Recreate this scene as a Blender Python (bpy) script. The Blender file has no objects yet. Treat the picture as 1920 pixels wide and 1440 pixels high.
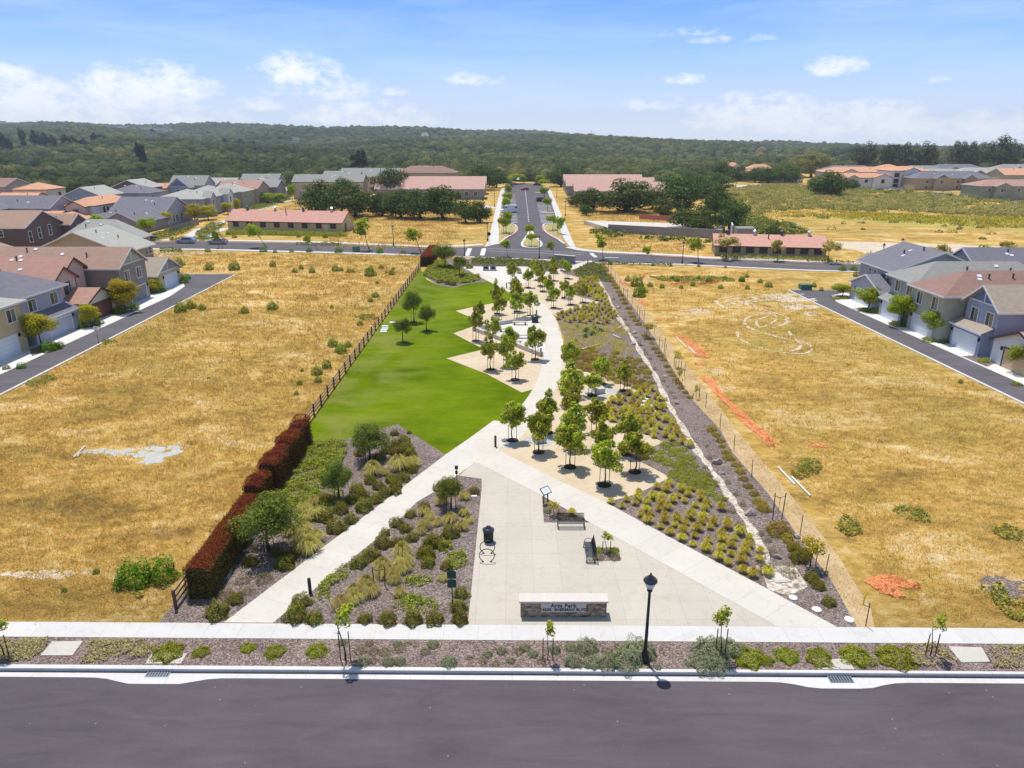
import bpy, bmesh, math, random
import numpy as np
from mathutils import Vector, Matrix
R = math.radians
C = bpy.context.scene.collection
rnd = random.Random(7)
# ---------------------------------------------------------------- camera
CH, FPX, VH = 25.0, 1333.0, 262.0                 # camera height, focal length in px of a 1920x1440 frame, horizon row
PITCH = math.atan((720 - VH) / FPX)
SP, CP = math.sin(PITCH), math.cos(PITCH)
cam = bpy.data.cameras.new('camera')
camo = bpy.data.objects.new('camera', cam)
C.objects.link(camo)
bpy.context.scene.camera = camo
camo.location = (0, 0, CH)
camo.rotation_euler = (R(90) - PITCH, 0, 0)
cam.sensor_width = 36.0
cam.lens = 36.0 * FPX / 1920
cam.clip_start = 0.5
cam.clip_end = 20000
# ---------------------------------------------------------------- sky, sun, exposure
SUN_EL, SUN_AZ = R(72), math.atan2(-0.43, 0.90)   # azimuth from +Y towards +X
world = bpy.data.worlds.new('World')
bpy.context.scene.world = world
world.use_nodes = True
SKY_STRENGTH, SUN_STRENGTH, EXPOSURE = 0.105, 3.8, 0.21
HAZE = 0.00015
sd = bpy.data.lights.new('sun', 'SUN')
sd.energy = SUN_STRENGTH
sd.angle = R(0.53)
sd.color = (1.0, 0.955, 0.88)
so = bpy.data.objects.new('sun', sd)
C.objects.link(so)
sdir = Vector((math.sin(SUN_AZ) * math.cos(SUN_EL), math.cos(SUN_AZ) * math.cos(SUN_EL), math.sin(SUN_EL)))
so.rotation_euler = sdir.to_track_quat('Z', 'Y').to_euler()
vs = bpy.context.scene.view_settings
vs.view_transform = 'Standard'
vs.look = 'None'
vs.exposure = EXPOSURE
vs.gamma = 1.0
vs.use_curve_mapping = False
cy = bpy.context.scene.cycles
cy.max_bounces = 6
cy.diffuse_bounces = 2
cy.glossy_bounces = 2
cy.transmission_bounces = 3
cy.transparent_max_bounces = 6
cy.volume_bounces = 0
cy.use_denoising = True
cy.caustics_reflective = False
cy.caustics_refractive = False
class NT:
 """small helper for building node trees"""
 def __init__(s, tree):
  s.t = tree
  s.n = tree.nodes
  s.l = tree.links
 def node(s, typ, **kw):
  n = s.n.new(typ)
  for k, v in kw.items():
   if k.startswith('i_'):
    key = k[2:]
    key = int(key) if key.isdigit() else key.replace('_', ' ')
    n.inputs[key].default_value = v
   else:
    setattr(n, k, v)
  return n
 def link(s, a, b):
  s.l.new(a, b)
 def math(s, op, a, b=None, clamp=False):
  n = s.n.new('ShaderNodeMath')
  n.operation = op
  n.use_clamp = clamp
  for i, x in enumerate((a, b)):
   if x is None:
    continue
   if isinstance(x, (int, float)):
    n.inputs[i].default_value = x
   else:
    s.l.new(x, n.inputs[i])
  return n.outputs[0]
 def noise(s, vec, scale, detail=3, rough=0.55, dist=0.0):
  n = s.n.new('ShaderNodeTexNoise')
  n.inputs['Scale'].default_value = scale
  n.inputs['Detail'].default_value = detail
  n.inputs['Roughness'].default_value = rough
  n.inputs['Distortion'].default_value = dist
  if vec is not None:
   s.l.new(vec, n.inputs['Vector'])
  return n.outputs['Fac']
 def ramp(s, fac, stops, interp='LINEAR'):
  n = s.n.new('ShaderNodeValToRGB')
  n.color_ramp.interpolation = interp
  els = n.color_ramp.elements
  while len(els) < len(stops):
   els.new(0.5)
  for e, (p, c) in zip(els, stops):
   e.position = p
   if isinstance(c, (int, float)):
    c = (c, c, c)
   e.color = (c[0], c[1], c[2], 1)
  if fac is not None:
   s.l.new(fac, n.inputs[0])
  return n.outputs[0]
 def mix(s, fac, a, b, blend='MIX'):
  n = s.n.new('ShaderNodeMix')
  n.data_type = 'RGBA'
  n.blend_type = blend
  n.clamp_factor = True
  for idx, x in ((0, fac), (6, a), (7, b)):
   if isinstance(x, (int, float)):
    n.inputs[idx].default_value = x
   elif isinstance(x, tuple):
    n.inputs[idx].default_value = (x[0], x[1], x[2], 1)
   else:
    s.l.new(x, n.inputs[idx])
  return n.outputs[2]
 def scaled(s, vec, sc):
  n = s.n.new('ShaderNodeVectorMath')
  n.operation = 'MULTIPLY'
  s.l.new(vec, n.inputs[0])
  n.inputs[1].default_value = sc
  return n.outputs[0]
# world: Nishita sky, with a few low cumulus and thin high cloud mixed in by direction
def build_world():
 w = NT(world.node_tree)
 w.n.clear()
 sky = w.n.new('ShaderNodeTexSky')
 sky.sky_type = 'NISHITA'
 sky.sun_disc = False
 sky.sun_elevation = SUN_EL
 sky.sun_rotation = SUN_AZ
 sky.altitude = 50
 sky.air_density = 1.0
 sky.dust_density = 0.35
 sky.ozone_density = 1.6
 tc = w.n.new('ShaderNodeTexCoord')
 sep = w.n.new('ShaderNodeSeparateXYZ')
 w.link(tc.outputs['Generated'], sep.inputs[0])
 az = w.math('ARCTAN2', sep.outputs[0], sep.outputs[1])       # radians, 0 = ahead, + = right
 el = w.math('ARCSINE', sep.outputs[2])
 comb = w.n.new('ShaderNodeCombineXYZ')
 w.link(az, comb.inputs[0])
 w.link(el, comb.inputs[1])
 v = comb.outputs[0]
 big = w.noise(w.scaled(v, (1, 1.9, 1)), 15.0, 7, 0.66)
 fine = w.noise(w.scaled(v, (1, 1.7, 1)), 52.0, 6, 0.65)
 total = None
 # (azimuth deg, elevation deg, half width deg, half height deg, density)
 for a, e, wx, hy, d in CLOUDS:
  dx = w.math('DIVIDE', w.math('SUBTRACT', az, R(a)), R(wx))
  dy = w.math('DIVIDE', w.math('SUBTRACT', el, R(e)), R(hy))
  dy = w.math('MAXIMUM', dy, w.math('MULTIPLY', dy, -2.0))      # flatter underside
  r2 = w.math('ADD', w.math('MULTIPLY', dx, dx), w.math('MULTIPLY', dy, dy))
  m = w.math('MULTIPLY', w.math('SUBTRACT', 1.0, r2, clamp=True), d)
  total = m if total is None else w.math('MAXIMUM', total, m)
 shape = w.math('ADD', w.math('MULTIPLY', w.math('SUBTRACT', big, 0.5), 3.4), w.math('MULTIPLY', w.math('SUBTRACT', fine, 0.5), 2.6))
 dens = w.math('ADD', total, w.math('MULTIPLY', shape, w.math('MULTIPLY', w.math('SQRT', total), 1.0)))
 cum = w.ramp(dens, [(0.16, 0.0), (0.6, 0.62), (1.25, 0.95)])
 # thin streaks
 st = w.noise(w.scaled(v, (1, 7, 1)), 3.2, 5, 0.6, 0.4)
 streak = w.math('MULTIPLY', w.ramp(st, [(0.45, 0.0), (0.75, 0.32)]), 1.0)
 # the low sky of the photograph: pale at the skyline, clear blue by ten degrees up
 low = w.ramp(el, [(0.0, (7.4, 8.2, 9.7)), (0.045, (5.6, 7.0, 9.7)), (0.10, (3.2, 5.5, 9.8)), (0.165, (1.35, 3.6, 9.6)), (0.35, (1.4, 3.2, 8.0))])
 isl = w.ramp(el, [(0.15, 0.85), (0.45, 0.0)])
 skyc = w.mix(isl, sky.outputs[0], low)
 white = (9.3, 9.4, 9.8)
 c1 = w.mix(streak, skyc, (7.2, 8.2, 9.8))
 shade = w.mix(w.math('MULTIPLY', w.math('SUBTRACT', 1.0, fine, clamp=True), 0.5), white, (7.4, 8.1, 9.5))
 c2 = w.mix(cum, c1, shade)
 bg = w.n.new('ShaderNodeBackground')
 w.link(c2, bg.inputs[0])
 bg.inputs[1].default_value = SKY_STRENGTH
 out = w.n.new('ShaderNodeOutputWorld')
 w.link(bg.outputs[0], out.inputs[0])
def az_el(u, v):
 x, y, z = (u - 960) / FPX, (720 - v) / FPX, 1.0
 Y, Z = z * CP + y * SP, -z * SP + y * CP
 return math.degrees(math.atan2(x, Y)), math.degrees(math.asin(Z / math.sqrt(x * x + Y * Y + Z * Z)))
CLOUDS = []
for u, v, wx, hy, d in ((20, 205, 6.5, 2.6, 0.9), (15, 150, 2.2, 1.2, 0.7), (150, 215, 7, 2.1, 0.85), (300, 172, 4.6, 2.3, 0.85),
      (215, 170, 3.4, 2.0, 0.8), (560, 140, 4.0, 1.8, 0.75), (520, 122, 1.8, 1.0, 0.6), (600, 170, 4.6, 1.8, 0.6),
      (480, 200, 2.4, 0.8, 0.6), (690, 222, 6.5, 1.5, 0.8), (890, 152, 2.9, 0.8, 0.55), (1285, 152, 2.2, 0.7, 0.45),
      (1570, 130, 2.4, 1.2, 0.6), (1750, 152, 1.3, 0.5, 0.45), (1215, 200, 2.8, 0.7, 0.45), (1240, 188, 1.8, 0.7, 0.4),
      (1420, 225, 6.0, 2.2, 0.9), (1620, 236, 8.0, 2.0, 0.85), (1660, 215, 3.2, 1.4, 0.6), (1860, 245, 6.0, 1.6, 0.6),
      (330, 225, 6, 1.5, 0.6), (1480, 235, 5, 1.6, 0.8), (740, 175, 1.2, .5, .35), (665, 160, 1.2, .5, .35),
      (1400, 75, 5, 0.5, 0.3), (1290, 62, 4, .5, .3)):
 a, e = az_el(u, v)
 CLOUDS.append((a, e, wx, hy, d))
build_world()
# ---------------------------------------------------------------- pixel of the photograph -> point of the (flat) ground
def G(u, v, z=0.0):
 yv = (v - 720) / FPX
 k = (CH - z) / (SP + yv * CP)
 return ((u - 960) / FPX * k, (CP - yv * SP) * k)
def P(*uv):
 return [G(u, v) for u, v in uv]
# ---------------------------------------------------------------- meshes
class MB:
 def __init__(s):
  s.v, s.f = [], []
 def quadbox(s, x0, x1, y0, y1, z0, z1, M=None):
  c = [(x0, y0, z0), (x1, y0, z0), (x1, y1, z0), (x0, y1, z0), (x0, y0, z1), (x1, y0, z1), (x1, y1, z1), (x0, y1, z1)]
  if M is not None:
   c = [tuple(M @ Vector(p)) for p in c]
  b = len(s.v)
  s.v += c
  s.f += [tuple(b + i for i in q) for q in ((3, 2, 1, 0), (4, 5, 6, 7), (0, 1, 5, 4), (1, 2, 6, 5), (2, 3, 7, 6), (3, 0, 4, 7))]
  return s
 def box(s, c, d, rz=0, M=None):
  m = Matrix.Translation(c) @ Matrix.Rotation(rz, 4, 'Z')
  if M is not None:
   m = M @ m
  return s.quadbox(-d[0] / 2, d[0] / 2, -d[1] / 2, d[1] / 2, -d[2] / 2, d[2] / 2, m)
 def tube(s, pts, rad, n=8, cap=True, M=None):
  if not hasattr(rad, '__len__'):
   rad = [rad] * len(pts)
  pts = [Vector(p) for p in pts]
  if M is not None:
   pts = [M @ p for p in pts]
  b = len(s.v)
  prev = None
  for i, p in enumerate(pts):
   t = (pts[min(i + 1, len(pts) - 1)] - pts[max(i - 1, 0)]).normalized()
   if prev is None:
    a = Vector((0, 0, 1)) if abs(t.z) < 0.9 else Vector((1, 0, 0))
    x = t.cross(a).normalized()
   else:
    x = (prev - t * prev.dot(t)).normalized()
   prev = x
   y = t.cross(x)
   for k in range(n):
    a = 2 * math.pi * k / n
    s.v.append(tuple(p + (x * math.cos(a) + y * math.sin(a)) * rad[i]))
  for i in range(len(pts) - 1):
   for k in range(n):
    k2 = (k + 1) % n
    s.f.append((b + i * n + k, b + i * n + k2, b + (i + 1) * n + k2, b + (i + 1) * n + k))
  if cap:
   s.f.append(tuple(b + k for k in range(n))[::-1])
   s.f.append(tuple(b + (len(pts) - 1) * n + k for k in range(n)))
  return s
 def lathe(s, prof, n=14, c=(0, 0, 0)):
  return s.tube([(c[0], c[1], c[2] + z + i * 1e-6) for i, (r, z) in enumerate(prof)], [max(r, 1e-3) for r, z in prof], n)
 def prism(s, poly, z0, z1, M=None):
  n = len(poly)
  b = len(s.v)
  pts = [(p[0], p[1], z0) for p in poly] + [(p[0], p[1], z1) for p in poly]
  if M is not None:
   pts = [tuple(M @ Vector(p)) for p in pts]
  s.v += pts
  s.f.append(tuple(b + i for i in range(n))[::-1])
  s.f.append(tuple(b + n + i for i in range(n)))
  for i in range(n):
   j = (i + 1) % n
   s.f.append((b + i, b + j, b + n + j, b + n + i))
  return s
 def face(s, pts, M=None):
  b = len(s.v)
  s.v += [tuple(M @ Vector(p)) if M is not None else tuple(p) for p in pts]
  s.f.append(tuple(range(b, b + len(pts))))
  return s
 def slab(s, pts, t, M=None):
  """a flat polygon (3-D points) given thickness t downwards along its normal"""
  ps = [Vector(p) for p in pts]
  nrm = (ps[1] - ps[0]).cross(ps[2] - ps[0]).normalized()
  if nrm.z < 0:
   nrm = -nrm
   ps.reverse()
  lo = [p - nrm * t for p in ps]
  b = len(s.v)
  n = len(ps)
  al = ps + lo
  if M is not None:
   al = [M @ p for p in al]
  s.v += [tuple(p) for p in al]
  s.f.append(tuple(range(b, b + n)))
  s.f.append(tuple(range(b + n, b + 2 * n))[::-1])
  for i in range(n):
   j = (i + 1) % n
   s.f.append((b + j, b + i, b + n + i, b + n + j))
  return s
 def mesh(s, name, mat, smooth=False):
  me = bpy.data.meshes.new(name)
  me.from_pydata(s.v, [], s.f)
  bm = bmesh.new()
  bm.from_mesh(me)
  bmesh.ops.recalc_face_normals(bm, faces=bm.faces)
  bm.to_mesh(me)
  bm.free()
  if smooth:
   me.polygons.foreach_set('use_smooth', [True] * len(me.polygons))
  if mat is not None:
   me.materials.append(mat)
  return me
 def build(s, name, mat, parent=None, smooth=False):
  return link(name, s.mesh(name, mat, smooth), parent)
def link(name, data, parent=None, loc=None):
 o = bpy.data.objects.new(name, data)
 C.objects.link(o)
 if parent is not None:
  o.parent = parent
 if loc is not None:
  o.location = loc
 return o
USED = {}
def tag(o, label, cat, group=None, kind=None):
 w = label.split()
 if len(w) > 16:
  label = ' '.join(w[:16])
 USED[label] = USED.get(label, 0) + 1
 o['label'] = label
 o['category'] = cat
 if group:
  o['group'] = group
 if kind:
  o['kind'] = kind
 return o
def thing(name, label, cat, loc=(0, 0, 0), rz=0.0, group=None):
 o = bpy.data.objects.new(name, None)
 C.objects.link(o)
 o.location = loc
 o.rotation_euler = (0, 0, rz)
 o.empty_display_size = 0.3
 return tag(o, label, cat, group)
def struct(o):
 o['kind'] = 'structure'
 return o
def dup(root, loc, rz=0.0, sc=1.0, label=None, group=None, mats=None):
 """copy of a thing with copies of its parts and sub-parts"""
 def cp(o, par):
  c = o.copy()
  C.objects.link(c)
  if par is not None:
   c.parent = par
  for k in KIDS.get(o.name, []):
   cp(k, c)
  return c
 if root.name not in KIDS:
  for o in C.objects:
   if o.parent is not None:
    KIDS.setdefault(o.parent.name, [])
    if o not in KIDS[o.parent.name]:
     KIDS[o.parent.name].append(o)
  KIDS.setdefault(root.name, [])
 r = cp(root, None)
 r.location = loc
 r.rotation_euler = (0, 0, rz)
 r.scale = (sc, sc, sc) if not hasattr(sc, '__len__') else sc
 if label:
  tag(r, label, root.get('category'), group or root.get('group'))
 return r
KIDS = {}
ORD = ['first', 'second', 'third', 'fourth', 'fifth', 'sixth', 'seventh', 'eighth', 'ninth', 'tenth', 'eleventh', 'twelfth', 'thirteenth',
       'fourteenth', 'fifteenth', 'sixteenth', 'seventeenth', 'eighteenth', 'nineteenth']
TENS = ['', '', 'twenty', 'thirty', 'forty', 'fifty', 'sixty', 'seventy', 'eighty', 'ninety']
def ordn(i):
 """0 -> first, 1 -> second ..."""
 n = i + 1
 if n < 20:
  return ORD[i]
 if n >= 100:
  return 'hundred-and-' + ordn(n - 101) if n > 100 else 'hundredth'
 t, r = divmod(n, 10)
 if r == 0:
  return TENS[t][:-1] + 'ieth'
 return TENS[t] + '-' + ORD[r - 1]
def inpoly(x, y, poly):
 c = False
 n = len(poly)
 j = n - 1
 for i in range(n):
  xi, yi = poly[i][0], poly[i][1]
  xj, yj = poly[j][0], poly[j][1]
  if (yi > y) != (yj > y) and x < (xj - xi) * (y - yi) / (yj - yi + 1e-12) + xi:
   c = not c
  j = i
 return c
def inpoly_np(X, Y, poly):
 c = np.zeros(len(X), bool)
 n = len(poly)
 j = n - 1
 for i in range(n):
  xi, yi = poly[i][0], poly[i][1]
  xj, yj = poly[j][0], poly[j][1]
  c ^= ((yi > Y) != (yj > Y)) & (X < (xj - xi) * (Y - yi) / (yj - yi + 1e-12) + xi)
  j = i
 return c
def sheet(name, poly, z, mat, thick=0.0, kind='structure'):
 """flat ground sheet (polygon of world points) at height z; thick > 0 makes it a slab"""
 bm = bmesh.new()
 vs = [bm.verts.new((p[0], p[1], z)) for p in poly]
 f = bm.faces.new(vs)
 bmesh.ops.recalc_face_normals(bm, faces=bm.faces)
 if f.normal.z < 0:
  f.normal_flip()
 if thick > 0:
  r = bmesh.ops.extrude_face_region(bm, geom=[f])
  vv = [e for e in r['geom'] if isinstance(e, bmesh.types.BMVert)]
  # the extruded region is the new top; keep the original below
  bmesh.ops.translate(bm, verts=vs, vec=(0, 0, -thick))
  bmesh.ops.recalc_face_normals(bm, faces=bm.faces)
 bmesh.ops.triangulate(bm, faces=[x for x in bm.faces if len(x.verts) > 4])
 me = bpy.data.meshes.new(name)
 bm.to_mesh(me)
 bm.free()
 me.materials.append(mat)
 o = link(name, me)
 o['kind'] = kind
 return o
def ribbon(pts, half, z0, z1, mb=None, off=0.0):
 """raised strip following a polyline"""
 mb = mb or MB()
 n = len(pts)
 L, Rr = [], []
 for i in range(n):
  a = Vector(pts[max(i - 1, 0)][:2])
  b = Vector(pts[min(i + 1, n - 1)][:2])
  t = (b - a).normalized()
  nn = Vector((-t.y, t.x))
  p = Vector(pts[i][:2])
  L.append(p + nn * (off + half))
  Rr.append(p + nn * (off - half))
 b = len(mb.v)
 for l, r in zip(L, Rr):
  mb.v += [(l.x, l.y, z0), (r.x, r.y, z0), (r.x, r.y, z1), (l.x, l.y, z1)]
 for i in range(n - 1):
  k = b + 4 * i
  for q in ((3, 2, 6, 7), (2, 1, 5, 6), (0, 3, 7, 4)):
   mb.f.append(tuple(k + j for j in q))
 mb.f.append((b, b + 1, b + 2, b + 3))
 k = b + 4 * (n - 1)
 mb.f.append((k, k + 1, k + 2, k + 3))
 return mb
def smooth_line(pts, k=6):
 """Catmull-Rom through the points"""
 out = []
 P_ = [pts[0]] + list(pts) + [pts[-1]]
 for i in range(1, len(P_) - 2):
  p0, p1, p2, p3 = [Vector(q[:2]) for q in P_[i - 1:i + 3]]
  for j in range(k):
   t = j / k
   out.append(tuple(0.5 * ((2 * p1) + (p2 - p0) * t + (2 * p0 - 5 * p1 + 4 * p2 - p3) * t * t + (3 * p1 - p0 - 3 * p2 + p3) * t ** 3)))
 out.append(tuple(pts[-1][:2]))
 return out
# ---------------------------------------------------------------- materials
MATS = {}
def new_mat(name):
 m = bpy.data.materials.new(name)
 m.use_nodes = True
 t = NT(m.node_tree)
 t.n.clear()
 out = t.n.new('ShaderNodeOutputMaterial')
 MATS[name] = m
 return m, t, out
def principled(t, out, col, rough=0.8, spec=0.3, metal=0.0, bump=None, bs=0.3, bd=0.05):
 p = t.n.new('ShaderNodeBsdfPrincipled')
 p.inputs['Roughness'].default_value = rough if not hasattr(rough, 'links') else 0.5
 if hasattr(rough, 'links'):
  t.link(rough, p.inputs['Roughness'])
 p.inputs['Specular IOR Level'].default_value = spec
 p.inputs['Metallic'].default_value = metal
 if isinstance(col, tuple):
  p.inputs['Base Color'].default_value = (col[0], col[1], col[2], 1)
 else:
  t.link(col, p.inputs['Base Color'])
 if bump is not None:
  b = t.n.new('ShaderNodeBump')
  b.inputs['Strength'].default_value = bs
  b.inputs['Distance'].default_value = bd
  t.link(bump, b.inputs['Height'])
  t.link(b.outputs[0], p.inputs['Normal'])
 t.link(p.outputs[0], out.inputs[0])
 return p
def pos(t):
 g = t.n.new('ShaderNodeNewGeometry')
 return g.outputs['Position']
def plain(name, col, rough=0.6, spec=0.4, metal=0.0, var=0.12, scale=4.0, bs=0.0):
 """paint / metal / plastic with a little wear"""
 m, t, out = new_mat(name)
 v = t.n.new('ShaderNodeTexCoord').outputs['Object']
 n = t.noise(v, scale, 4, 0.6)
 c = t.mix(t.math('MULTIPLY', n, 1.0), tuple(x * (1 - var) for x in col), tuple(min(1, x * (1 + var)) for x in col))
 principled(t, out, c, rough, spec, metal, n if bs else None, bs, 0.02)
 return m
def ground_mix(name, cols, s1, s2, s3, bump=0.4, rough=0.95, aniso=(1, 1, 1), bd=0.05):
 """cols: dark, mid, light; s1 large patches, s2 medium, s3 grain"""
 m, t, out = new_mat(name)
 p = t.scaled(pos(t), aniso)
 a = t.noise(p, s1, 3, 0.6)
 b = t.noise(p, s2, 4, 0.65)
 c = t.noise(p, s3, 3, 0.6)
 f = t.math('ADD', t.math('MULTIPLY', a, 0.4), t.math('ADD', t.math('MULTIPLY', b, 0.35), t.math('MULTIPLY', c, 0.25)))
 col = t.ramp(f, [(0.30, cols[0]), (0.5, cols[1]), (0.70, cols[2])])
 principled(t, out, col, rough, 0.15, 0, c, bump, bd)
 return m
def concrete(name, base, joint_x=1.5, joint_y=None, stain=0.10, rot=0.0, spec=0.2, off=(0, 0)):
 m, t, out = new_mat(name)
 p = pos(t)
 mp = t.n.new('ShaderNodeMapping')
 mp.inputs['Rotation'].default_value = (0, 0, rot)
 mp.inputs['Location'].default_value = (off[0], off[1], 0)
 t.link(p, mp.inputs[0])
 sep = t.n.new('ShaderNodeSeparateXYZ')
 t.link(mp.outputs[0], sep.inputs[0])
 n1 = t.noise(p, 0.35, 4, 0.6)
 n2 = t.noise(p, 6.0, 4, 0.7)
 f = t.math('ADD', t.math('MULTIPLY', n1, 0.65), t.math('MULTIPLY', n2, 0.35))
 col = t.ramp(f, [(0.3, tuple(x * (1 - stain) for x in base)), (0.6, base), (0.8, tuple(min(0.9, x * 1.05) for x in base))])
 lines = None
 for axis, step in ((0, joint_x), (1, joint_y)):
  if not step:
   continue
  md = t.math('FRACT', t.math('DIVIDE', sep.outputs[axis], step))
  d = t.math('MULTIPLY', t.math('MINIMUM', md, t.math('SUBTRACT', 1.0, md)), step)
  ln = t.math('SUBTRACT', 1.0, t.math('DIVIDE', d, 0.022), clamp=True)
  lines = ln if lines is None else t.math('MAXIMUM', lines, ln)
 for axis, step in ((0, joint_x), (1, joint_y)):
  if step:                                       # slight tone change from panel to panel
   wn = t.n.new('ShaderNodeTexWhiteNoise')
   wn.noise_dimensions = '1D'
   t.link(t.math('FLOOR', t.math('DIVIDE', sep.outputs[axis], step)), wn.inputs['W'])
   col = t.mix(t.math('MULTIPLY', wn.outputs[0], 0.09), col, tuple(x * .5 for x in base))
 st = t.noise(p, 0.9, 6, 0.75, 1.5)
 col = t.mix(t.ramp(st, [(0.52, 0.0), (0.70, 0.32)]), col, tuple(x * y for x, y in zip(base, (.62, .55, .45))))
 if lines is not None:
  col = t.mix(t.math('MULTIPLY', lines, 0.4), col, tuple(x * 0.35 for x in base))
 principled(t, out, col, 0.85, spec, 0, n2, 0.15, 0.01)
 return m
def asphalt(name, base, seam=False):
 m, t, out = new_mat(name)
 p = pos(t)
 n1 = t.noise(p, 0.12, 5, 0.6, 0.6)
 n2 = t.noise(t.scaled(p, (0.35, 2.0, 1)), 0.5, 5, 0.7, 1.0)
 n3 = t.noise(p, 22.0, 2, 0.8)
 f = t.math('ADD', t.math('MULTIPLY', n1, 0.35), t.math('ADD', t.math('MULTIPLY', n2, 0.4), t.math('MULTIPLY', n3, 0.25)))
 col = t.ramp(f, [(0.36, tuple(x * 0.74 for x in base)), (0.5, base), (0.63, tuple(x * 1.24 for x in base))])
 # scattered pale grit
 vo = t.n.new('ShaderNodeTexVoronoi')
 vo.inputs['Scale'].default_value = 1.6
 vo.inputs['Randomness'].default_value = 1.0
 t.link(p, vo.inputs['Vector'])
 rr = t.n.new('ShaderNodeSeparateColor')
 t.link(vo.outputs['Color'], rr.inputs[0])
 dot = t.math('MULTIPLY', t.math('LESS_THAN', vo.outputs['Distance'], 0.055), t.math('GREATER_THAN', rr.outputs[0], 0.55))
 vo2 = t.n.new('ShaderNodeTexVoronoi')
 vo2.inputs['Scale'].default_value = 5.0
 t.link(p, vo2.inputs['Vector'])
 dot2 = t.math('MULTIPLY', t.math('LESS_THAN', vo2.outputs['Distance'], 0.06), 0.35)
 col = t.mix(t.math('MAXIMUM', dot, dot2), col, (0.34, 0.26, 0.22))
 principled(t, out, col, 0.9, 0.1, 0, n3, 0.25, 0.01)
 return m
def field_color(t, p):
 """dry grass field: straw, gold, olive and bare dirt patches by world position"""
 big = t.noise(p, 0.035, 4, 0.6, 0.5)
 mid = t.noise(t.scaled(p, (0.7, 1.25, 1)), 0.16, 5, 0.65, 0.8)
 sm = t.noise(t.scaled(p, (0.8, 1.3, 1)), 1.1, 4, 0.7, 0.6)
 f = t.math('ADD', t.math('MULTIPLY', mid, 0.6), t.math('MULTIPLY', sm, 0.4))
 straw = t.ramp(f, [(0.36, (0.26, 0.17, 0.05)), (0.44, (0.44, 0.28, 0.07)), (0.51, (0.60, 0.38, 0.09)), (0.57, (0.70, 0.50, 0.19)), (0.66, (0.80, 0.66, 0.40))])
 olive = t.ramp(sm, [(0.3, (0.22, 0.18, 0.04)), (0.7, (0.46, 0.35, 0.08))])
 c = t.mix(t.ramp(big, [(0.45, 0.0), (0.66, 0.55)]), straw, olive)
 c = t.mix(1.0, c, (0.97, 0.965, 1.06), 'MULTIPLY')
 return c, f, sm
def field_mat(name, dirt=0.3):
 m, t, out = new_mat(name)
 p = pos(t)
 c, f, sm = field_color(t, p)
 d1 = t.noise(p, 0.30, 5, 0.7, 0.9)
 d2 = t.noise(p, 2.6, 3, 0.7)
 bare = t.ramp(t.math('ADD', t.math('MULTIPLY', d1, 0.75), t.math('MULTIPLY', d2, 0.25)), [(0.57, 0.0), (0.66, 1.0)])
 dc = t.ramp(d2, [(0.3, (0.42, 0.31, 0.20)), (0.7, (0.62, 0.50, 0.37))])
 c = t.mix(t.math('MULTIPLY', bare, dirt), c, dc)
 gr = t.noise(t.scaled(p, (1, 1.2, 1)), 7.0, 4, 0.75)
 c = t.mix(0.45, c, t.mix(gr, (0.5, 0.45, 0.38), (1.5, 1.5, 1.5)), 'MULTIPLY')
 principled(t, out, c, 0.95, 0.02, 0, t.math('ADD', t.math('MULTIPLY', sm, 0.6), gr), 0.7, 0.2)
 return m
def leafy(name, cols, trans=0.25, tint=False, field=False, rough=0.55, spec=0.25, objvar=0.0, gain=1.55):
 """foliage: colour picked per leaf (mesh island); tint attribute shifts it per tree in merged masses"""
 m, t, out = new_mat(name)
 cols = [(min(.8, c[0] * gain * 1.08), min(.8, c[1] * gain), min(.8, c[2] * gain * .9)) for c in cols]
 trans = min(.55, trans * 1.7)
 g = t.n.new('ShaderNodeNewGeometry')
 r = g.outputs['Random Per Island']
 if tint:
  a = t.n.new('ShaderNodeAttribute')
  a.attribute_name = 'tint'
  r = t.math('ADD', t.math('MULTIPLY', r, 0.28), t.math('MULTIPLY', a.outputs['Fac'], 0.72))
 n = len(cols)
 col = t.ramp(r, [(i / (n - 1), c) for i, c in enumerate(cols)])
 if objvar:
  oi = t.n.new('ShaderNodeObjectInfo')
  hs = t.n.new('ShaderNodeHueSaturation')
  hs.inputs['Saturation'].default_value = 1.0
  t.link(t.math('ADD', 0.5 - objvar * 0.10, t.math('MULTIPLY', oi.outputs['Random'], objvar * 0.2)), hs.inputs['Hue'])
  t.link(t.math('ADD', 1 - objvar, t.math('MULTIPLY', oi.outputs['Random'], 2 * objvar)), hs.inputs['Value'])
  t.link(col, hs.inputs['Color'])
  col = hs.outputs[0]
 if field:
  fc, f, sm = field_color(t, g.outputs['Position'])
  col = t.mix(0.5, col, fc)
 p = principled(t, out, col, .7, .06)
 if trans > 0:
  tr = t.n.new('ShaderNodeBsdfTranslucent')
  t.link(col, tr.inputs[0])
  mx = t.n.new('ShaderNodeMixShader')
  mx.inputs[0].default_value = trans
  t.link(p.outputs[0], mx.inputs[1])
  t.link(tr.outputs[0], mx.inputs[2])
  t.link(mx.outputs[0], out.inputs[0])
 return m
def mulch(name, cols, sc=9.0):
 m, t, out = new_mat(name)
 p = pos(t)
 vo = t.n.new('ShaderNodeTexVoronoi')
 vo.inputs['Scale'].default_value = sc
 t.link(t.scaled(p, (1, 1.3, 1)), vo.inputs['Vector'])
 sc_ = t.n.new('ShaderNodeSeparateColor')
 t.link(vo.outputs['Color'], sc_.inputs[0])
 n = t.noise(p, 0.5, 4, 0.6)
 f = t.math('ADD', t.math('MULTIPLY', sc_.outputs[0], 0.6), t.math('MULTIPLY', n, 0.4))
 col = t.ramp(f, [(0.2, cols[0]), (0.45, cols[1]), (0.62, cols[2]), (0.85, cols[3])])
 principled(t, out, col, 0.95, 0.15, 0, vo.outputs['Distance'], 0.8, 0.05)
 return m
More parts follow.
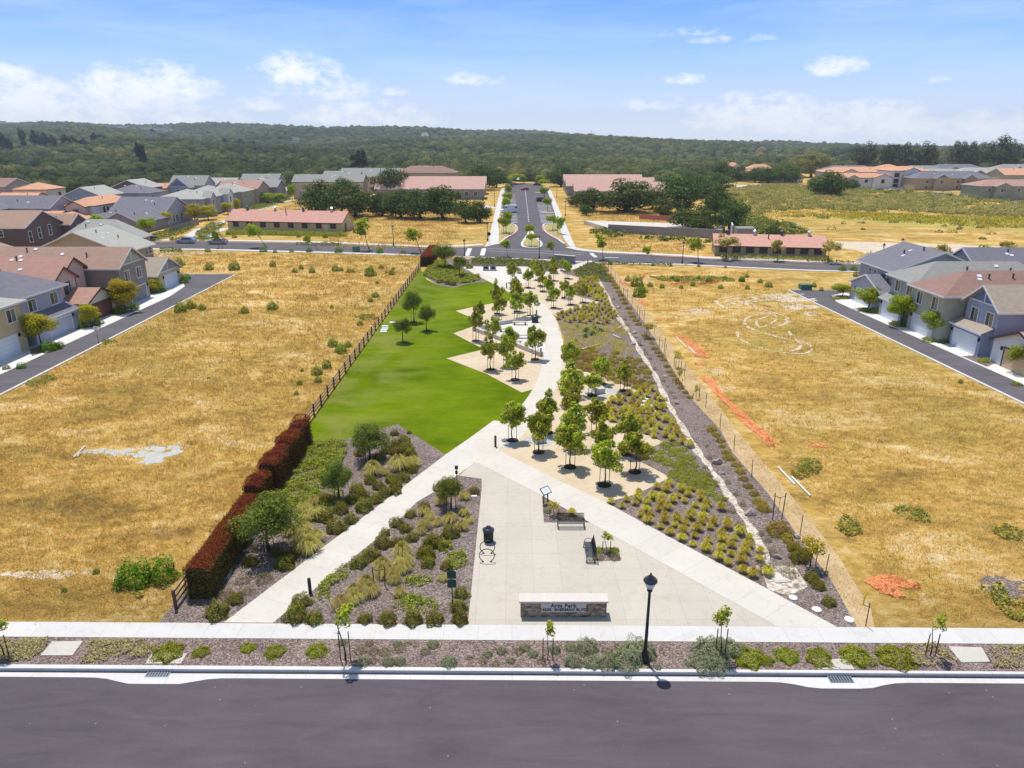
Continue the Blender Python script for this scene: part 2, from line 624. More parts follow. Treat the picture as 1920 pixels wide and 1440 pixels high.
def roofing(name, base, course=0.16, tile=False):
 base = tuple(min(.75, x * 1.17) for x in base)
 m, t, out = new_mat(name)
 v = t.n.new('ShaderNodeTexCoord').outputs['Object']
 br = t.n.new('ShaderNodeTexBrick')
 br.inputs['Scale'].default_value = 1.0
 br.inputs['Brick Width'].default_value = 0.6 if not tile else 0.35
 br.inputs['Row Height'].default_value = course if not tile else 0.33
 br.inputs['Mortar Size'].default_value = 0.012
 br.inputs['Color1'].default_value = (*[x * 0.86 for x in base], 1)
 br.inputs['Color2'].default_value = (*[min(1, x * 1.14) for x in base], 1)
 br.inputs['Mortar'].default_value = (*[x * 0.6 for x in base], 1)
 t.link(v, br.inputs['Vector'])
 n = t.noise(v, 1.2, 5, 0.7)
 n2 = t.noise(v, 14.0, 3, 0.8)
 c = t.mix(0.5, br.outputs[0], t.ramp(t.math('ADD', t.math('MULTIPLY', n, .5), t.math('MULTIPLY', n2, .5)), [(0.25, tuple(x * 0.62 for x in base)), (0.75, tuple(min(1, x * 1.3) for x in base))]))
 principled(t, out, c, 0.9, 0.2, 0, n2, 0.3, 0.02)
 return m
def siding(name, base, lap=0.2, stucco=False):
 m, t, out = new_mat(name)
 p = pos(t)
 sep = t.n.new('ShaderNodeSeparateXYZ')
 t.link(p, sep.inputs[0])
 n = t.noise(p, 0.5, 4, 0.6)
 c = t.ramp(n, [(0.3, tuple(x * 0.9 for x in base)), (0.7, tuple(min(1, x * 1.07) for x in base))])
 if stucco:
  principled(t, out, c, 0.9, 0.15, 0, t.noise(p, 20, 3), 0.2, 0.01)
 else:
  saw = t.math('FRACT', t.math('DIVIDE', sep.outputs[2], lap))
  ln = t.math('GREATER_THAN', saw, 0.9)
  c = t.mix(t.math('MULTIPLY', ln, 0.25), c, tuple(x * 0.5 for x in base))
  principled(t, out, c, 0.75, 0.25, 0, saw, 0.5, 0.02)
 return m
M = {}
M['concrete'] = concrete('concrete', (0.66, 0.63, 0.57), None, None)
M['walk'] = concrete('walk_concrete', (0.63, 0.61, 0.58), 1.83, None, 0.08)
_d = lambda a, b: -math.atan2(G(*b)[1] - G(*a)[1], G(*b)[0] - G(*a)[0])
M['path'] = concrete('path_concrete', (0.65, 0.60, 0.52), None, 1.6, 0.10)
M['path_left'] = concrete('left_path_concrete', (0.64, 0.60, 0.53), 1.9, None, 0.10, _d((470, 1168), (860, 840)))
M['path_right'] = concrete('right_path_concrete', (0.64, 0.60, 0.53), 1.9, None, 0.10, _d((1510, 1177), (905, 845)))
M['plaza'] = concrete('plaza_concrete', (0.56, 0.505, 0.42), 1.66, 1.66, 0.08, 0.0, 0.2, (0.35, 0.4))
M['kerb'] = concrete('kerb_concrete', (0.66, 0.64, 0.62), 3.4, None, 0.12)
M['asphalt'] = asphalt('asphalt', (0.106, 0.090, 0.101))
M['asphalt2'] = asphalt('asphalt_far', (0.125, 0.113, 0.122))
M['asphalt3'] = asphalt('alley_asphalt', (0.125, 0.115, 0.125))
M['field'] = field_mat('dry_field', 0.35)
M['dg'] = ground_mix('decomposed_granite', ((0.47, 0.36, 0.23), (0.60, 0.48, 0.335), (0.68, 0.58, 0.44)), 0.25, 1.5, 12, 0.2)
M['dirt'] = ground_mix('bare_dirt', ((0.40, 0.28, 0.17), (0.52, 0.40, 0.26), (0.66, 0.54, 0.40)), 0.4, 2.0, 9, 0.4)
M['straw_strip'] = ground_mix('mown_straw', ((0.33, 0.22, 0.09), (0.50, 0.36, 0.19), (0.64, 0.50, 0.30)), 0.5, 2.2, 8, 0.7)
M['pale_dirt'] = ground_mix('pale_dirt', ((0.42, 0.32, 0.20), (0.60, 0.50, 0.37), (0.72, 0.64, 0.53)), 0.15, 0.8, 5, 0.4, aniso=(0.5, 1.6, 1))
M['grey_gravel'] = ground_mix('grey_gravel', ((0.36, 0.36, 0.31), (0.47, 0.47, 0.43), (0.58, 0.58, 0.55)), 0.8, 3.0, 14, 0.5)
M['lawn'] = None
M['mulch'] = mulch('bark_mulch', ((0.10, 0.075, 0.07), (0.175, 0.135, 0.115), (0.26, 0.205, 0.175), (0.42, 0.34, 0.31)), 13)
M['mulch2'] = mulch('gravel_mulch', ((0.11, 0.078, 0.074), (0.19, 0.14, 0.122), (0.29, 0.215, 0.185), (0.48, 0.38, 0.33)), 15)
M['creek'] = mulch('creek_stone', ((0.30, 0.24, 0.18), (0.50, 0.42, 0.33), (0.62, 0.55, 0.46), (0.74, 0.70, 0.63)), 5)
M['rock'] = ground_mix('rock_face', ((0.18, 0.14, 0.12), (0.42, 0.34, 0.29), (0.60, 0.52, 0.45)), 1.0, 3.0, 10, 0.6)
M['white'] = plain('white_trim', (0.72, 0.73, 0.75), 0.55)
M['bright'] = plain('white_plastic', (0.86, 0.87, 0.9), 0.4)
M['browntrim'] = plain('brown_trim', (0.07, 0.035, 0.03), 0.6)
M['black'] = plain('black_metal', (0.012, 0.012, 0.014), 0.45, 0.5)
M['darkgrey'] = plain('dark_metal', (0.05, 0.05, 0.055), 0.5, 0.5)
M['green_sign'] = plain('green_enamel', (0.012, 0.05, 0.035), 0.4)
M['timber'] = plain('weathered_rail', (0.36, 0.25, 0.19), 0.85, 0.15, 0, 0.25)
M['post'] = plain('weathered_post', (0.13, 0.075, 0.06), 0.85, 0.15, 0, 0.3)
M['stake'] = plain('stake_wood', (0.16, 0.07, 0.035), 0.85, 0.15, 0, 0.3)
M['bark'] = plain('bark', (0.085, 0.055, 0.04), 0.9, 0.1, 0, 0.3)
M['barkpale'] = plain('pale_bark', (0.22, 0.16, 0.11), 0.9, 0.1, 0, 0.25)
M['steel'] = plain('t_post_steel', (0.06, 0.045, 0.04), 0.6, 0.4)
M['red'] = plain('red_paint', (0.45, 0.05, 0.05), 0.5)
M['kerbred'] = plain('red_kerb_paint', (0.55, 0.16, 0.13), 0.7)
M['yellow'] = plain('yellow_plastic', (0.75, 0.6, 0.02), 0.4)
M['pipe'] = plain('white_pipe', (0.7, 0.78, 0.85), 0.4)
M['paint_line'] = plain('road_paint', (0.72, 0.72, 0.72), 0.7, 0.2)
M['yellow_line'] = plain('yellow_road_paint', (0.55, 0.36, 0.08), 0.7, 0.2)
M['glass'] = plain('window_glass', (0.035, 0.042, 0.05), 0.12, 0.6, 0, 0.4, 1.0)
M['glass2'] = plain('curtained_glass', (0.17, 0.19, 0.18), 0.2, 0.5, 0, 0.3, 1.5)
M['tyre'] = plain('tyre_rubber', (0.015, 0.015, 0.016), 0.8)
M['chrome'] = plain('alloy', (0.5, 0.5, 0.52), 0.3, 0.5, 0.8)
M['stonecap'] = plain('stone_cap', (0.62, 0.56, 0.50), 0.7, 0.2)
M['tankgreen'] = plain('utility_green', (0.06, 0.16, 0.11), 0.5)
def lawn_mat():
 m, t, out = new_mat('mown_lawn')
 p = pos(t)
 a = t.noise(p, 0.06, 3, 0.6, 0.4)
 b = t.noise(t.scaled(p, (0.6, 1.5, 1)), 0.45, 4, 0.7, 0.3)
 c = t.noise(p, 5.0, 4, 0.8)
 d = t.noise(p, 22.0, 2, 0.8)
 f = t.math('ADD', t.math('MULTIPLY', a, 0.45), t.math('ADD', t.math('MULTIPLY', b, 0.3), t.math('MULTIPLY', c, 0.25)))
 col = t.ramp(f, [(0.36, (0.066, 0.110, 0.001)), (0.47, (0.122, 0.186, 0.002)), (0.57, (0.180, 0.245, 0.004)), (0.70, (0.29, 0.31, 0.04))])
 # worn, drier turf along the fence side
 sep = t.n.new('ShaderNodeSeparateXYZ')
 t.link(p, sep.inputs[0])
 edge = t.ramp(t.math('DIVIDE', t.math('ADD', sep.outputs[0], 19.0), 12.0), [(0.0, 0.55), (0.35, 0.35), (1.0, 0.0)])
 wr = t.ramp(t.noise(p, 0.22, 4, 0.6, 0.5), [(0.42, 0.0), (0.62, 1.0)])
 col = t.mix(t.math('MULTIPLY', edge, wr), col, (0.30, 0.28, 0.09))
 col = t.mix(0.35, col, t.mix(d, (0.3, 0.3, 0.3), (1, 1, 1)), 'MULTIPLY')
 principled(t, out, col, 0.9, 0.02, 0, t.math('ADD', c, t.math('MULTIPLY', d, 0.5)), 0.6, 0.06)
 return m
M['lawn'] = lawn_mat()
def stone_mat():
 m, t, out = new_mat('ledge_stone')
 v = t.n.new('ShaderNodeTexCoord').outputs['Object']
 vo = t.n.new('ShaderNodeTexVoronoi')
 vo.inputs['Scale'].default_value = 3.6
 t.link(t.scaled(v, (1, 1, 1.9)), vo.inputs['Vector'])
 s = t.n.new('ShaderNodeSeparateColor')
 t.link(vo.outputs['Color'], s.inputs[0])
 vd = t.n.new('ShaderNodeTexVoronoi')
 vd.feature = 'DISTANCE_TO_EDGE'
 vd.inputs['Scale'].default_value = 3.6
 t.link(t.scaled(v, (1, 1, 1.9)), vd.inputs['Vector'])
 c = t.ramp(s.outputs[0], [(0.0, (0.17, 0.12, 0.09)), (0.4, (0.30, 0.22, 0.15)), (0.7, (0.42, 0.31, 0.20)), (1.0, (0.48, 0.40, 0.33))])
 n = t.noise(v, 12, 4, .7)
 c = t.mix(0.4, c, t.mix(n, (0.3, 0.3, 0.3), (1, 1, 1)), 'MULTIPLY')
 e = t.ramp(vd.outputs['Distance'], [(0.02, 1.0), (0.07, 0.0)])
 c = t.mix(e, c, (0.20, 0.17, 0.14))
 principled(t, out, c, 0.9, 0.15, 0, vd.outputs['Distance'], 0.8, 0.1)
 return m
M['stone'] = stone_mat()
def net_mat():
 m, t, out = new_mat('orange_netting')
 p = t.n.new('ShaderNodeTexCoord').outputs['Object']
 c = t.ramp(t.noise(p, 2.5, 4, 0.7), [(0.3, (0.85, 0.22, 0.06)), (0.7, (0.95, 0.40, 0.18))])
 pr = principled(t, out, c, 0.6, 0.3)
 tr = t.n.new('ShaderNodeBsdfTransparent')
 mx = t.n.new('ShaderNodeMixShader')
 h = t.noise(p, 9.0, 4, 0.85)
 t.link(t.ramp(h, [(0.44, 0.05), (0.58, 0.85)]), mx.inputs[0])
 t.link(pr.outputs[0], mx.inputs[1])
 t.link(tr.outputs[0], mx.inputs[2])
 t.link(mx.outputs[0], out.inputs[0])
 return m
M['net'] = net_mat()
# foliage
M['park_leaf'] = leafy('young_maple_leaf', [(0.06, 0.10, 0.008), (0.10, 0.155, 0.01), (0.15, 0.21, 0.015), (0.22, 0.27, 0.02), (0.34, 0.34, 0.06), (0.36, 0.22, 0.10)], 0.33, objvar=0.14, gain=2.25)
M['oak_leaf'] = leafy('oak_leaf', [(0.018, 0.035, 0.008), (0.035, 0.062, 0.012), (0.06, 0.095, 0.02), (0.105, 0.13, 0.03)], 0.16, objvar=0.15, gain=1.8)
M['olive_leaf'] = leafy('willow_leaf', [(0.055, 0.095, 0.014), (0.10, 0.15, 0.022), (0.16, 0.20, 0.035), (0.23, 0.25, 0.06)], 0.3, objvar=0.12)
M['yellow_leaf'] = leafy('yellow_green_leaf', [(0.07, 0.12, 0.006), (0.15, 0.20, 0.008), (0.26, 0.27, 0.01), (0.38, 0.30, 0.02), (0.30, 0.16, 0.02)], 0.3, objvar=0.12, gain=2.0)
M['lime_leaf'] = leafy('lime_leaf', [(0.06, 0.12, 0.006), (0.12, 0.20, 0.008), (0.22, 0.28, 0.012), (0.34, 0.34, 0.03)], 0.3, objvar=0.12, gain=1.9)
M['euc_leaf'] = leafy('eucalyptus_leaf', [(0.03, 0.04, 0.018), (0.05, 0.065, 0.03), (0.085, 0.10, 0.045), (0.13, 0.14, 0.06)], 0.15, objvar=0.15)
M['conifer_leaf'] = leafy('conifer_needle', [(0.010, 0.022, 0.012), (0.02, 0.035, 0.018), (0.03, 0.05, 0.025)], 0.05)
M['forest'] = leafy('forest_canopy', [(0.020, 0.032, 0.012), (0.040, 0.060, 0.018), (0.068, 0.090, 0.026), (0.105, 0.12, 0.038), (0.17, 0.155, 0.065)], 0.1, tint=True, gain=1.2)
M['scrub'] = leafy('coastal_scrub', [(0.06, 0.075, 0.02), (0.10, 0.12, 0.03), (0.16, 0.17, 0.05), (0.24, 0.22, 0.08), (0.30, 0.25, 0.11)], 0.2, tint=True, gain=2.0)
M['shrub'] = leafy('dark_shrub_leaf', [(0.03, 0.05, 0.006), (0.06, 0.10, 0.01), (0.11, 0.16, 0.018), (0.18, 0.19, 0.03), (0.30, 0.08, 0.03)], 0.25, objvar=0.15, gain=1.9)
M['red_hedge'] = leafy('red_hedge_leaf', [(0.035, 0.006, 0.006), (0.10, 0.014, 0.012), (0.20, 0.03, 0.02), (0.32, 0.09, 0.03), (0.14, 0.06, 0.015)], 0.25, gain=1.6)
M['green_hedge'] = leafy('hedge_inner_leaf', [(0.04, 0.05, 0.01), (0.10, 0.10, 0.02), (0.20, 0.12, 0.025)], 0.2)
M['bush'] = leafy('coyote_bush_leaf', [(0.03, 0.075, 0.004), (0.07, 0.15, 0.006), (0.12, 0.23, 0.010), (0.20, 0.30, 0.03)], 0.25, objvar=0.14)
M['cover'] = leafy('ground_cover_leaf', [(0.07, 0.10, 0.01), (0.13, 0.18, 0.018), (0.22, 0.26, 0.03), (0.32, 0.33, 0.08)], 0.25, gain=1.7)
M['straw'] = leafy('straw_blade', [(0.36, 0.30, 0.08), (0.54, 0.45, 0.15), (0.70, 0.60, 0.28), (0.40, 0.40, 0.09)], 0.3, objvar=0.10, gain=1.25)
M['olive_tuft'] = leafy('gold_green_blade', [(0.30, 0.25, 0.02), (0.47, 0.37, 0.05), (0.62, 0.49, 0.12), (0.33, 0.33, 0.03)], 0.3, objvar=0.14)
M['orange_mound'] = leafy('orange_mound_leaf', [(0.14, 0.12, 0.008), (0.25, 0.20, 0.010), (0.36, 0.21, 0.012), (0.16, 0.19, 0.012), (0.42, 0.34, 0.03)], 0.25, objvar=0.15)
M['lime_mound'] = leafy('lime_mound_leaf', [(0.10, 0.15, 0.008), (0.18, 0.24, 0.012), (0.28, 0.32, 0.02), (0.34, 0.33, 0.05)], 0.25, objvar=0.10)
M['grey_shrub'] = leafy('grey_shrub_leaf', [(0.10, 0.13, 0.075), (0.17, 0.20, 0.125), (0.28, 0.30, 0.20), (0.13, 0.20, 0.06)], 0.15, objvar=0.10)
M['drab'] = leafy('drab_tuft_leaf', [(0.08, 0.08, 0.03), (0.15, 0.14, 0.06), (0.22, 0.20, 0.10)], 0.2, objvar=0.12)
M['field_blade'] = leafy('dry_grass_blade', [(0.30, 0.20, 0.06), (0.46, 0.29, 0.07), (0.60, 0.42, 0.14), (0.70, 0.54, 0.25)], 0.3, field=True, gain=1.3)
M['agave'] = leafy('agave_leaf', [(0.03, 0.08, 0.03), (0.07, 0.16, 0.04), (0.16, 0.24, 0.10)], 0.15)
M['flowerpale'] = leafy('pale_bloom', [(0.35, 0.40, 0.12), (0.55, 0.58, 0.35), (0.25, 0.30, 0.06)], 0.2)
# building surfaces
ROOF = {k: roofing('shingle_' + k, c) for k, c in dict(grey=(0.26, 0.255, 0.235), slate=(0.17, 0.16, 0.185), brown=(0.33, 0.215, 0.16),
  rust=(0.38, 0.22, 0.17), redbrown=(0.27, 0.165, 0.135), tan=(0.33, 0.27, 0.21), palegrey=(0.36, 0.35, 0.31)).items()}
ROOF['clay'] = roofing('clay_tile', (0.56, 0.30, 0.18), tile=True)
ROOF['redtile'] = roofing('red_tile', (0.55, 0.30, 0.235), tile=True)
ROOF['oldtile'] = roofing('weathered_red_shingle', (0.50, 0.31, 0.25), tile=True)
WALL = {k: siding('siding_' + k, c) for k, c in dict(yellow=(0.58, 0.48, 0.27), blue=(0.34, 0.38, 0.52), deepblue=(0.15, 0.19, 0.36), grey=(0.36, 0.34, 0.31),
  sage=(0.44, 0.44, 0.36), brown=(0.16, 0.115, 0.11), bluegrey=(0.36, 0.38, 0.41), taupe=(0.30, 0.27, 0.235), tan=(0.46, 0.37, 0.25), lilac=(0.42, 0.42, 0.50),
  mauve=(0.34, 0.29, 0.31), sky=(0.26, 0.33, 0.50), khaki=(0.40, 0.35, 0.22), olive=(0.40, 0.38, 0.27)).items()}
WALL.update({k: siding('stucco_' + k, c, stucco=True) for k, c in dict(pink=(0.60, 0.46, 0.40), cream=(0.66, 0.58, 0.46), white=(0.74, 0.73, 0.72), ochre=(0.55, 0.46, 0.27), concrete=(0.30, 0.28, 0.27), beige=(0.60, 0.52, 0.42)).items()})
M['garagewhite'] = siding('white_garage_panel', (0.70, 0.72, 0.76), 0.52)
M['garagegrey'] = siding('grey_garage_panel', (0.42, 0.44, 0.50), 0.52)
M['garagebrown'] = siding('brown_garage_panel', (0.17, 0.075, 0.05), 0.52)
M['garagetan'] = siding('tan_garage_panel', (0.62, 0.44, 0.26), 0.52)
M['garagetaupe'] = siding('taupe_garage_panel', (0.28, 0.26, 0.24), 0.52)
M['bloom_leaf'] = leafy('blossom_tree_leaf', [(0.09, 0.14, 0.012), (0.18, 0.22, 0.02), (0.32, 0.30, 0.04), (0.50, 0.34, 0.20), (0.40, 0.36, 0.08)], .3, objvar=.08)
M['euc_big'] = leafy('pale_eucalyptus_leaf', [(0.09, 0.11, 0.03), (0.16, 0.18, 0.05), (0.24, 0.25, 0.09)], .2)
M['trail'] = leafy('pale_trailing_leaf', [(0.14, 0.15, 0.05), (0.26, 0.26, 0.10), (0.38, 0.36, 0.17), (0.24, 0.18, 0.13)], .2)
M['bushcover'] = leafy('verge_shrub_leaf', [(0.03, 0.05, 0.012), (0.07, 0.11, 0.018), (0.13, 0.17, 0.03), (0.24, 0.24, 0.06)], .2)
M['cover_far'] = leafy('estate_planting_leaf', [(0.05, 0.08, 0.015), (0.12, 0.16, 0.025), (0.26, 0.26, 0.03)], .2)
M['woodfloor'] = ground_mix('woodland_floor', ((0.045, 0.055, 0.016), (0.10, 0.12, 0.035), (0.25, 0.24, 0.09)), .01, .05, .3, .3)
M['weed'] = leafy('weed_leaf', [(0.06, 0.09, 0.015), (0.12, 0.16, 0.025), (0.20, 0.22, 0.04), (0.42, 0.34, 0.10)], .2)
M['mustard_blade'] = leafy('mustard_bloom', [(0.16, 0.17, 0.03), (0.36, 0.34, 0.03), (0.60, 0.50, 0.03)], .2, gain=1.2)
M['hedge_near'] = leafy('orange_red_hedge_leaf', [(0.06, 0.012, 0.006), (0.15, 0.028, 0.014), (0.25, 0.045, 0.02), (0.26, 0.09, 0.025), (0.12, 0.08, 0.015)], .25, gain=1.4)
M['chip'] = leafy('bark_chip', [(0.05, 0.03, 0.028), (0.16, 0.10, 0.085), (0.34, 0.25, 0.21), (0.60, 0.50, 0.44)], 0, gain=1.0)
M['mustard'] = ground_mix('mustard_meadow', ((0.20, 0.18, 0.06), (0.42, 0.34, 0.08), (0.56, 0.46, 0.07)), .06, .25, 1.2, .4, aniso=(.6, 1.5, 1))
M['sandy_field'] = ground_mix('sandy_field', ((0.36, 0.27, 0.12), (0.52, 0.38, 0.19), (0.66, 0.54, 0.36)), .04, .25, 1.5, .4, aniso=(.5, 1.6, 1))
# ---------------------------------------------------------------- terrain
RIDGE_U = [-2500, -400, 0, 500, 800, 1000, 1200, 1400, 1650, 1920, 2400, 4500]
RIDGE_V = [240, 234, 234, 237, 243, 249, 259, 267, 272, 272, 275, 280]
def _sm(t):
 t = np.clip(t, 0, 1)
 return t * t * (3 - 2 * t)
def terrain(x, y):
 x = np.asarray(x, float)
 y = np.asarray(y, float)
 yy = np.maximum(y, 1.0)
 u = 960 + x / np.maximum(yy, 250.0) * FPX / CP
 rv = np.interp(u, RIDGE_U, RIDGE_V)
 rh = 25 - 10 + (VH - rv) / FPX * 2500 / CP            # ridge ground height at y = 2500 (canopy is ~10 m)
 t = (yy - 470) / 2030.0
 h = rh * np.clip(t, 0, 1) ** 1.35
 und = (np.sin(x / 170 + 0.7) * np.sin(y / 210 + 1.1) + 0.6 * np.sin(x / 83 + y / 127)) * 4.5
 h = h + 1.9 * und * _sm((yy - 560) / 500) * (1 - 0.4 * _sm((yy - 2000) / 500))
 h = h - _sm((yy - 2520) / 800) * (rh + 35)
 # gentle brushy rise right of the car park
 h = h + 3.2 * np.exp(-((x - 98) / 24) ** 2 - ((y - 330) / 38) ** 2)
 return h
def build_ground():
 xs = np.unique(np.concatenate([np.linspace(-4500, -600, 22), np.linspace(-600, 600, 81), np.linspace(600, 4500, 22)]))
 ys = np.unique(np.concatenate([[-600, -200, -60, 0], np.linspace(40, 240, 11), np.linspace(240, 520, 29), np.linspace(520, 3400, 80), [4200, 6000, 9000]]))
 # the kerb line: ground steps down to the road bed in front of it
 kx0, ky0 = G(0, 1252)
 kx1, ky1 = G(1660, 1258)
 sl = (ky1 - ky0) / (kx1 - kx0)
 rows = [(-600, -0.6), (-100, -0.6), (ky0 - sl * kx0 - 0.02, -0.6), (ky0 - sl * kx0 + 0.0, -0.012)]
 V, F = [], []
 nx = len(xs)
 allr = []
 for yv, zz in rows:
  allr.append([(x, yv + sl * max(-80, min(80, x)), zz) for x in xs])
 for yv in ys[ys >= 40]:
  hh = terrain(xs, np.full(nx, yv))
  allr.append([(x, yv, h) for x, h in zip(xs, hh)])
 for r in allr:
  V += r
 for j in range(len(allr) - 1):
  for i in range(nx - 1):
   a = j * nx + i
   F.append((a, a + 1, a + 1 + nx, a + nx))
 me = bpy.data.meshes.new('ground')
 me.from_pydata(V, [], F)
 me.polygons.foreach_set('use_smooth', [True] * len(F))
 me.materials.append(M['field'])
 o = link('ground', me)
 o['kind'] = 'structure'
 return sl
KSL = build_ground()
def ext(poly_l, dx):
 return poly_l
# ---------------------------------------------------------------- near street
def xl(v0, v1, x):
 """y of the near-street line through photo points (0,v0) and (1660,v1), at world x"""
 a, b = G(0, v0), G(1660, v1)
 return a[1] + (b[1] - a[1]) * (x - a[0]) / (b[0] - a[0])
XL, XR = -75, 75
ykb, ykf = (1245.5, 1257.5), (1252.0, 1262.0)
z_road = -0.15
def line(v, x):
 return xl(v[0], v[1], x)
sheet('road', [(XL, -40), (XR, -40), (XR, line((1257, 1266), XR)), (XL, line((1257, 1266), XL))], z_road, M['asphalt'])
# gutter pan (with the two wider aprons at the drains), kerb
GUT = (1264.5, 1275.5)
def gutter():
 far, near = [], []
 d1, d2 = G(292, 1270)[0], G(1577, 1282)[0]
 n = 240
 for i in range(n + 1):
  x = XL + (XR - XL) * i / n
  y = line(GUT, x)
  for d in (d1, d2):
   y -= 0.42 * math.exp(-(max(0, abs(x - d) - 1.1) / 1.1) ** 2)
  near.append((x, y))
  far.append((x, line((1256, 1266.5), x)))
 mb = MB()
 for i in range(n):
  mb.f.append((4 * i, 4 * i + 4, 4 * i + 5, 4 * i + 1))
  mb.f.append((4 * i + 2, 4 * i + 6, 4 * i + 4, 4 * i))
 for a, b in zip(near, far):
  mb.v += [(a[0], a[1], z_road + 0.012), (b[0], b[1], z_road + 0.006), (a[0], a[1], z_road - 0.05), (b[0], b[1], z_road - 0.05)]
 o = mb.build('gutter', M['kerb'])
 return struct(o)
gutter()
mb = MB()
n = 60
for i in range(n):
 x0 = XL + (XR - XL) * i / n
 x1 = XL + (XR - XL) * (i + 1) / n
 pr = [(x0, line((1252.6, 1262.6), x0)), (x1, line((1252.6, 1262.6), x1)), (x1, line(ykb, x1)), (x0, line(ykb, x0))]
 mb.prism(pr, z_road - 0.1, 0.01)
struct(mb.build('kerb', M['kerb']))
sheet('planting_strip', [(XL, line(ykb, XL)), (XR, line(ykb, XR)), (XR, line((1194, 1206), XR)), (XL, line((1194, 1206), XL))], 0.002, M['mulch2'])
sheet('pavement', [(XL, line((1194, 1206), XL)), (XR, line((1194, 1206), XR)), (XR, line((1166, 1177), XR)), (XL, line((1166, 1177), XL))], 0.022, M['walk'], 0.03)
YW = (1166, 1177)
# ---------------------------------------------------------------- park surfaces (photo outlines laid on the ground)
FX = -18.9                                            # park fence line
def pk(*uv):
 return [G(u, v) for u, v in uv]
x0s = (FX - 0.2, line(YW, FX))
LAWN = [(FX, 57.5)] + [(FX, 146.0)] + pk((800, 524), (822, 535), (850, 540), (880, 531), (903, 522), (925, 532), (965, 545), (985, 575), (980, 600), (1000, 640), (1025, 690), (1000, 745), (945, 800), (905, 832), (835, 852), (790, 824), (745, 796), (700, 812), (640, 834), (600, 838), (572, 832))
sheet('lawn', LAWN, 0.004, M['lawn'])
BED_A = [(FX - 0.4, line(YW, FX - 0.4))] + pk((420, 1168), (835, 853), (745, 795), (700, 808), (640, 826), (572, 830)) + [(FX - 0.4, 56)]
sheet('planting_bed', BED_A, 0.008, M['mulch'])
BED_E = pk((1135, 942), (1260, 1010), (1415, 1092), (1570, 1177)) + pk((1608, 1177), (1560, 1090), (1500, 1010), (1440, 925), (1375, 850), (1350, 805), (1297, 748), (1246, 667), (1218, 620), (1186, 574), (1152, 527), (1128, 495), (1100, 490), (1073, 498), (1045, 512), (1030, 530), (1009, 567), (1041, 592), (1058, 633), (1054, 676), (1046, 700), (1000, 769), (921, 840))
sheet('planting_bed', BED_E, 0.006, M['mulch'])
STRAW = pk((1606, 1177), (1640, 1177), (1632, 1140), (1570, 1040), (1480, 925), (1392, 820), (1340, 752), (1270, 660), (1232, 610), (1190, 553), (1160, 515), (1140, 495), (1128, 495), (1152, 527), (1186, 574), (1218, 620), (1246, 667), (1297, 748), (1350, 805), (1375, 850), (1440, 925), (1500, 1010), (1560, 1090))
sheet('dirt_track', STRAW, 0.005, M['straw_strip'])
DG1 = pk((921, 840), (945, 807), (985, 769), (1015, 735), (1040, 697), (1045, 674), (1087, 693), (1145, 713), (1200, 733), (1168, 744), (1137, 753), (1131, 785), (1190, 806), (1244, 829), (1215, 843), (1179, 856), (1215, 873), (1256, 895), (1212, 918), (1177, 932), (1135, 942), (1030, 893))
sheet('gravel_court', DG1, 0.012, M['dg'])
DG2 = pk((1000, 730), (978, 736), (914, 702), (837, 672), (870, 664), (908, 655), (878, 640), (850, 625), (870, 618), (904, 606), (880, 594), (854, 583), (900, 573), (955, 564), (1000, 571), (1020, 597), (1034, 640), (1022, 690))
sheet('gravel_court', DG2, 0.012, M['dg'])
DG3 = pk((1036, 590), (1009, 567), (985, 547), (974, 530), (990, 516), (1045, 510), (1092, 522), (1077, 532), (1058, 540), (1060, 549), (1126, 567), (1080, 579))
sheet('gravel_court', DG3, 0.012, M['dg'])
AMPH = pk((892, 620), (935, 610), (1007, 598), (1022, 622), (1024, 648), (1019, 668), (975, 652), (930, 634))
sheet('seating_court', AMPH, 0.016, M['concrete'])
# curving path
cl = smooth_line(pk((935, 838), (990, 775), (1024, 722), (1038, 668), (1036, 625), (1022, 590), (1002, 566), (975, 548), (948, 532)), 8)
mb = MB()
ribbon(cl, 1.18, -0.02, 0.024, mb)
struct(mb.build('path', M['path']))
sheet('path', pk((865, 500), (886, 500), (968, 545), (1000, 566), (978, 568), (949, 545), (903, 521)), 0.030, M['path'], 0.03)
sheet('upper_plaza', pk((878, 500), (990, 500), (1005, 515), (975, 527), (960, 541)), 0.026, M['concrete'], 0.02)
sheet('path', pk((975, 527), (1010, 514), (1045, 505), (1073, 498), (1100, 489), (1115, 489), (1085, 502), (1052, 512), (1012, 520), (980, 534)), 0.034, M['path'], 0.03)
sheet('path', pk((880, 822), (925, 789), (942, 790), (960, 812), (935, 846), (912, 860), (893, 872), (885, 850)), 0.029, M['path'], 0.03)
# diagonal paths and the front plaza
sheet('path', pk((420, 1167.5), (780, 895), (835, 853), (880, 822), (905, 838), (900, 857), (892, 866), (812, 925), (780, 943), (742, 982), (522, 1160), (511, 1168.5)), 0.026, M['path_left'], 0.03)
sheet('path', pk((892, 866), (900, 857), (912, 835), (925, 840), (1030, 893), (1135, 942), (1260, 1010), (1415, 1092), (1570, 1176.5), (1458, 1176), (1260, 1066), (1105, 980), (1015, 929)), 0.028, M['path_right'], 0.03)
PLAZA = pk((892, 862), (1015, 928), (1105, 979), (1260, 1065), (1460, 1176), (877, 1171.5), (902, 920), (903, 900), (858, 896))
sheet('plaza', PLAZA, 0.016, M['plaza'], 0.03)
BED_B = pk((511, 1169), (877, 1171.5), (903, 918), (903, 898), (857, 892), (811, 924.5), (780, 943), (742, 982), (522, 1160))
sheet('planting_bed', BED_B, 0.034, M['mulch'], 0.03)
sheet('planting_bed', pk((1016, 930), (1020, 980), (1106, 980)), 0.034, M['mulch'], 0.03)
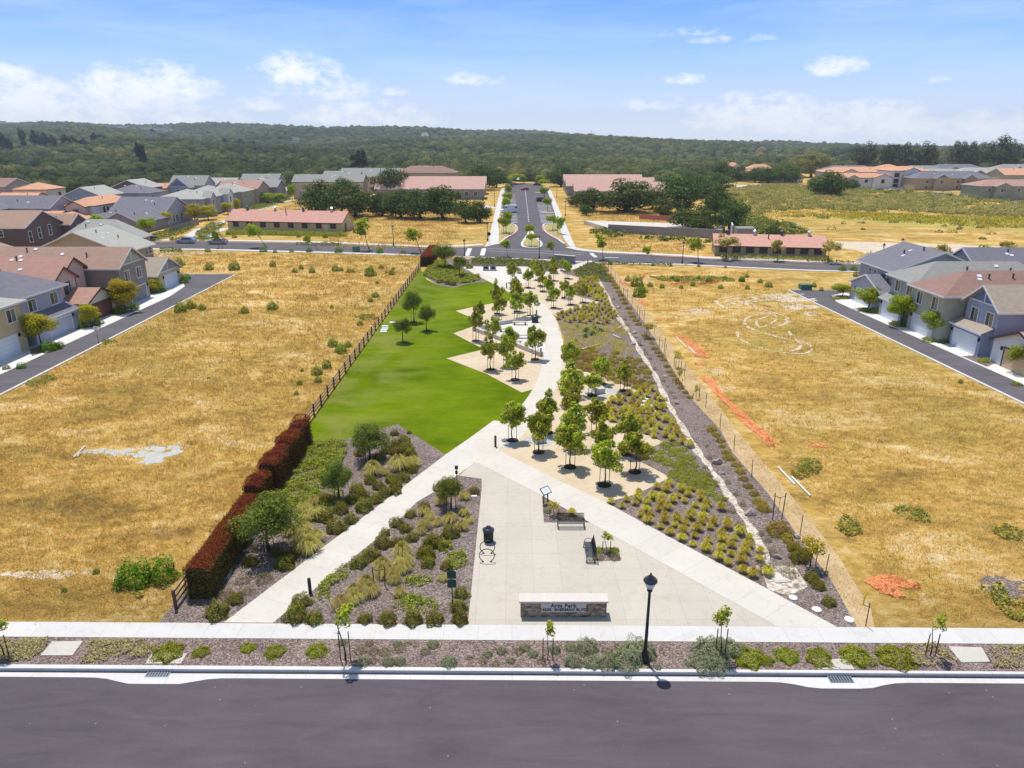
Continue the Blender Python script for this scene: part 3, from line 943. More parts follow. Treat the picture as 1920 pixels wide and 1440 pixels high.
sheet('planting_bed', pk((1112, 1027), (1160, 1027), (1164, 1052), (1116, 1052)), 0.032, M['mulch'], 0.03)
sheet('planting_bed', pk((976, 1116), (1128, 1119), (1128, 1122), (976, 1120)), 0.034, M['mulch2'], 0.03)
# paler granite pads under the two block seats, mulch band round the small willow lawn bed
sheet('seat_pad', pk((975, 826), (1010, 808), (1052, 824), (1018, 840)), 0.016, M['grey_gravel'])
sheet('seat_pad', pk((1090, 735), (1125, 722), (1165, 735), (1125, 746)), 0.016, M['grey_gravel'])
sheet('seat_pad', pk((1052, 561), (1062, 557), (1074, 562), (1062, 566)), 0.016, M['grey_gravel'])
# dry creek
crk = smooth_line(pk((1122, 525), (1141, 559), (1156, 589), (1171, 611), (1190, 641), (1205, 667), (1227, 701), (1248, 748), (1270, 785), (1305, 842), (1330, 875), (1360, 920), (1390, 962), (1418, 1008), (1445, 1062), (1480, 1094)), 5)
n = len(crk)
mbc = MB()
for i, p in enumerate(crk):
 a = Vector(crk[max(i - 1, 0)])
 b = Vector(crk[min(i + 1, n - 1)])
 t = (b - a).normalized()
 nn = Vector((-t.y, t.x))
 w = 0.27 + 0.09 * math.sin(i * 1.7) + (0.5 if i > n - 6 else 0) + 0.06 * math.sin(i * 0.6)
 mbc.v += [(p[0] + nn.x * w, p[1] + nn.y * w, 0.012), (p[0] - nn.x * w, p[1] - nn.y * w, 0.012)]
 if i:
  k = 2 * i
  mbc.f.append((k - 2, k - 1, k + 1, k))
o = mbc.build('creek_bed', M['creek'])
o['kind'] = 'structure'
sheet('creek_outfall', pk((1425, 1062), (1490, 1062), (1515, 1100), (1480, 1118), (1440, 1105)), 0.014, M['creek'])
# bare and gravelled patches in the fields
def blob(name, cx, cy, rx, ry, z, mat, seed, n=26, j=0.28):
 r = random.Random(seed)
 ph = [r.uniform(0, 6.28) for _ in range(4)]
 pts = []
 for i in range(n):
  a = 2 * math.pi * i / n
  k = 1 + j * (math.sin(2 * a + ph[0]) * 0.5 + math.sin(3 * a + ph[1]) * 0.35 + math.sin(5 * a + ph[2]) * 0.3 + r.uniform(-0.2, 0.2))
  pts.append((cx + math.cos(a) * rx * k, cy + math.sin(a) * ry * k))
 return ragged(name, pts, z, mat, r)
def ragged(name, pts, z, mat, r, k=5.0, smin=.12, smax=.5):
 # a worn patch: many small overlapping scraps, thinning out toward the edge
 xs, ys = [p[0] for p in pts], [p[1] for p in pts]
 cx, cy_ = sum(xs) / len(xs), sum(ys) / len(ys)
 mb = MB()
 A = (max(xs) - min(xs)) * (max(ys) - min(ys))
 sz = min(smax, max(smin, math.sqrt(A) * .16))
 for i in range(int(min(900, A / (sz * sz) * 2.6 + 30))):
  f = 1 / (1.18 if r.random() < .35 else .9)
  x, y = r.uniform(min(xs) - sz, max(xs) + sz), r.uniform(min(ys) - sz, max(ys) + sz)
  if not inpoly(cx + (x - cx) * f, cy_ + (y - cy_) * f, pts):
   continue
  s = sz * r.uniform(.3, 1.1)
  a0 = r.uniform(0, 6)
  mb.face([(x + math.cos(a0 + j * 1.05) * s * r.uniform(.6, 1.4), y + math.sin(a0 + j * 1.05) * s * r.uniform(.4, .9), z + .00003 * i) for j in range(6)])
 return struct(mb.build(name, mat))
def rough(poly, amp, step, seed=1):
 # the same outline with a wavering natural edge
 r = random.Random(seed)
 out = []
 n = len(poly)
 for i in range(n):
  a, b = Vector(poly[i][:2]), Vector(poly[(i + 1) % n][:2])
  m = max(1, int((b - a).length / step))
  for j in range(m):
   p = a.lerp(b, j / m)
   out.append((p.x + r.uniform(-amp, amp), p.y + r.uniform(-amp, amp) * .6))
 return out
for i, (u, v, rx, ry, mt) in enumerate(((300, 848, 2.0, 1.5, 'grey_gravel'), (222, 848, 0.9, 0.8, 'grey_gravel'), (180, 846, 1.1, 0.5, 'grey_gravel'), (285, 862, 0.7, 0.9, 'grey_gravel'),
                                 (100, 1078, 1.5, 0.4, 'dirt'), (75, 1077, 2.2, 0.35, 'pale_dirt'), (1305, 583, 2.6, 1.2, 'pale_dirt'), (1900, 1102, 1.6, 1.0, 'mulch'))):
 blob('gravel_patch', *G(u, v), rx, ry, 0.004 + 0.001 * i, M[mt], i)
# ---------------------------------------------------------------- alleys
def W(x, y):
 return (x, y)
lA = [G(440, 515), G(0, 740)]
sheet('alley', [(-54.3, 138.7), (-53.0, 66), (-52.4, 20), (-57.6, 20), (-57.6, 66), (-57.7, 118), (-59, 127), (-62, 133), (-68, 137.5), (-75, 139.2)], 0.010, M['asphalt3'])
mb = MB()
ribbon([(-80, 139.9), (-54.1, 139.0), (-52.85, 66), (-52.2, 20)], 0.17, -0.02, 0.11, mb)
struct(mb.build('kerb', M['kerb']))
sheet('driveway', [(-57.6, 20), (-57.6, 66), (-57.7, 118), (-59, 127), (-61.6, 131.6), (-62.2, 131), (-61.6, 118), (-61.2, 66), (-61.2, 20)], 0.016, concrete('driveway_concrete', (0.72, 0.70, 0.67), None, 2.6, 0.06))
lf, rt = G(1480, 545), G(1920, 757)
sheet('alley', [(48.6, 123.1), (51.3, 66.7), (53.4, 20), (58.2, 20), (55.6, 66), (53.3, 105), (52.9, 114), (54.2, 119), (57.5, 121.5), (66, 123)], 0.010, M['asphalt3'])
mb = MB()
ribbon([(66, 124.2), (48.5, 123.3), (51.15, 66.7), (53.2, 20)], 0.17, -0.02, 0.11, mb)
struct(mb.build('kerb', M['kerb']))
sheet('driveway', [(58.2, 20), (55.6, 66), (53.3, 105), (52.9, 114), (54.2, 119), (57.5, 121.3), (58.5, 118), (57.4, 100), (58.6, 66), (61, 20)], 0.016, MATS['driveway_concrete'])
# ---------------------------------------------------------------- far street and car park avenue
up = pk((300, 453), (440, 454), (560, 456), (700, 461), (800, 465.5), (870, 464.5), (918, 461))
upr = pk((1068, 466), (1091, 471), (1130, 475), (1200, 478), (1280, 482), (1325, 486), (1420, 489), (1512, 492.5), (1640, 497.5), (1840, 500), (1920, 502))
dn = pk((300, 466), (400, 467), (600, 472), (790, 477.5), (855, 480), (950, 484), (1010, 486), (1125, 492.5), (1280, 495), (1395, 501), (1512, 506), (1640, 509.5), (1920, 509))
st_poly = [(-190, up[0][1] + 4)] + up + upr + [(170, upr[-1][1] - 3), (170, dn[-1][1] - 1)] + dn[::-1] + [(-190, dn[0][1] + 4)]
sheet('street', st_poly, 0.02, M['asphalt2'])
av = pk((918, 461.5), (935, 458.5), (948, 447), (961, 440), (968, 434), (968, 425), (960, 421), (937, 419), (942, 385), (947, 356), (951, 350), (969, 344), (997, 344), (1019, 350), (1026, 354), (1036, 385), (1043, 405), (1047, 421), (1024, 421), (1019, 424), (1021, 433), (1033, 442), (1047, 449.5), (1057, 457), (1068, 466.5))
sheet('avenue', av, 0.032, M['asphalt2'])
# pavements along the far street
def band(pts, half, z0, z1, name, mat, off=0):
 mb = MB()
 ribbon(pts, half, z0, z1, mb, off)
 return struct(mb.build(name, mat))
band([(-190, up[0][1] + 7)] + [(x, y + 2.6) for x, y in up[:-1]] + [G(905, 458.5)], 1.2, -0.02, 0.10, 'pavement', M['walk'])
band([(x, y + 2.0) for x, y in upr[:1]] + [(x, y + 1.9) for x, y in upr[1:]] + [(170, upr[-1][1] - 1)], 1.2, -0.02, 0.10, 'pavement', M['walk'])
band([(-190, dn[0][1] + 2)] + [(x, y - 1.2) for x, y in dn[:4]], 0.9, -0.02, 0.10, 'pavement', M['walk'])
band([(x, y - 0.9) for x, y in dn[4:]] + [(170, dn[-1][1] - 2)], 0.6, -0.02, 0.10, 'pavement', M['walk'])
sheet('pavement', pk((908, 464), (937, 457), (934, 420), (940, 385), (946, 352), (940, 352), (931, 385), (923, 420), (916, 452)), 0.13, M['walk'], 0.14)
sheet('pavement', pk((1024, 350), (1030, 350), (1045, 385), (1060, 420), (1079, 464), (1068, 463), (1056, 446), (1044, 412), (1035, 384)), 0.13, M['walk'], 0.14)
sheet('path', pk((895, 390), (928, 391), (930, 388), (916, 387.5), (916, 385.5), (895, 385.5)), 0.05, M['walk'])
# painted kerbs round the corner beds, beds themselves
k1 = pk((935, 459), (949, 446.5), (961, 440.5), (968.5, 434), (968.5, 425), (960, 420.5), (938, 418.5))
k2 = pk((1046, 420.5), (1024, 420.5), (1018.5, 424), (1020.5, 433), (1033, 442.5), (1047, 450), (1058, 458))
for k in (k1, k2):
 mb = MB()
 ribbon(smooth_line(k, 4), 0.30, 0, 0.20, mb)
 struct(mb.build('kerb', M['kerb']))
sheet('corner_bed', pk((934, 458.5), (948, 446), (960, 440), (967, 433.5), (967, 425.5), (959, 421.3), (938, 419)), 0.14, M['straw_strip'], 0.12)
sheet('corner_bed', pk((1046, 421.3), (1025, 421.3), (1020, 424.5), (1022, 432.5), (1034, 441.5), (1048, 449), (1055, 453), (1055, 445)), 0.14, M['straw_strip'], 0.12)
isl = pk((979, 456), (979, 461), (984, 464.5), (998, 466), (1010, 465), (1015, 461), (1014, 455), (1004, 445), (998, 436), (994.5, 428), (991.5, 428), (991, 437), (985, 447))
sheet('median_bed', isl, 0.15, M['straw_strip'], 0.14)
mb = MB()
ribbon(smooth_line(isl + [isl[0]], 3), 0.28, 0, 0.21, mb)
struct(mb.build('kerb', M['kerb']))
for u0, v0, u1, v1 in ((1015, 399, 1040, 402), (1008, 378, 1026, 380), (941, 377, 960, 378), (938, 402, 957, 404), (1004, 361, 1020, 362)):
 a = G(u0, v0)
 b = G(u1, v1)
 sheet('island_bed', [(a[0], a[1] - 2.2), (b[0], a[1] - 2.2), (b[0], a[1] + 2.2), (a[0], a[1] + 2.2)], 0.15, M['straw_strip'], 0.13)
# red kerb faces at the corners
for k in (pk((969, 424.5), (969, 434.3), (962, 441), (950, 447.5), (936, 460)), pk((1018, 424), (1019.7, 433.5), (1032, 443), (1046, 450.5))):
 mb = MB()
 ribbon(smooth_line([(x, y) for x, y in k], 4), 0.16, 0.02, 0.225, mb)
 struct(mb.build('painted_kerb', M['kerbred']))
for a, b in (((270, 456), (333, 456)), ((778, 468), (806, 466.5)), ((1190, 478), (1330, 486.5)), ((768, 464), (790, 465))):
 mb = MB()
 p, q = G(*a), G(*b)
 ribbon([p, q], 0.2, 0, 0.13, mb)
 struct(mb.build('painted_kerb', M['kerbred']))
# painted markings
def mark(name, segs, w, z, mat):
 mb = MB()
 for a, b in segs:
  a, b = Vector(a), Vector(b)
  t = (b - a).normalized()
  nn = Vector((-t.y, t.x)) * (w / 2)
  mb.face([(a.x + nn.x, a.y + nn.y, z), (a.x - nn.x, a.y - nn.y, z), (b.x - nn.x, b.y - nn.y, z), (b.x + nn.x, b.y + nn.y, z)])
 o = mb.build(name, mat)
 return struct(o)
stall = []
for i in range(11):
 v = 418 - 2.6 * i - 0.15 * i * (10 - i) * 0.2
 if 399 < v < 406 and False:
  continue
 a = G(941 + (418 - v) * 0.12, v)
 b = G(966 + (418 - v) * 0.06, v - 0.9)
 stall.append((a, (a[0] + 5.0, a[1] + 1.3)))
for i in range(17):
 v = 419 - 2.4 * i
 if v < 352:
  break
 a = G(1046 - (419 - v) * 0.42, v)
 stall.append((a, (a[0] - 5.2, a[1] + 1.3)))
for i in range(14):
 v = 396 - 2.4 * i
 if v < 352:
  break
 a = G(943 + (396 - v) * 0.12, v)
 stall.append((a, (a[0] + 5.0, a[1] + 1.3)))
mark('road_markings', stall, 0.7, 0.040, M['paint_line'])
dash = []
a, b = Vector(G(991.5, 416)), Vector(G(984, 349))
for i in range(34):
 t0 = i / 34
 p = a.lerp(b, t0)
 q = a.lerp(b, t0 + 0.011)
 dash.append((p, q))
mark('road_markings', dash, 0.30, 0.040, M['paint_line'])
mark('road_markings', [(G(881, 466), G(875.5, 479.5)), (G(907.5, 466), G(904, 479))], 1.05, 0.030, M['paint_line'])
mark('road_markings', [(G(1108, 474.5), G(1117, 482.5))], 0.85, 0.030, M['paint_line'])
mark('road_markings', [(G(904, 465.5), G(1100, 474.5)), (G(900, 470), G(1095, 477.5))], 0.16, 0.030, M['paint_line'])
mark('road_markings', [(G(1135, 483), G(1160, 483.5))], 0.5, 0.030, M['paint_line'])
mark('road_markings', [(G(1435, 494), G(1560, 500)), (G(1435, 494.6), G(1560, 500.6))], 0.12, 0.030, M['yellow_line'])
mark('road_markings', [(G(1840, 504), G(1920, 505.5))], 0.12, 0.030, M['yellow_line'])
# ---------------------------------------------------------------- foliage builders (numpy)
def quads_mesh(name, cen, nrm, size, mat, rs, aspect=1.0, tint=None, tri=False):
 """one mesh of leaf-sized quads at cen (n,3) facing nrm, each its own mesh island"""
 n = len(cen)
 nrm = nrm / np.maximum(np.linalg.norm(nrm, axis=1, keepdims=True), 1e-6)
 a = rs.normal(size=(n, 3))
 t = a - nrm * np.sum(a * nrm, axis=1, keepdims=True)
 t /= np.maximum(np.linalg.norm(t, axis=1, keepdims=True), 1e-6)
 b = np.cross(nrm, t)
 s = np.broadcast_to(np.asarray(size, float).reshape(-1, 1), (n, 1)) * 0.5
 t = t * s
 b = b * s * aspect
 k = 3 if tri else 4
 V = np.empty((n, k, 3))
 if tri:
  V[:, 0] = cen - t - b
  V[:, 1] = cen + t - b
  V[:, 2] = cen + b * 1.3
 else:
  bend = nrm * s * 0.35
  V[:, 0] = cen - t - bend * 0.6
  V[:, 1] = cen - b + bend * 0.3
  V[:, 2] = cen + t - bend * 0.6
  V[:, 3] = cen + b + bend * 0.3
 return raw_mesh(name, V.reshape(-1, 3), n, k, mat, tint)
def raw_mesh(name, V, n, k, mat, tint=None):
 me = bpy.data.meshes.new(name)
 me.vertices.add(n * k)
 me.vertices.foreach_set('co', np.ascontiguousarray(V, dtype=np.float32).ravel())
 me.loops.add(n * k)
 me.loops.foreach_set('vertex_index', np.arange(n * k, dtype=np.int32))
 me.polygons.add(n)
 me.polygons.foreach_set('loop_start', np.arange(0, n * k, k, dtype=np.int32))
 me.update(calc_edges=True)
 if tint is not None:
  at = me.attributes.new('tint', 'FLOAT', 'POINT')
  at.data.foreach_set('value', np.repeat(np.asarray(tint, np.float32), k))
 me.materials.append(mat)
 return me
def clump_points(rs, centers, radii, per, flat=0.8, lo=-0.45, jit=0.16, up=0.35, nj=0.55):
 """points on the upper shells of several clumps; returns positions, normals"""
 cs, ns = [], []
 for c, r in zip(centers, radii):
  m = int(per * r * r)
  d = rs.normal(size=(m, 3))
  d /= np.linalg.norm(d, axis=1, keepdims=True)
  d[:, 2] = np.where(d[:, 2] < lo, -d[:, 2] * 0.6, d[:, 2])
  rr = r * (1 - np.abs(rs.normal(size=(m, 1))) * jit)
  p = d * rr * np.array([1, 1, flat])
  cs.append(p + np.asarray(c))
  nn = d + np.array([0, 0, up]) + rs.normal(size=(m, 3)) * nj
  ns.append(nn)
 return np.vstack(cs), np.vstack(ns)
def crown_mesh(name, seed, mat, rx, rz, nclump=12, cr=0.42, leaf=0.25, per=220, taper=0.0, flat=0.85, base=0.0, droop=0.0, ry=None):
 """crown centred on the origin's vertical axis, bottom at z = base, height 2*rz"""
 rs = np.random.RandomState(seed)
 ry = ry or rx
 cen, rad = [], []
 for i in range(nclump):
  for _ in range(30):
   d = rs.normal(size=3)
   d /= np.linalg.norm(d)
   k = rs.uniform(0.3, 0.9)
   p = d * k
   if all(np.linalg.norm((p - q) * np.array([1, 1, 1])) > cr * 0.62 for q in cen):
    break
  cen.append(p)
  rad.append(cr * rs.uniform(0.75, 1.15))
 cen = np.array(cen)
 cs, ns = [], []
 w = np.array([rx, ry, rz])
 for c, r in zip(cen, rad):
  m = int(per * r * r / (cr * cr) )
  d = rs.normal(size=(m, 3))
  d /= np.linalg.norm(d, axis=1, keepdims=True)
  rr = r * (1.08 - rs.normal(size=(m, 1)) * 0.17 - .12)
  p = c + d * rr * np.array([1, 1, flat])
  ns.append(d + p * 0.5 + np.array([0, 0, 0.70]) + rs.normal(size=(m, 3)) * 0.5)
  cs.append(p)
 p = np.vstack(cs)
 nn = np.vstack(ns)
 if taper:
  sc = 1 + taper * .25 - taper * 1.15 * np.clip((p[:, 2] + 1) / 2, 0, 1) ** 1.3 - .35 * np.clip(-.55 - p[:, 2], 0, 1)
  p[:, 0] *= sc
  p[:, 1] *= sc
 p = p * w
 p[:, 2] += rz + base
 if droop:
  p[:, 2] -= droop * (p[:, 0] ** 2 + p[:, 1] ** 2) / (rx * rx)
 return quads_mesh(name, p, nn, leaf * rs.uniform(0.6, 1.35, len(p)), mat, rs, 0.75)
def trunk_mesh(name, h, r, mat, seed=0, branches=5, spread=0.8, top=0.35, split=0.55, bend=0.1):
 rr = random.Random(seed)
 mb = MB()
 pts, rad = [], []
 bx = by = 0.0
 for i in range(5):
  t = i / 4
  pts.append((bx, by, h * t))
  rad.append(r * (1.25 if i == 0 else 1) * (1 - (1 - top) * t))
  bx += rr.uniform(-bend, bend)
  by += rr.uniform(-bend, bend)
 mb.tube(pts, rad, 7)
 for i in range(branches):
  a = 2 * math.pi * (i + rr.random() * 0.6) / max(branches, 1)
  z0 = h * rr.uniform(split, 0.95)
  k = min(3, int(z0 / h * 4))
  p0 = Vector(pts[k]).lerp(Vector(pts[k + 1]), (z0 / h * 4) - k)
  L = spread * rr.uniform(0.6, 1.0)
  p1 = p0 + Vector((math.cos(a) * L * 0.5, math.sin(a) * L * 0.5, L * 0.45))
  p2 = p0 + Vector((math.cos(a) * L, math.sin(a) * L, L * 0.95))
  mb.tube([p0, p1, p2], [r * 0.42, r * 0.3, r * 0.12], 5)
 return mb.mesh(name, mat, True)
def shrub_mesh(name, seed, mat, r, h, n=500, leaf=0.09, lumps=5, flat=1.0):
 rs = np.random.RandomState(seed)
 m = n
 d = rs.normal(size=(m, 3))
 d[:, 2] = np.abs(d[:, 2]) * 0.9 - 0.08
 d /= np.linalg.norm(d, axis=1, keepdims=True)
 ph = rs.uniform(0, 6.28, 6)
 az = np.arctan2(d[:, 1], d[:, 0])
 k = 1 + 0.13 * np.sin(lumps * az + ph[0]) + 0.10 * np.sin(3 * az + ph[1] + d[:, 2] * 4) + 0.09 * np.sin(7 * d[:, 2] + 2 * az + ph[2])
 rr = k * (1 - np.abs(rs.normal(size=m)) * 0.13)
 p = d * rr[:, None] * np.array([r, r, h])
 p[:, 2] = np.maximum(p[:, 2], 0.01)
 nn = d + np.array([0, 0, 0.35]) + rs.normal(size=(m, 3)) * 0.6
 return quads_mesh(name, p, nn, leaf * rs.uniform(0.6, 1.4, m), mat, rs, 0.7)
def tuft_mesh(name, seed, mat, r, h, n=140, w=0.03, droop=0.5, up=0.55):
 """fountain grass tuft: two-segment arching blades"""
 rs = np.random.RandomState(seed)
 az = rs.uniform(0, 6.283, n)
 ln = rs.uniform(0.25, 1.0, n) ** 0.6
 lx, ly = np.cos(az) * r * ln, np.sin(az) * r * ln
 hh = h * rs.uniform(0.7, 1.1, n) * (1 - 0.45 * ln ** 2)
 b0 = np.stack([lx * 0.12, ly * 0.12, np.zeros(n)], 1)
 b1 = np.stack([lx * 0.55, ly * 0.55, hh], 1)
 b2 = np.stack([lx, ly, hh * (1 - droop * ln)], 1)
 side = np.stack([-np.sin(az), np.cos(az), np.zeros(n)], 1) * w / 2
 V = np.empty((n * 2, 4, 3))
 V[:n, 0], V[:n, 1], V[:n, 2], V[:n, 3] = b0 - side, b0 + side, b1 + side, b1 - side
 V[n:, 0], V[n:, 1], V[n:, 2], V[n:, 3] = b1 - side, b1 + side, b2 + side * 0.2, b2 - side * 0.2
 return raw_mesh(name, V.reshape(-1, 3), 2 * n, 4, mat)
def cover_obj(name, poly, h, mat, dens, leaf, seed, label, cat='ground cover', lump=1.3, kind='stuff', z=0.02):
 """ground cover filling a world polygon: leaf quads over a lumpy surface"""
 rs = np.random.RandomState(seed)
 xs = [p[0] for p in poly]
 ys = [p[1] for p in poly]
 A = (max(xs) - min(xs)) * (max(ys) - min(ys))
 n = int(A * dens)
 X = rs.uniform(min(xs), max(xs), n)
 Y = rs.uniform(min(ys), max(ys), n)
 m = inpoly_np(X, Y, poly)
 X, Y = X[m], Y[m]
 n = len(X)
 f = np.sin(X * 2.1 / lump + np.sin(Y * 1.3) * 1.2) * np.sin(Y * 2.3 / lump + np.sin(X * 1.7) * 1.1)
 f2 = np.sin(X * 5.1 + 1.0 + np.sin(Y * 3.0)) * np.sin(Y * 5.7 + 0.3)
 hh = h * (0.55 + 0.35 * f + 0.18 * f2)
 keep = rs.uniform(size=n) < np.clip(0.75 + 0.6 * f + 0.3 * f2, 0.15, 1)
 X, Y, hh = X[keep], Y[keep], hh[keep]
 n = len(X)
 p = np.stack([X, Y, z + hh * rs.uniform(0.55, 1.0, n)], 1)
 nn = np.stack([rs.normal(size=n) * 0.55, rs.normal(size=n) * 0.55, np.ones(n)], 1)
 me = quads_mesh(name, p, nn, leaf * rs.uniform(0.6, 1.4, n), mat, rs, 0.75)
 o = link(name, me)
 return tag(o, label, cat, None, kind)
def blades_obj(name, poly, dens, h, w, mat, seed, label, per=7, spread=0.16, maxn=60000, cat='dry grass', keepf=None):
 """dry grass: clumps of leaning triangular blades"""
 rs = np.random.RandomState(seed)
 xs = [p[0] for p in poly]
 ys = [p[1] for p in poly]
 A = (max(xs) - min(xs)) * (max(ys) - min(ys))
 n = int(A * dens)
 X = rs.uniform(min(xs), max(xs), n)
 Y = rs.uniform(min(ys), max(ys), n)
 m = inpoly_np(X, Y, poly)
 # patchy: thin out where a slow pattern says so
 f = np.sin(X * 0.9 + np.sin(Y * 0.55) * 1.6) * np.sin(Y * 0.8 + np.sin(X * 0.45) * 1.4)
 m &= rs.uniform(size=n) < 0.8 + 0.2 * f
 if keepf is not None:
  m &= keepf(X, Y)
 X, Y = X[m][:maxn], Y[m][:maxn]
 n = len(X)
 lean = rs.uniform(0, 6.28, n)
 X = np.repeat(X, per)
 Y = np.repeat(Y, per)
 lean = np.repeat(lean, per) + rs.normal(size=n * per) * 0.9
 n = n * per
 hx = X + rs.normal(size=n) * spread
 hy = Y + rs.normal(size=n) * spread
 H = h * rs.uniform(0.5, 1.25, n)
 L = H * rs.uniform(0.4, 1.3, n)
 a = rs.uniform(0, 3.14, n)
 dx, dy = np.cos(a) * w / 2, np.sin(a) * w / 2
 V = np.empty((n, 3, 3))
 V[:, 0] = np.stack([hx - dx, hy - dy, np.zeros(n)], 1)
 V[:, 1] = np.stack([hx + dx, hy + dy, np.zeros(n)], 1)
 V[:, 2] = np.stack([hx + np.cos(lean) * L, hy + np.sin(lean) * L, H], 1)
 o = link(name, raw_mesh(name, V.reshape(-1, 3), n, 3, mat))
 return tag(o, label, cat, None, 'stuff')
# ---------------------------------------------------------------- houses
def frame(dirn):
 """local frame of a wall face: returns rotation for 'e','w','s','n' (outward normal)"""
 return {'s': 0.0, 'e': R(90), 'n': R(180), 'w': R(-90)}[dirn]
def add_window(root, vol, dirn, pos, z, w, h, fm, gm=None, style='slide', sill=True):
 """pos: distance along the face from its left end as seen from outside"""
 x0, x1, y0, y1 = vol[:4]
 if dirn == 's':
  c = (x0 + pos, y0)
 elif dirn == 'n':
  c = (x1 - pos, y1)
 elif dirn == 'e':
  c = (x1, y0 + pos)
 else:
  c = (x0, y1 - pos)
 Mx = Matrix.Translation((c[0], c[1], z)) @ Matrix.Rotation(frame(dirn), 4, 'Z')
 mb = MB()
 b = 0.13
 mb.quadbox(-w / 2 - b, w / 2 + b, -0.06, 0.02, h, h + b, Mx)
 mb.quadbox(-w / 2 - b, w / 2 + b, -0.10 if sill else -0.06, 0.02, -b, 0, Mx)
 mb.quadbox(-w / 2 - b, -w / 2, -0.06, 0.02, 0, h, Mx)
 mb.quadbox(w / 2, w / 2 + b, -0.06, 0.02, 0, h, Mx)
 if style == 'slide':
  mb.quadbox(-0.035, 0.035, -0.05, 0.02, 0, h, Mx)
 elif style == 'sash':
  mb.quadbox(-w / 2, w / 2, -0.05, 0.02, h * 0.5 - 0.03, h * 0.5 + 0.03, Mx)
 fr = mb.build('window', fm, root)
 g = MB()
 if style == 'slide':
  g.quadbox(-w / 2, -0.035, -0.02, 0.015, 0, h, Mx)
  g.build('pane', M['glass'], fr)
  g = MB()
  g.quadbox(0.035, w / 2, -0.02, 0.015, 0, h, Mx)
  g.build('pane', M['glass2'], fr)
 else:
  g.quadbox(-w / 2, w / 2, -0.02, 0.015, 0, h, Mx)
  g.build('pane', gm or M['glass'], fr)
 return fr
def add_garage(root, vol, dirn, pos, w, h, dm, fm):
 x0, x1, y0, y1 = vol[:4]
 c = {'s': (x0 + pos, y0), 'n': (x1 - pos, y1), 'e': (x1, y0 + pos), 'w': (x0, y1 - pos)}[dirn]
 Mx = Matrix.Translation((c[0], c[1], 0)) @ Matrix.Rotation(frame(dirn), 4, 'Z')
 mb = MB()
 mb.quadbox(-w / 2, w / 2, -0.025, 0.02, 0.02, h, Mx)
 d = mb.build('garage_door', dm, root)
 mb = MB()
 b = 0.14
 mb.quadbox(-w / 2 - b, w / 2 + b, -0.07, 0.02, h, h + b, Mx)
 mb.quadbox(-w / 2 - b, -w / 2, -0.07, 0.02, 0, h, Mx)
 mb.quadbox(w / 2, w / 2 + b, -0.07, 0.02, 0, h, Mx)
 mb.build('frame', fm, d)
 for s in (-1, 1):
  mb = MB()
  mb.quadbox(s * (w / 2 + 0.42) - 0.09, s * (w / 2 + 0.42) + 0.09, -0.22, 0.0, h - 0.35, h + 0.05, Mx)
  mb.build('wall_lamp', M['black'], root)
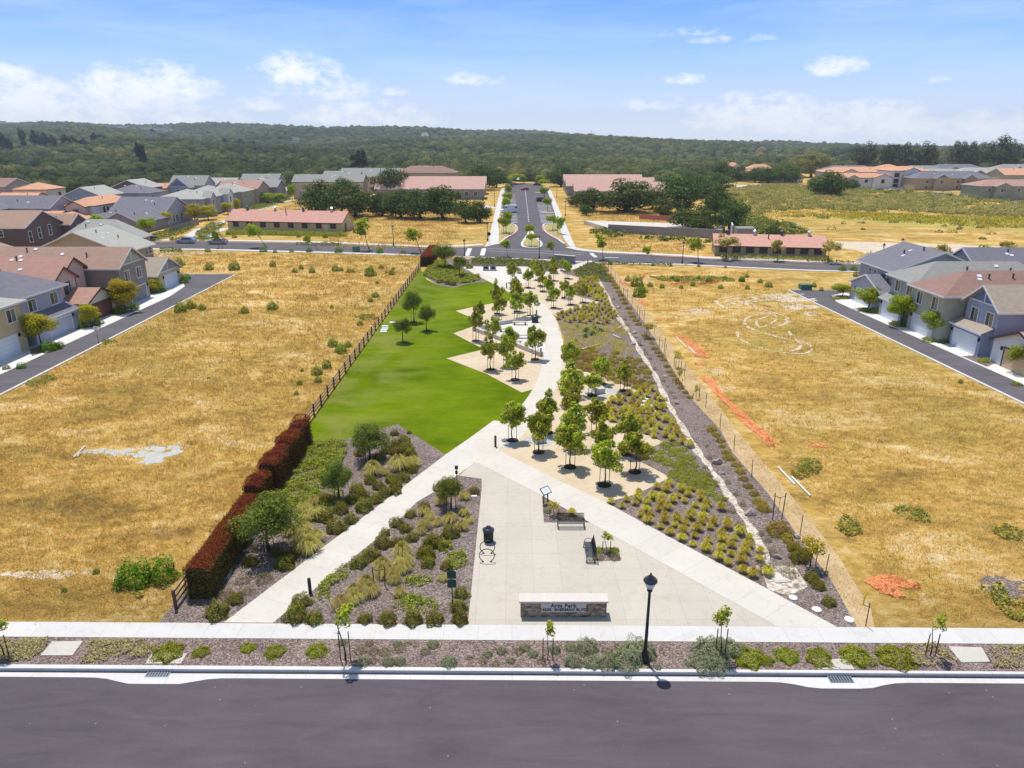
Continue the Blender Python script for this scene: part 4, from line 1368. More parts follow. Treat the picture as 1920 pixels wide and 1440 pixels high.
def house(name, label, origin, rz, vols, trim='white', cat='house', group=None, vents=True, seed=1):
 """vols: dicts x0,x1,y0,y1,h,roof('gable_x','gable_y','hip','shed_*','flat'),rise,wall,rm,(z0),(win),(gar),(over),(gablepanel)"""
 root = thing(name, label, cat, (origin[0], origin[1], 0), rz, group)
 rr = random.Random(seed)
 for v in vols:
  x0, x1, y0, y1, h = v['x0'], v['x1'], v['y0'], v['y1'], v['h']
  z0 = v.get('z0', 0.0)
  rise = v.get('rise', 2.0)
  ov = v.get('over', 0.45)
  wm = WALL[v['wall']]
  tm = M[v.get('trim', trim)] if v.get('trim', trim) in M else M['white']
  kind = v['roof']
  mb = MB()
  mb.quadbox(x0, x1, y0, y1, z0, h)
  xm, ym = (x0 + x1) / 2, (y0 + y1) / 2
  if kind == 'gable_x':
   hw = (y1 - y0) / 2
   for xx in (x0, x1):
    mb.face([(xx, y0, h), (xx, y1, h), (xx, ym, h + rise)])
  elif kind == 'gable_y':
   for yy in (y0, y1):
    mb.face([(x0, yy, h), (x1, yy, h), (xm, yy, h + rise)])
  mb.build('wall', wm, root)
  if v.get('panel'):                                # darker boarded gable panel with a king post
   d = v['panel']
   pm = MB()
   fr = MB()
   if d in 'ew':
    xx = x1 + 0.03 if d == 'e' else x0 - 0.03
    hw = (y1 - y0) / 2 * 0.78
    r2 = rise * 0.78
    pm.slab([(xx, ym - hw, h + 0.25), (xx, ym + hw, h + 0.25), (xx, ym, h + 0.25 + r2 * 0.93)], 0.04)
    s = 0.05 if d == 'e' else -0.05
    fr.quadbox(min(xx, xx + s), max(xx, xx + s), ym - hw - 0.5, ym + hw + 0.5, h + 0.08, h + 0.24)
    fr.quadbox(min(xx, xx + s), max(xx, xx + s), ym - 0.08, ym + 0.08, h + 0.24, h + rise * 0.9)
   else:
    yy = y0 - 0.03
    hw = (x1 - x0) / 2 * 0.78
    r2 = rise * 0.78
    pm.slab([(xm - hw, yy, h + 0.25), (xm + hw, yy, h + 0.25), (xm, yy, h + 0.25 + r2 * 0.93)], 0.04)
    fr.quadbox(xm - hw - 0.5, xm + hw + 0.5, yy - 0.05, yy, h + 0.08, h + 0.24)
   g = pm.build('gable_panel', WALL[v.get('pmat', v['wall'])], root)
   fr.build('trim', tm, g)
  rb, fb = MB(), MB()
  t = 0.14
  if kind in ('gable_x', 'gable_y'):
   along = kind[-1]
   if along == 'x':
    a0, a1, b0, b1 = x0 - ov, x1 + ov, y0, y1
   else:
    a0, a1, b0, b1 = y0 - ov, y1 + ov, x0, x1
   bm_ = (b0 + b1) / 2
   sl = rise / ((b1 - b0) / 2)
   ze = h - ov * sl
   def pt(a, b, z):
    return (a, b, z) if along == 'x' else (b, a, z)
   zo = 0.16
   for be, in ((b0 - ov,), (b1 + ov,)):
    rb.slab([pt(a0, be, ze + zo), pt(a1, be, ze + zo), pt(a1, bm_, h + rise + zo), pt(a0, bm_, h + rise + zo)], t)
   for aa, s in ((a0, -1), (a1, 1)):                     # rake boards
    for be in (b0 - ov, b1 + ov):
     e0, e1 = (aa - 0.045, aa) if s < 0 else (aa, aa + 0.045)
     P0 = [(be, ze + zo + 0.02), (bm_, h + rise + zo + 0.02), (bm_, h + rise + zo - 0.24), (be, ze + zo - 0.24)]
     q = [pt(e0, b, z) for b, z in P0] + [pt(e1, b, z) for b, z in P0]
     k = len(fb.v)
     fb.v += q
     fb.f += [tuple(k + i for i in f) for f in ((0, 1, 2, 3), (7, 6, 5, 4), (0, 4, 5, 1), (1, 5, 6, 2), (2, 6, 7, 3), (3, 7, 4, 0))]
   for be, s in ((b0 - ov, -1), (b1 + ov, 1)):           # eave fascia
    c0, c1 = (be - 0.05, be) if s < 0 else (be, be + 0.05)
    if along == 'x':
     fb.quadbox(a0, a1, c0, c1, ze + zo - 0.22, ze + zo)
    else:
     fb.quadbox(c0, c1, a0, a1, ze + zo - 0.22, ze + zo)
  elif kind in ('hip', 'hip_x', 'hip_y'):
   X0, X1, Y0, Y1 = x0 - ov, x1 + ov, y0 - ov, y1 + ov
   Lx, Ly = X1 - X0, Y1 - Y0
   zt, zb = h + rise, h + 0.02
   hx = v.get('hipf', 1.0)
   if (Lx >= Ly and kind != 'hip_y') or kind == 'hip_x':
    i_ = Ly / 2 * hx
    r0, r1 = (X0 + i_, ym, zt), (X1 - i_, ym, zt)
    faces = [[(X0, Y0, zb), (X1, Y0, zb), r1, r0], [(X1, Y1, zb), (X0, Y1, zb), r0, r1], [(X1, Y0, zb), (X1, Y1, zb), r1], [(X0, Y1, zb), (X0, Y0, zb), r0]]
   else:
    i_ = Lx / 2 * hx
    r0, r1 = (xm, Y0 + i_, zt), (xm, Y1 - i_, zt)
    faces = [[(X1, Y0, zb), (X1, Y1, zb), r1, r0], [(X0, Y1, zb), (X0, Y0, zb), r0, r1], [(X0, Y0, zb), (X1, Y0, zb), r0], [(X1, Y1, zb), (X0, Y1, zb), r1]]
   for f in faces:
    rb.face(f)
   rb.face([(X0, Y0, zb - 0.002), (X0, Y1, zb - 0.002), (X1, Y1, zb - 0.002), (X1, Y0, zb - 0.002)])
   for q in ((X0, X1, Y0 - 0.05, Y0), (X0, X1, Y1, Y1 + 0.05), (X0 - 0.05, X0, Y0, Y1), (X1, X1 + 0.05, Y0, Y1)):
    fb.quadbox(*q, zb - 0.20, zb + 0.03)
  elif kind.startswith('shed'):
   d = kind[-1]
   lo, hi = h + 0.02, h + rise
   if d == 'e':
    q = [(x1 + ov, y0 - ov, lo - 0.1), (x1 + ov, y1 + ov, lo - 0.1), (x0, y1 + ov, hi), (x0, y0 - ov, hi)]
    fb.quadbox(x1 + ov, x1 + ov + 0.05, y0 - ov, y1 + ov, lo - 0.32, lo - 0.08)
   elif d == 'w':
    q = [(x0 - ov, y0 - ov, lo - 0.1), (x0 - ov, y1 + ov, lo - 0.1), (x1, y1 + ov, hi), (x1, y0 - ov, hi)]
    fb.quadbox(x0 - ov - 0.05, x0 - ov, y0 - ov, y1 + ov, lo - 0.32, lo - 0.08)
   else:
    q = [(x0 - ov, y0 - ov, lo - 0.1), (x1 + ov, y0 - ov, lo - 0.1), (x1 + ov, y1, hi), (x0 - ov, y1, hi)]
    fb.quadbox(x0 - ov, x1 + ov, y0 - ov - 0.05, y0 - ov, lo - 0.32, lo - 0.08)
   rb.slab(q, 0.12)
   mb2 = MB()
   if d in 'ew':
    xe, xi = (x1, x0) if d == 'e' else (x0, x1)
    for yy in (y0, y1):
     mb2 = MB()
     mb2.face([(xe, yy, h - 0.01), (xi, yy, h - 0.01), (xi, yy, hi - 0.14)])
     mb2.build('wall', wm, root)
  else:
   rb.quadbox(x0 - ov, x1 + ov, y0 - ov, y1 + ov, h, h + 0.2)
  ro = rb.build('roof', ROOF[v['rm']], root)
  if fb.v:
   fb.build('fascia', tm, ro)
  if vents and (x1 - x0) * (y1 - y0) > 60 and kind in ('gable_x', 'gable_y', 'hip', 'hip_x', 'hip_y'):
   for i in range(v.get('nv', 3)):
    fx = rr.uniform(0.25, 0.75)
    if 'x' in kind or (kind == 'hip' and (x1 - x0) >= (y1 - y0)):
     px = x0 + (x1 - x0) * fx
     q = rr.uniform(0.2, 0.45)
     py = y0 + (ym - y0) * 2 * q
     pz = h + rise * q * 2
     tilt = Matrix.Rotation(math.atan2(rise, (y1 - y0) / 2), 4, 'X')
    else:
     py = y0 + (y1 - y0) * fx
     q = rr.uniform(0.2, 0.45)
     sgn = 1 if v.get('vside', 'e') == 'e' else -1
     px = xm + sgn * (x1 - xm) * (1 - 2 * q)
     pz = h + rise * 2 * q
     tilt = Matrix.Rotation(sgn * math.atan2(rise, (x1 - x0) / 2), 4, 'Y')
    vb = MB()
    if i % 2 == 0:
     vb.box((0, 0, 0.16), (0.55, 0.45, 0.12), M=Matrix.Translation((px, py, pz)) @ tilt)
     vb.build('roof_vent', M['white'], ro)
    else:
     vb.tube([(px, py, pz - 0.1), (px, py, pz + 0.65)], 0.11, 7)
     vb.tube([(px, py, pz + 0.65), (px, py, pz + 0.75)], 0.15, 7)
     vb.build('flue', M['darkgrey'], ro)
  for wdef in v.get('win', ()):
   add_window(root, (x0, x1, y0, y1), *wdef[:5], tm, None, wdef[5] if len(wdef) > 5 else 'sash')
  for gdef in v.get('gar', ()):
   add_garage(root, (x0, x1, y0, y1), *gdef, tm)
 return root
def V_(x0, x1, y0, y1, h, roof, rise, wall, rm, **k):
 d = dict(x0=x0, x1=x1, y0=y0, y1=y1, h=h, roof=roof, rise=rise, wall=wall, rm=rm)
 d.update(k)
 return d
GL = 'houses facing the left alley'
GR = 'houses facing the right alley'
O0 = (0, 0)
# --- left alley row; roots sit at the middle of each house's front
def H(name, label, vols, o, group=None, **k):
 vv = []
 for v in vols:
  d = dict(v)
  d['x0'] -= o[0]
  d['x1'] -= o[0]
  d['y0'] -= o[1]
  d['y1'] -= o[1]
  vv.append(d)
 return house(name, label, o, 0, vv, group=group, **k)
H('house', 'yellow two-storey house with a white garage door at the left edge of the photo', [
 V_(-74, -60.9, 73.5, 86.3, 6.2, 'hip', 2.6, 'yellow', 'palegrey', over=0.6,
       win=[('e', 10.9, 4.0, 1.5, 1.5, 'slide'), ('e', 4.4, 4.0, 1.5, 1.5, 'slide')], gar=[('e', 8.6, 4.9, 2.4, M['garagewhite'])])], (-61, 80), GL, seed=3)
H('house', 'blue-grey two-storey house with a purple-grey hip roof over a grey garage door', [
 V_(-76, -62.3, 87.6, 97.2, 6.1, 'hip', 2.9, 'lilac', 'slate', over=0.7, win=[('e', 3.0, 3.9, 1.5, 1.5, 'slide'), ('e', 7.6, 3.9, 1.5, 1.5, 'slide')]),
 V_(-62.3, -60.9, 88.0, 97.4, 2.9, 'shed_e', 0.75, 'lilac', 'slate', over=0.35, gar=[('e', 5.4, 4.9, 2.25, M['garagegrey'])])], (-61.5, 92.5), GL, seed=5)
H('house', 'pink stucco house with two small gables and a one-storey brown-doored garage wing', [
 V_(-80, -64.6, 98.9, 104.4, 6.0, 'gable_x', 1.7, 'pink', 'rust', trim='browntrim', win=[('e', 3.3, 3.9, 1.3, 1.5, 'slide')]),
 V_(-80, -66.2, 104.4, 109.6, 6.6, 'gable_x', 1.6, 'pink', 'rust', trim='browntrim', win=[('e', 1.9, 4.0, 1.3, 1.5, 'slide')]),
 V_(-66.2, -60.9, 100.0, 107.2, 2.8, 'gable_x', 1.5, 'cream', 'rust', trim='browntrim', over=0.35, gar=[('e', 3.6, 4.9, 2.3, M['garagebrown'])])], (-61.5, 103.5), GL, seed=6)
H('house', 'taupe two-storey house with a long brown roof and a boarded gable over two windows', [
 V_(-84, -61.2, 110.2, 118.7, 6.2, 'gable_x', 2.5, 'taupe', 'brown', panel='e', pmat='sage', win=[('e', 2.3, 3.7, 1.4, 1.6, 'slide'), ('e', 6.0, 3.7, 1.4, 1.6, 'slide')], gar=[('e', 5.0, 4.9, 2.3, M['garagetaupe'])], nv=5)], (-61.5, 114.5), GL, seed=8)
H('garage', 'small yellow garage with a white door beside the turning end of the alley', [
 V_(-71, -61.3, 121.6, 130.9, 2.9, 'gable_x', 2.3, 'yellow', 'tan', panel='e', pmat='grey', gar=[('e', 5.4, 4.9, 2.25, M['garagewhite'])])], (-61.5, 126), GL, cat='garage', seed=9)
H('house', 'one-storey tan house with a very wide pale grey gable roof behind the alley row', [
 V_(-100, -81, 149, 161.5, 2.9, 'gable_y', 4.0, 'tan', 'palegrey', over=0.6, win=[('e', 9.5, 1.0, 1.1, 1.3, 'sash'), ('e', 11.2, 1.0, 1.1, 1.3, 'sash')], nv=5),
 V_(-102, -86, 161.5, 171, 3.6, 'hip', 4.2, 'tan', 'palegrey', over=0.5)], (-88, 155), None, seed=12)
H('house', 'dark brown two-storey house with white-framed windows and a brown roof', [
 V_(-132, -110, 163, 176.5, 6.3, 'gable_x', 3.0, 'brown', 'brown', over=0.5, win=[('e', 1.6, 2.9, 1.0, 2.3), ('e', 5.0, 3.4, 1.0, 2.3), ('e', 9.0, 3.6, 1.0, 2.3), ('e', 7.6, 0.3, 0.9, 1.5), ('e', 9.6, 0.3, 1.5, 1.5, 'slide'), ('e', 11.6, 0.5, 0.9, 1.4), ('s', 14.6, 4.2, 0.9, 1.4), ('s', 16.5, 4.2, 0.9, 1.4)]),
 V_(-118, -107.8, 176.5, 183.5, 5.6, 'gable_x', 2.0, 'brown', 'brown', win=[('e', 3.4, 3.4, 1.0, 1.7)])], (-112, 168), None, seed=13)
H('house', 'low brown-roofed garage building between the yellow and dark brown houses', [
 V_(-124, -106.2, 143.5, 153, 3.0, 'gable_y', 3.0, 'taupe', 'brown', over=0.5)], (-110, 148), None, cat='garage', seed=14)
H('house', 'lilac house with a long slate roof and blue front gable behind the brown house', [
 V_(-166, -137, 216, 229, 6.0, 'gable_x', 2.9, 'lilac', 'slate', win=[('e', 3.8, 3.2, 0.9, 1.8), ('s', 25, 3.0, 0.9, 1.6), ('s', 22, 3.0, 0.9, 1.6), ('s', 18, 3.0, 0.9, 1.6)]),
 V_(-162, -149, 209, 216, 6.0, 'gable_y', 2.6, 'sky', 'slate', panel='s', pmat='deepblue', win=[('s', 6.5, 3.6, 1.3, 1.5, 'slide')])], (-150, 218), None, seed=15)
H('house', 'pale stucco house with an orange tile roof and dark shutters by its window', [
 V_(-134, -125.8, 219, 242, 6.2, 'hip_y', 2.2, 'white', 'clay', trim='browntrim', win=[('e', 6.0, 3.6, 0.7, 1.7), ('e', 8.0, 3.6, 0.7, 1.7), ('e', 12.0, 3.6, 0.8, 1.7), ('e', 19.5, 3.6, 0.8, 2.0)]),
 V_(-132.6, -127, 216.6, 219, 6.2, 'gable_y', 1.5, 'pink', 'clay', trim='browntrim', over=0.35, win=[('s', 2.9, 3.4, 1.4, 1.9)]),
 V_(-135, -124.6, 207, 216.6, 3.0, 'gable_y', 1.8, 'cream', 'clay', trim='browntrim', over=0.4, win=[('s', 7.5, 1.0, 1.0, 1.3)]),
 V_(-140, -132.6, 212, 219, 3.6, 'gable_x', 1.4, 'cream', 'clay', trim='browntrim')], (-130, 222), None, seed=16)
H('house', 'one-storey mauve house with slate roof and two front gables beside the board fence', [
 V_(-122, -105.5, 219, 240, 3.4, 'gable_x', 4.6, 'lilac', 'slate', win=[('e', 7.5, 0.9, 1.0, 1.9), ('e', 10, 0.6, 1.7, 2.2, 'slide'), ('e', 13, 0.9, 1.0, 1.9)]),
 V_(-114.5, -104, 202, 219, 3.2, 'gable_y', 2.7, 'mauve', 'slate', panel=None, win=[('s', 6.2, 0.9, 1.4, 2.3)]),
 V_(-121, -113.5, 206, 219, 3.0, 'gable_y', 2.0, 'lilac', 'slate', win=[('s', 4.4, 0.6, 1.3, 2.1)])], (-108, 212), None, seed=17)
GLF = 'terraced houses along the far left path'
H('house', 'long grey-green hip-roofed row house above the bright yellow trees', [
 V_(-121, -105, 247, 264, 6.1, 'hip', 2.7, 'bluegrey', 'palegrey', win=[('s', 13.5, 3.4, 0.9, 1.5), ('e', 3, 3.4, 0.9, 1.5), ('e', 13, 3.4, 0.9, 1.5)]),
 V_(-106, -103.4, 251, 255.5, 6.3, 'gable_x', 1.8, 'lilac', 'palegrey', over=.3, win=[('e', 2.2, 3.4, 1.1, 1.9)])], (-112, 254), GLF, seed=18)
H('house', 'pale blue row house with pointed dormers next to the grey-green row house', [
 V_(-120, -105.5, 266, 281, 6.1, 'hip', 3.0, 'sky', 'palegrey', win=[('e', 9, 3.4, 1.0, 1.6), ('e', 12, 1, 1.0, 1.6)]),
 V_(-107, -103.6, 267.5, 272, 6.4, 'gable_x', 1.8, 'white', 'palegrey', over=.3, win=[('e', 2.2, 3.4, 1.2, 1.9)])], (-112, 272), GLF, seed=19)
H('house', 'cream row house with grey hip roof, third of the terrace', [
 V_(-119, -104.5, 284, 297, 6.0, 'hip', 2.8, 'olive', 'palegrey', win=[('e', 4, 3.4, 1.0, 1.6), ('e', 9, 3.4, 1.0, 1.6)])], (-112, 290), GLF, seed=20)
H('house', 'tan row house with a red-brown roof and small gable', [
 V_(-120, -104, 300, 314, 6.2, 'gable_x', 2.6, 'tan', 'rust', win=[('e', 3.6, 3.2, 1.3, 1.7, 'slide'), ('e', 10, 3.2, 1.0, 1.6)])], (-112, 306), GLF, seed=21)
H('house', 'brown and blue row house with a grey roof at the far end of the terrace', [
 V_(-124, -101.5, 317, 330, 5.8, 'gable_x', 2.5, 'mauve', 'grey', win=[('e', 4, 3.2, 1.2, 1.6)]),
 V_(-118, -103, 333, 343, 3.2, 'gable_y', 2.6, 'lilac', 'palegrey', panel='s', pmat='deepblue')], (-110, 324), GLF, seed=22)
GLB = 'houses at the far left edge of the woods'
H('house', 'blue house with grey roof and two gables nearest the woods', [
 V_(-128, -111, 347, 361, 6.0, 'gable_x', 3.5, 'sky', 'grey', win=[('e', 6, 3.4, 1, 1.5)]),
 V_(-122, -112, 341, 347, 5.6, 'gable_y', 2.4, 'sky', 'palegrey', panel='s', pmat='deepblue', win=[('s', 6, 3.6, 1.6, 1.5, 'slide')])], (-122, 348), GLB, seed=23)
H('house', 'blue house with a grey roof and white ridge line, west of the tall blue one', [
 V_(-141, -127, 336, 348, 5.6, 'gable_x', 2.7, 'sky', 'palegrey', win=[('s', 5, 3.0, 1.0, 1.5)]),
 V_(-133.5, -127, 331, 336, 5.0, 'gable_y', 2.6, 'sky', 'palegrey', panel='s', pmat='deepblue')], (-138, 340), GLB, seed=24)
H('house', 'lavender house with steep grey roof and arched gable vent', [
 V_(-151, -136, 325, 337, 6.2, 'gable_x', 3.6, 'lilac', 'grey', win=[('s', 12, 3.4, 1.0, 1.5)]),
 V_(-149, -140, 319, 325, 5.6, 'gable_y', 3.8, 'sky', 'grey', panel='s', pmat='deepblue', win=[('s', 4.5, 3.0, 2.0, 1.5, 'slide')])], (-144, 328), GLB, seed=25)
H('house', 'blue two-storey house with grey roof and two white windows in its gable', [
 V_(-161, -147.5, 263, 278, 6.0, 'gable_y', 2.8, 'sky', 'palegrey', win=[('s', 4, 2.7, 1.2, 2.1), ('s', 7.8, 2.7, 1.2, 2.1)])], (-154, 268), GLB, seed=26)
H('house', 'pale blue house with slate roof tucked behind the blue gable house', [
 V_(-157, -141, 285, 298, 5.6, 'hip', 2.6, 'sky', 'slate', win=[('e', 3, 3.0, 1.4, 1.6), ('e', 8, 3.2, 0.7, 0.9), ('e', 10, 3.2, 0.7, 0.9)])], (-150, 290), GLB, seed=27)
H('house', 'dark brown house with a tall grey gable roof against the woods', [
 V_(-166, -151, 304, 318, 6.2, 'gable_y', 3.0, 'brown', 'palegrey', win=[('e', 5, 3.2, 1.3, 1.3)])], (-162, 312), GLB, seed=28)
H('house', 'low house with an orange tile roof between brown and lavender houses', [
 V_(-160, -151, 325, 333, 4.8, 'gable_x', 1.8, 'cream', 'clay', trim='browntrim')], (-155, 329), GLB, seed=29)
H('house', 'pink stucco house with orange hip roof standing against the woods', [
 V_(-182, -170, 268, 280, 7.8, 'hip', 2.3, 'cream', 'clay', trim='browntrim', win=[('s', 3.5, 5.2, 0.9, 1.5), ('s', 8, 5.2, 0.9, 1.5), ('e', 8, 5.0, 1.2, 1.4)]),
 V_(-182, -168.5, 257, 268, 5.2, 'gable_x', 1.8, 'cream', 'clay', trim='browntrim')], (-180, 266), GLB, seed=30)
H('house', 'cream house with an arched window and orange roof cut by the left edge', [
 V_(-188, -166, 234, 246, 5.4, 'gable_y', 2.2, 'cream', 'clay', trim='browntrim', win=[('s', 17, 2.8, 1.8, 1.7)])], (-172, 240), GLB, seed=31)
H('house', 'mauve house with a brown roof, farthest at the left edge', [
 V_(-216, -196, 284, 300, 8.0, 'gable_x', 2.6, 'mauve', 'redbrown')], (-200, 290), GLB, seed=32)
# --- big beige blocks behind the oaks
GB = 'beige blocks behind the oaks'
H('apartment_block', 'large beige building with a long grey roof behind the dark oaks', [
 V_(-97, -66, 326, 338, 7.4, 'gable_x', 2.8, 'beige', 'grey', trim='browntrim', win=[('s', 14, 4.2, 1.2, 1.6), ('s', 22, 4.2, 1.2, 1.6)]),
 V_(-86, -70, 338, 346, 9.4, 'gable_x', 1.9, 'beige', 'grey')], (-82, 334), GB, cat='building', seed=33)
H('apartment_block', 'grey-roofed block with a blue gable end behind the beige building', [
 V_(-84, -56, 362, 376, 8.0, 'gable_x', 3.6, 'beige', 'grey', panel='e', pmat='deepblue', win=[('e', 7, 3.0, 1.8, 2.4)])], (-70, 368), GB, cat='building', seed=34)
H('apartment_block', 'brown-roofed block, farthest of the beige buildings left of the avenue', [
 V_(-62, -30, 392, 408, 8.6, 'hip', 3.2, 'tan', 'redbrown'), V_(-72, -58, 386, 398, 8, 'gable_x', 2.6, 'beige', 'brown')], (-48, 398), GB, cat='building', seed=35)
# --- old barracks
BG = 'old barracks either side of the avenue'
H('barracks', 'old barracks with pale red roof and dark boarded windows left of the avenue', [
 V_(-60, -12.6, 324, 338, 4.7, 'gable_x', 3.4, 'concrete', 'oldtile', over=0.6, vents=False, win=[('s', a, 1.6, 1.6, 1.6) for a in (22, 27, 31.5, 36, 40, 44)])], (-36, 330), BG, cat='barracks', vents=False)
H('barracks', 'second pale red barracks roof, behind the first left of the avenue', [
 V_(-59, -13, 353, 366, 4.9, 'gable_x', 3.2, 'concrete', 'oldtile', over=0.6)], (-36, 360), BG, cat='barracks', vents=False)
H('barracks', 'nearest pale red barracks right of the avenue, half behind oaks', [
 V_(27.5, 66.5, 318, 331, 4.2, 'gable_x', 3.2, 'concrete', 'oldtile', over=0.6, win=[('s', a, 1.4, 1.6, 1.6) for a in (4, 9)])], (46, 324), BG, cat='barracks', vents=False)
H('barracks', 'middle pale red barracks right of the avenue', [
 V_(26, 67, 346, 359, 4.7, 'gable_x', 3.2, 'concrete', 'oldtile', over=0.6)], (46, 352), BG, cat='barracks', vents=False)
H('barracks', 'farthest pale red barracks right of the avenue', [
 V_(27, 66, 374, 388, 5.0, 'gable_x', 3.0, 'concrete', 'oldtile', over=0.6)], (46, 380), BG, cat='barracks', vents=False)
def barrack_cowls(objs):
 pass
def long_hut(label, p0, p1, depth, h, rise, wall, rm, nwin, door, seed):
 a, b = Vector(p0), Vector(p1)
 L = (b - a).length
 rz = math.atan2(b.y - a.y, b.x - a.x)
 wins = [('s', L * (i + 0.6) / (nwin + 0.2), h * 0.38, 1.5, h * 0.42, 'sash') for i in range(nwin)]
 r = house('hut', label, (a.x, a.y), rz, [V_(0, L, 0, depth, h, 'gable_x', rise, wall, rm, over=0.5, trim='browntrim', win=wins)], cat='hut', group='low red-roofed huts along the far street', vents=False)
 for i in range(4):
  x = L * (0.12 + 0.25 * i)
  mb = MB()
  mb.tube([(x, depth / 2, h + rise), (x, depth / 2, h + rise + 0.75)], [0.3, 0.3], 10)
  mb.lathe([(0.5, h + rise + 0.75), (0.48, h + rise + 0.95), (0.1, h + rise + 1.2)], 10, (x, depth / 2, 0))
  mb.build('roof_cowl', M['chrome'] if i % 2 else M['darkgrey'], r)
 mb = MB()
 mb.tube([(L * 0.49, depth * 0.3, h + rise * 0.5), (L * 0.49, depth * 0.3, h + rise + 1.0)], 0.13, 8)
 mb.build('flue', M['darkgrey'], r)
 if door:
  mb = MB()
  mb.quadbox(L * 0.845, L * 0.845 + 1.3, -0.06, 0.02, 0, 2.1)
  mb.build('door', WALL['stucco_cream'] if 'stucco_cream' in WALL else WALL['cream'], r)
  mb = MB()
  mb.quadbox(L, L + 0.06, depth * 0.25, depth * 0.25 + 1.2, 0, 2.2)
  mb.build('door', M['darkgrey'], r)
 return r
long_hut('long yellow hut with a pale red tile roof left of the avenue', (-83.6, 213), (-48.6, 206.3), 9, 2.7, 2.6, 'ochre', 'redtile', 8, True, 1)
long_hut('long khaki hut with a pale red tile roof right of the avenue', (46.3, 163), (69.8, 158.8), 9, 2.4, 1.9, 'khaki', 'redtile', 8, False, 2)
# --- roofless concrete basin right of the avenue
r = thing('concrete_basin', 'roofless concrete basin with pale floor and grey walls behind bushes', 'basin', (45, 205, 0))
def rel(pts, o):
 return [(p[0] - o[0], p[1] - o[1]) for p in pts]
fl = [G(1095, 413.5, 1.2), G(1200, 416.5, 1.2), G(1300, 419.5, 1.2), G(1360, 424, 1.2), G(1352, 433.5, 1.2), G(1250, 430, 1.2), G(1140, 426.5, 1.2)]
MB().prism(rel(fl, (45, 205)), 0, 1.2).build('floor_slab', M['path'], r)
mb = MB()
for a, b, hh in ((G(1140, 436), G(1250, 442), 2.3), (G(1250, 442), G(1352, 448), 2.4)):
 ribbon(rel([a, b], (45, 205)), 0.2, 0, hh, mb)
mb.build('wall', WALL['concrete'], r)
mb = MB()
ribbon(rel([G(1198, 418), G(1290, 422)], (45, 205)), 0.15, 1.2, 2.6, mb)
mb.build('end_wall', M['kerbred'], r)
r = thing('concrete_blockhouse', 'grey concrete block with a long pale wall behind the right hut', 'blockhouse', (66, 195, 0))
a, b = G(1381, 447.5), G(1415, 447.5)
o_ = (66, 195)
MB().prism(rel([a, b, (b[0] + .6, b[1] + 5), (a[0] + .6, a[1] + 5)], o_), 0, 2.7).build('block', WALL['concrete'], r)
mb = MB()
ribbon(rel([(a[0] + .2, a[1] + 5), G(1368, 432), G(1368, 422)], o_), 0.2, 0, 3.0, mb)
mb.build('wall', M['kerb'], r)
# --- right alley row (fronts face -x)
H('garage', 'pale grey garage with dark roof, farthest along the right alley', [
 V_(56.2, 64, 106.8, 116.8, 2.9, 'gable_x', 1.9, 'lilac', 'slate', over=0.35, gar=[('w', 4.6, 4.9, 2.25, M['garagewhite'])])], (56.5, 112), GR, cat='garage', seed=40)
H('house', 'grey house with a big dark slate roof behind the farthest right garage', [
 V_(58.6, 72.4, 108.5, 119.5, 6.0, 'gable_y', 2.8, 'bluegrey', 'slate', over=0.6, vside='w', win=[('w', 3.5, 4.0, 0.8, 1.2), ('w', 5.2, 4.0, 0.8, 1.2), ('w', 8.4, 4.2, 0.7, 0.9)], nv=4),
 V_(72.4, 82, 110, 119, 6.0, 'gable_x', 2.6, 'bluegrey', 'slate')], (60, 113), GR, seed=41)
H('house', 'blue-grey house with a grey hip roof between slate and red-brown roofs', [
 V_(56.6, 76, 98.2, 105.2, 6.1, 'hip', 2.5, 'bluegrey', 'grey', over=0.7, hipf=1.1, win=[('w', 2.0, 4.0, 1.3, 1.5, 'slide'), ('w', 5.2, 4.0, 1.3, 1.5, 'slide')], nv=5),
 V_(55.4, 56.6, 98.9, 105.2, 2.8, 'shed_w', 0.7, 'bluegrey', 'grey', over=0.25, gar=[('w', 3.3, 4.7, 2.25, M['garagewhite'])])], (56, 101.5), GR, seed=42)
H('house', 'sage green house with a red-brown hip roof on the right alley', [
 V_(55.5, 76, 89.6, 97.3, 6.1, 'hip', 2.6, 'sage', 'redbrown', over=0.65, hipf=1.1, win=[('w', 2.0, 3.9, 1.3, 1.6, 'slide'), ('w', 5.7, 3.9, 1.3, 1.6, 'slide')], gar=[('w', 3.7, 4.9, 2.3, M['garagewhite'])], nv=5)], (56, 93.5), GR, seed=43)
H('house', 'lavender-blue house with a deep blue boarded gable above two windows', [
 V_(57.8, 77, 82.3, 88.6, 6.0, 'gable_x', 2.2, 'blue', 'tan', over=0.6, panel='w', pmat='deepblue', win=[('w', 1.75, 3.5, 1.3, 1.7, 'slide'), ('w', 4.7, 3.5, 1.3, 1.7, 'slide')], nv=2),
 V_(56.6, 57.8, 82.9, 88.9, 3.0, 'shed_w', 0.65, 'blue', 'tan', over=0.3, gar=[('w', 3.0, 4.7, 2.25, M['garagewhite'])])], (57, 85.5), GR, seed=44)
H('house', 'cream garage with a tan door cut off by the right edge', [
 V_(57.0, 68, 72.5, 81.2, 2.8, 'gable_x', 1.8, 'white', 'rust', trim='browntrim', over=0.4, gar=[('w', 4.6, 4.9, 2.25, M['garagetan'])]),
 V_(62, 80, 72, 80.5, 5.2, 'gable_x', 1.8, 'cream', 'rust', trim='browntrim')], (57.5, 77), GR, seed=45)
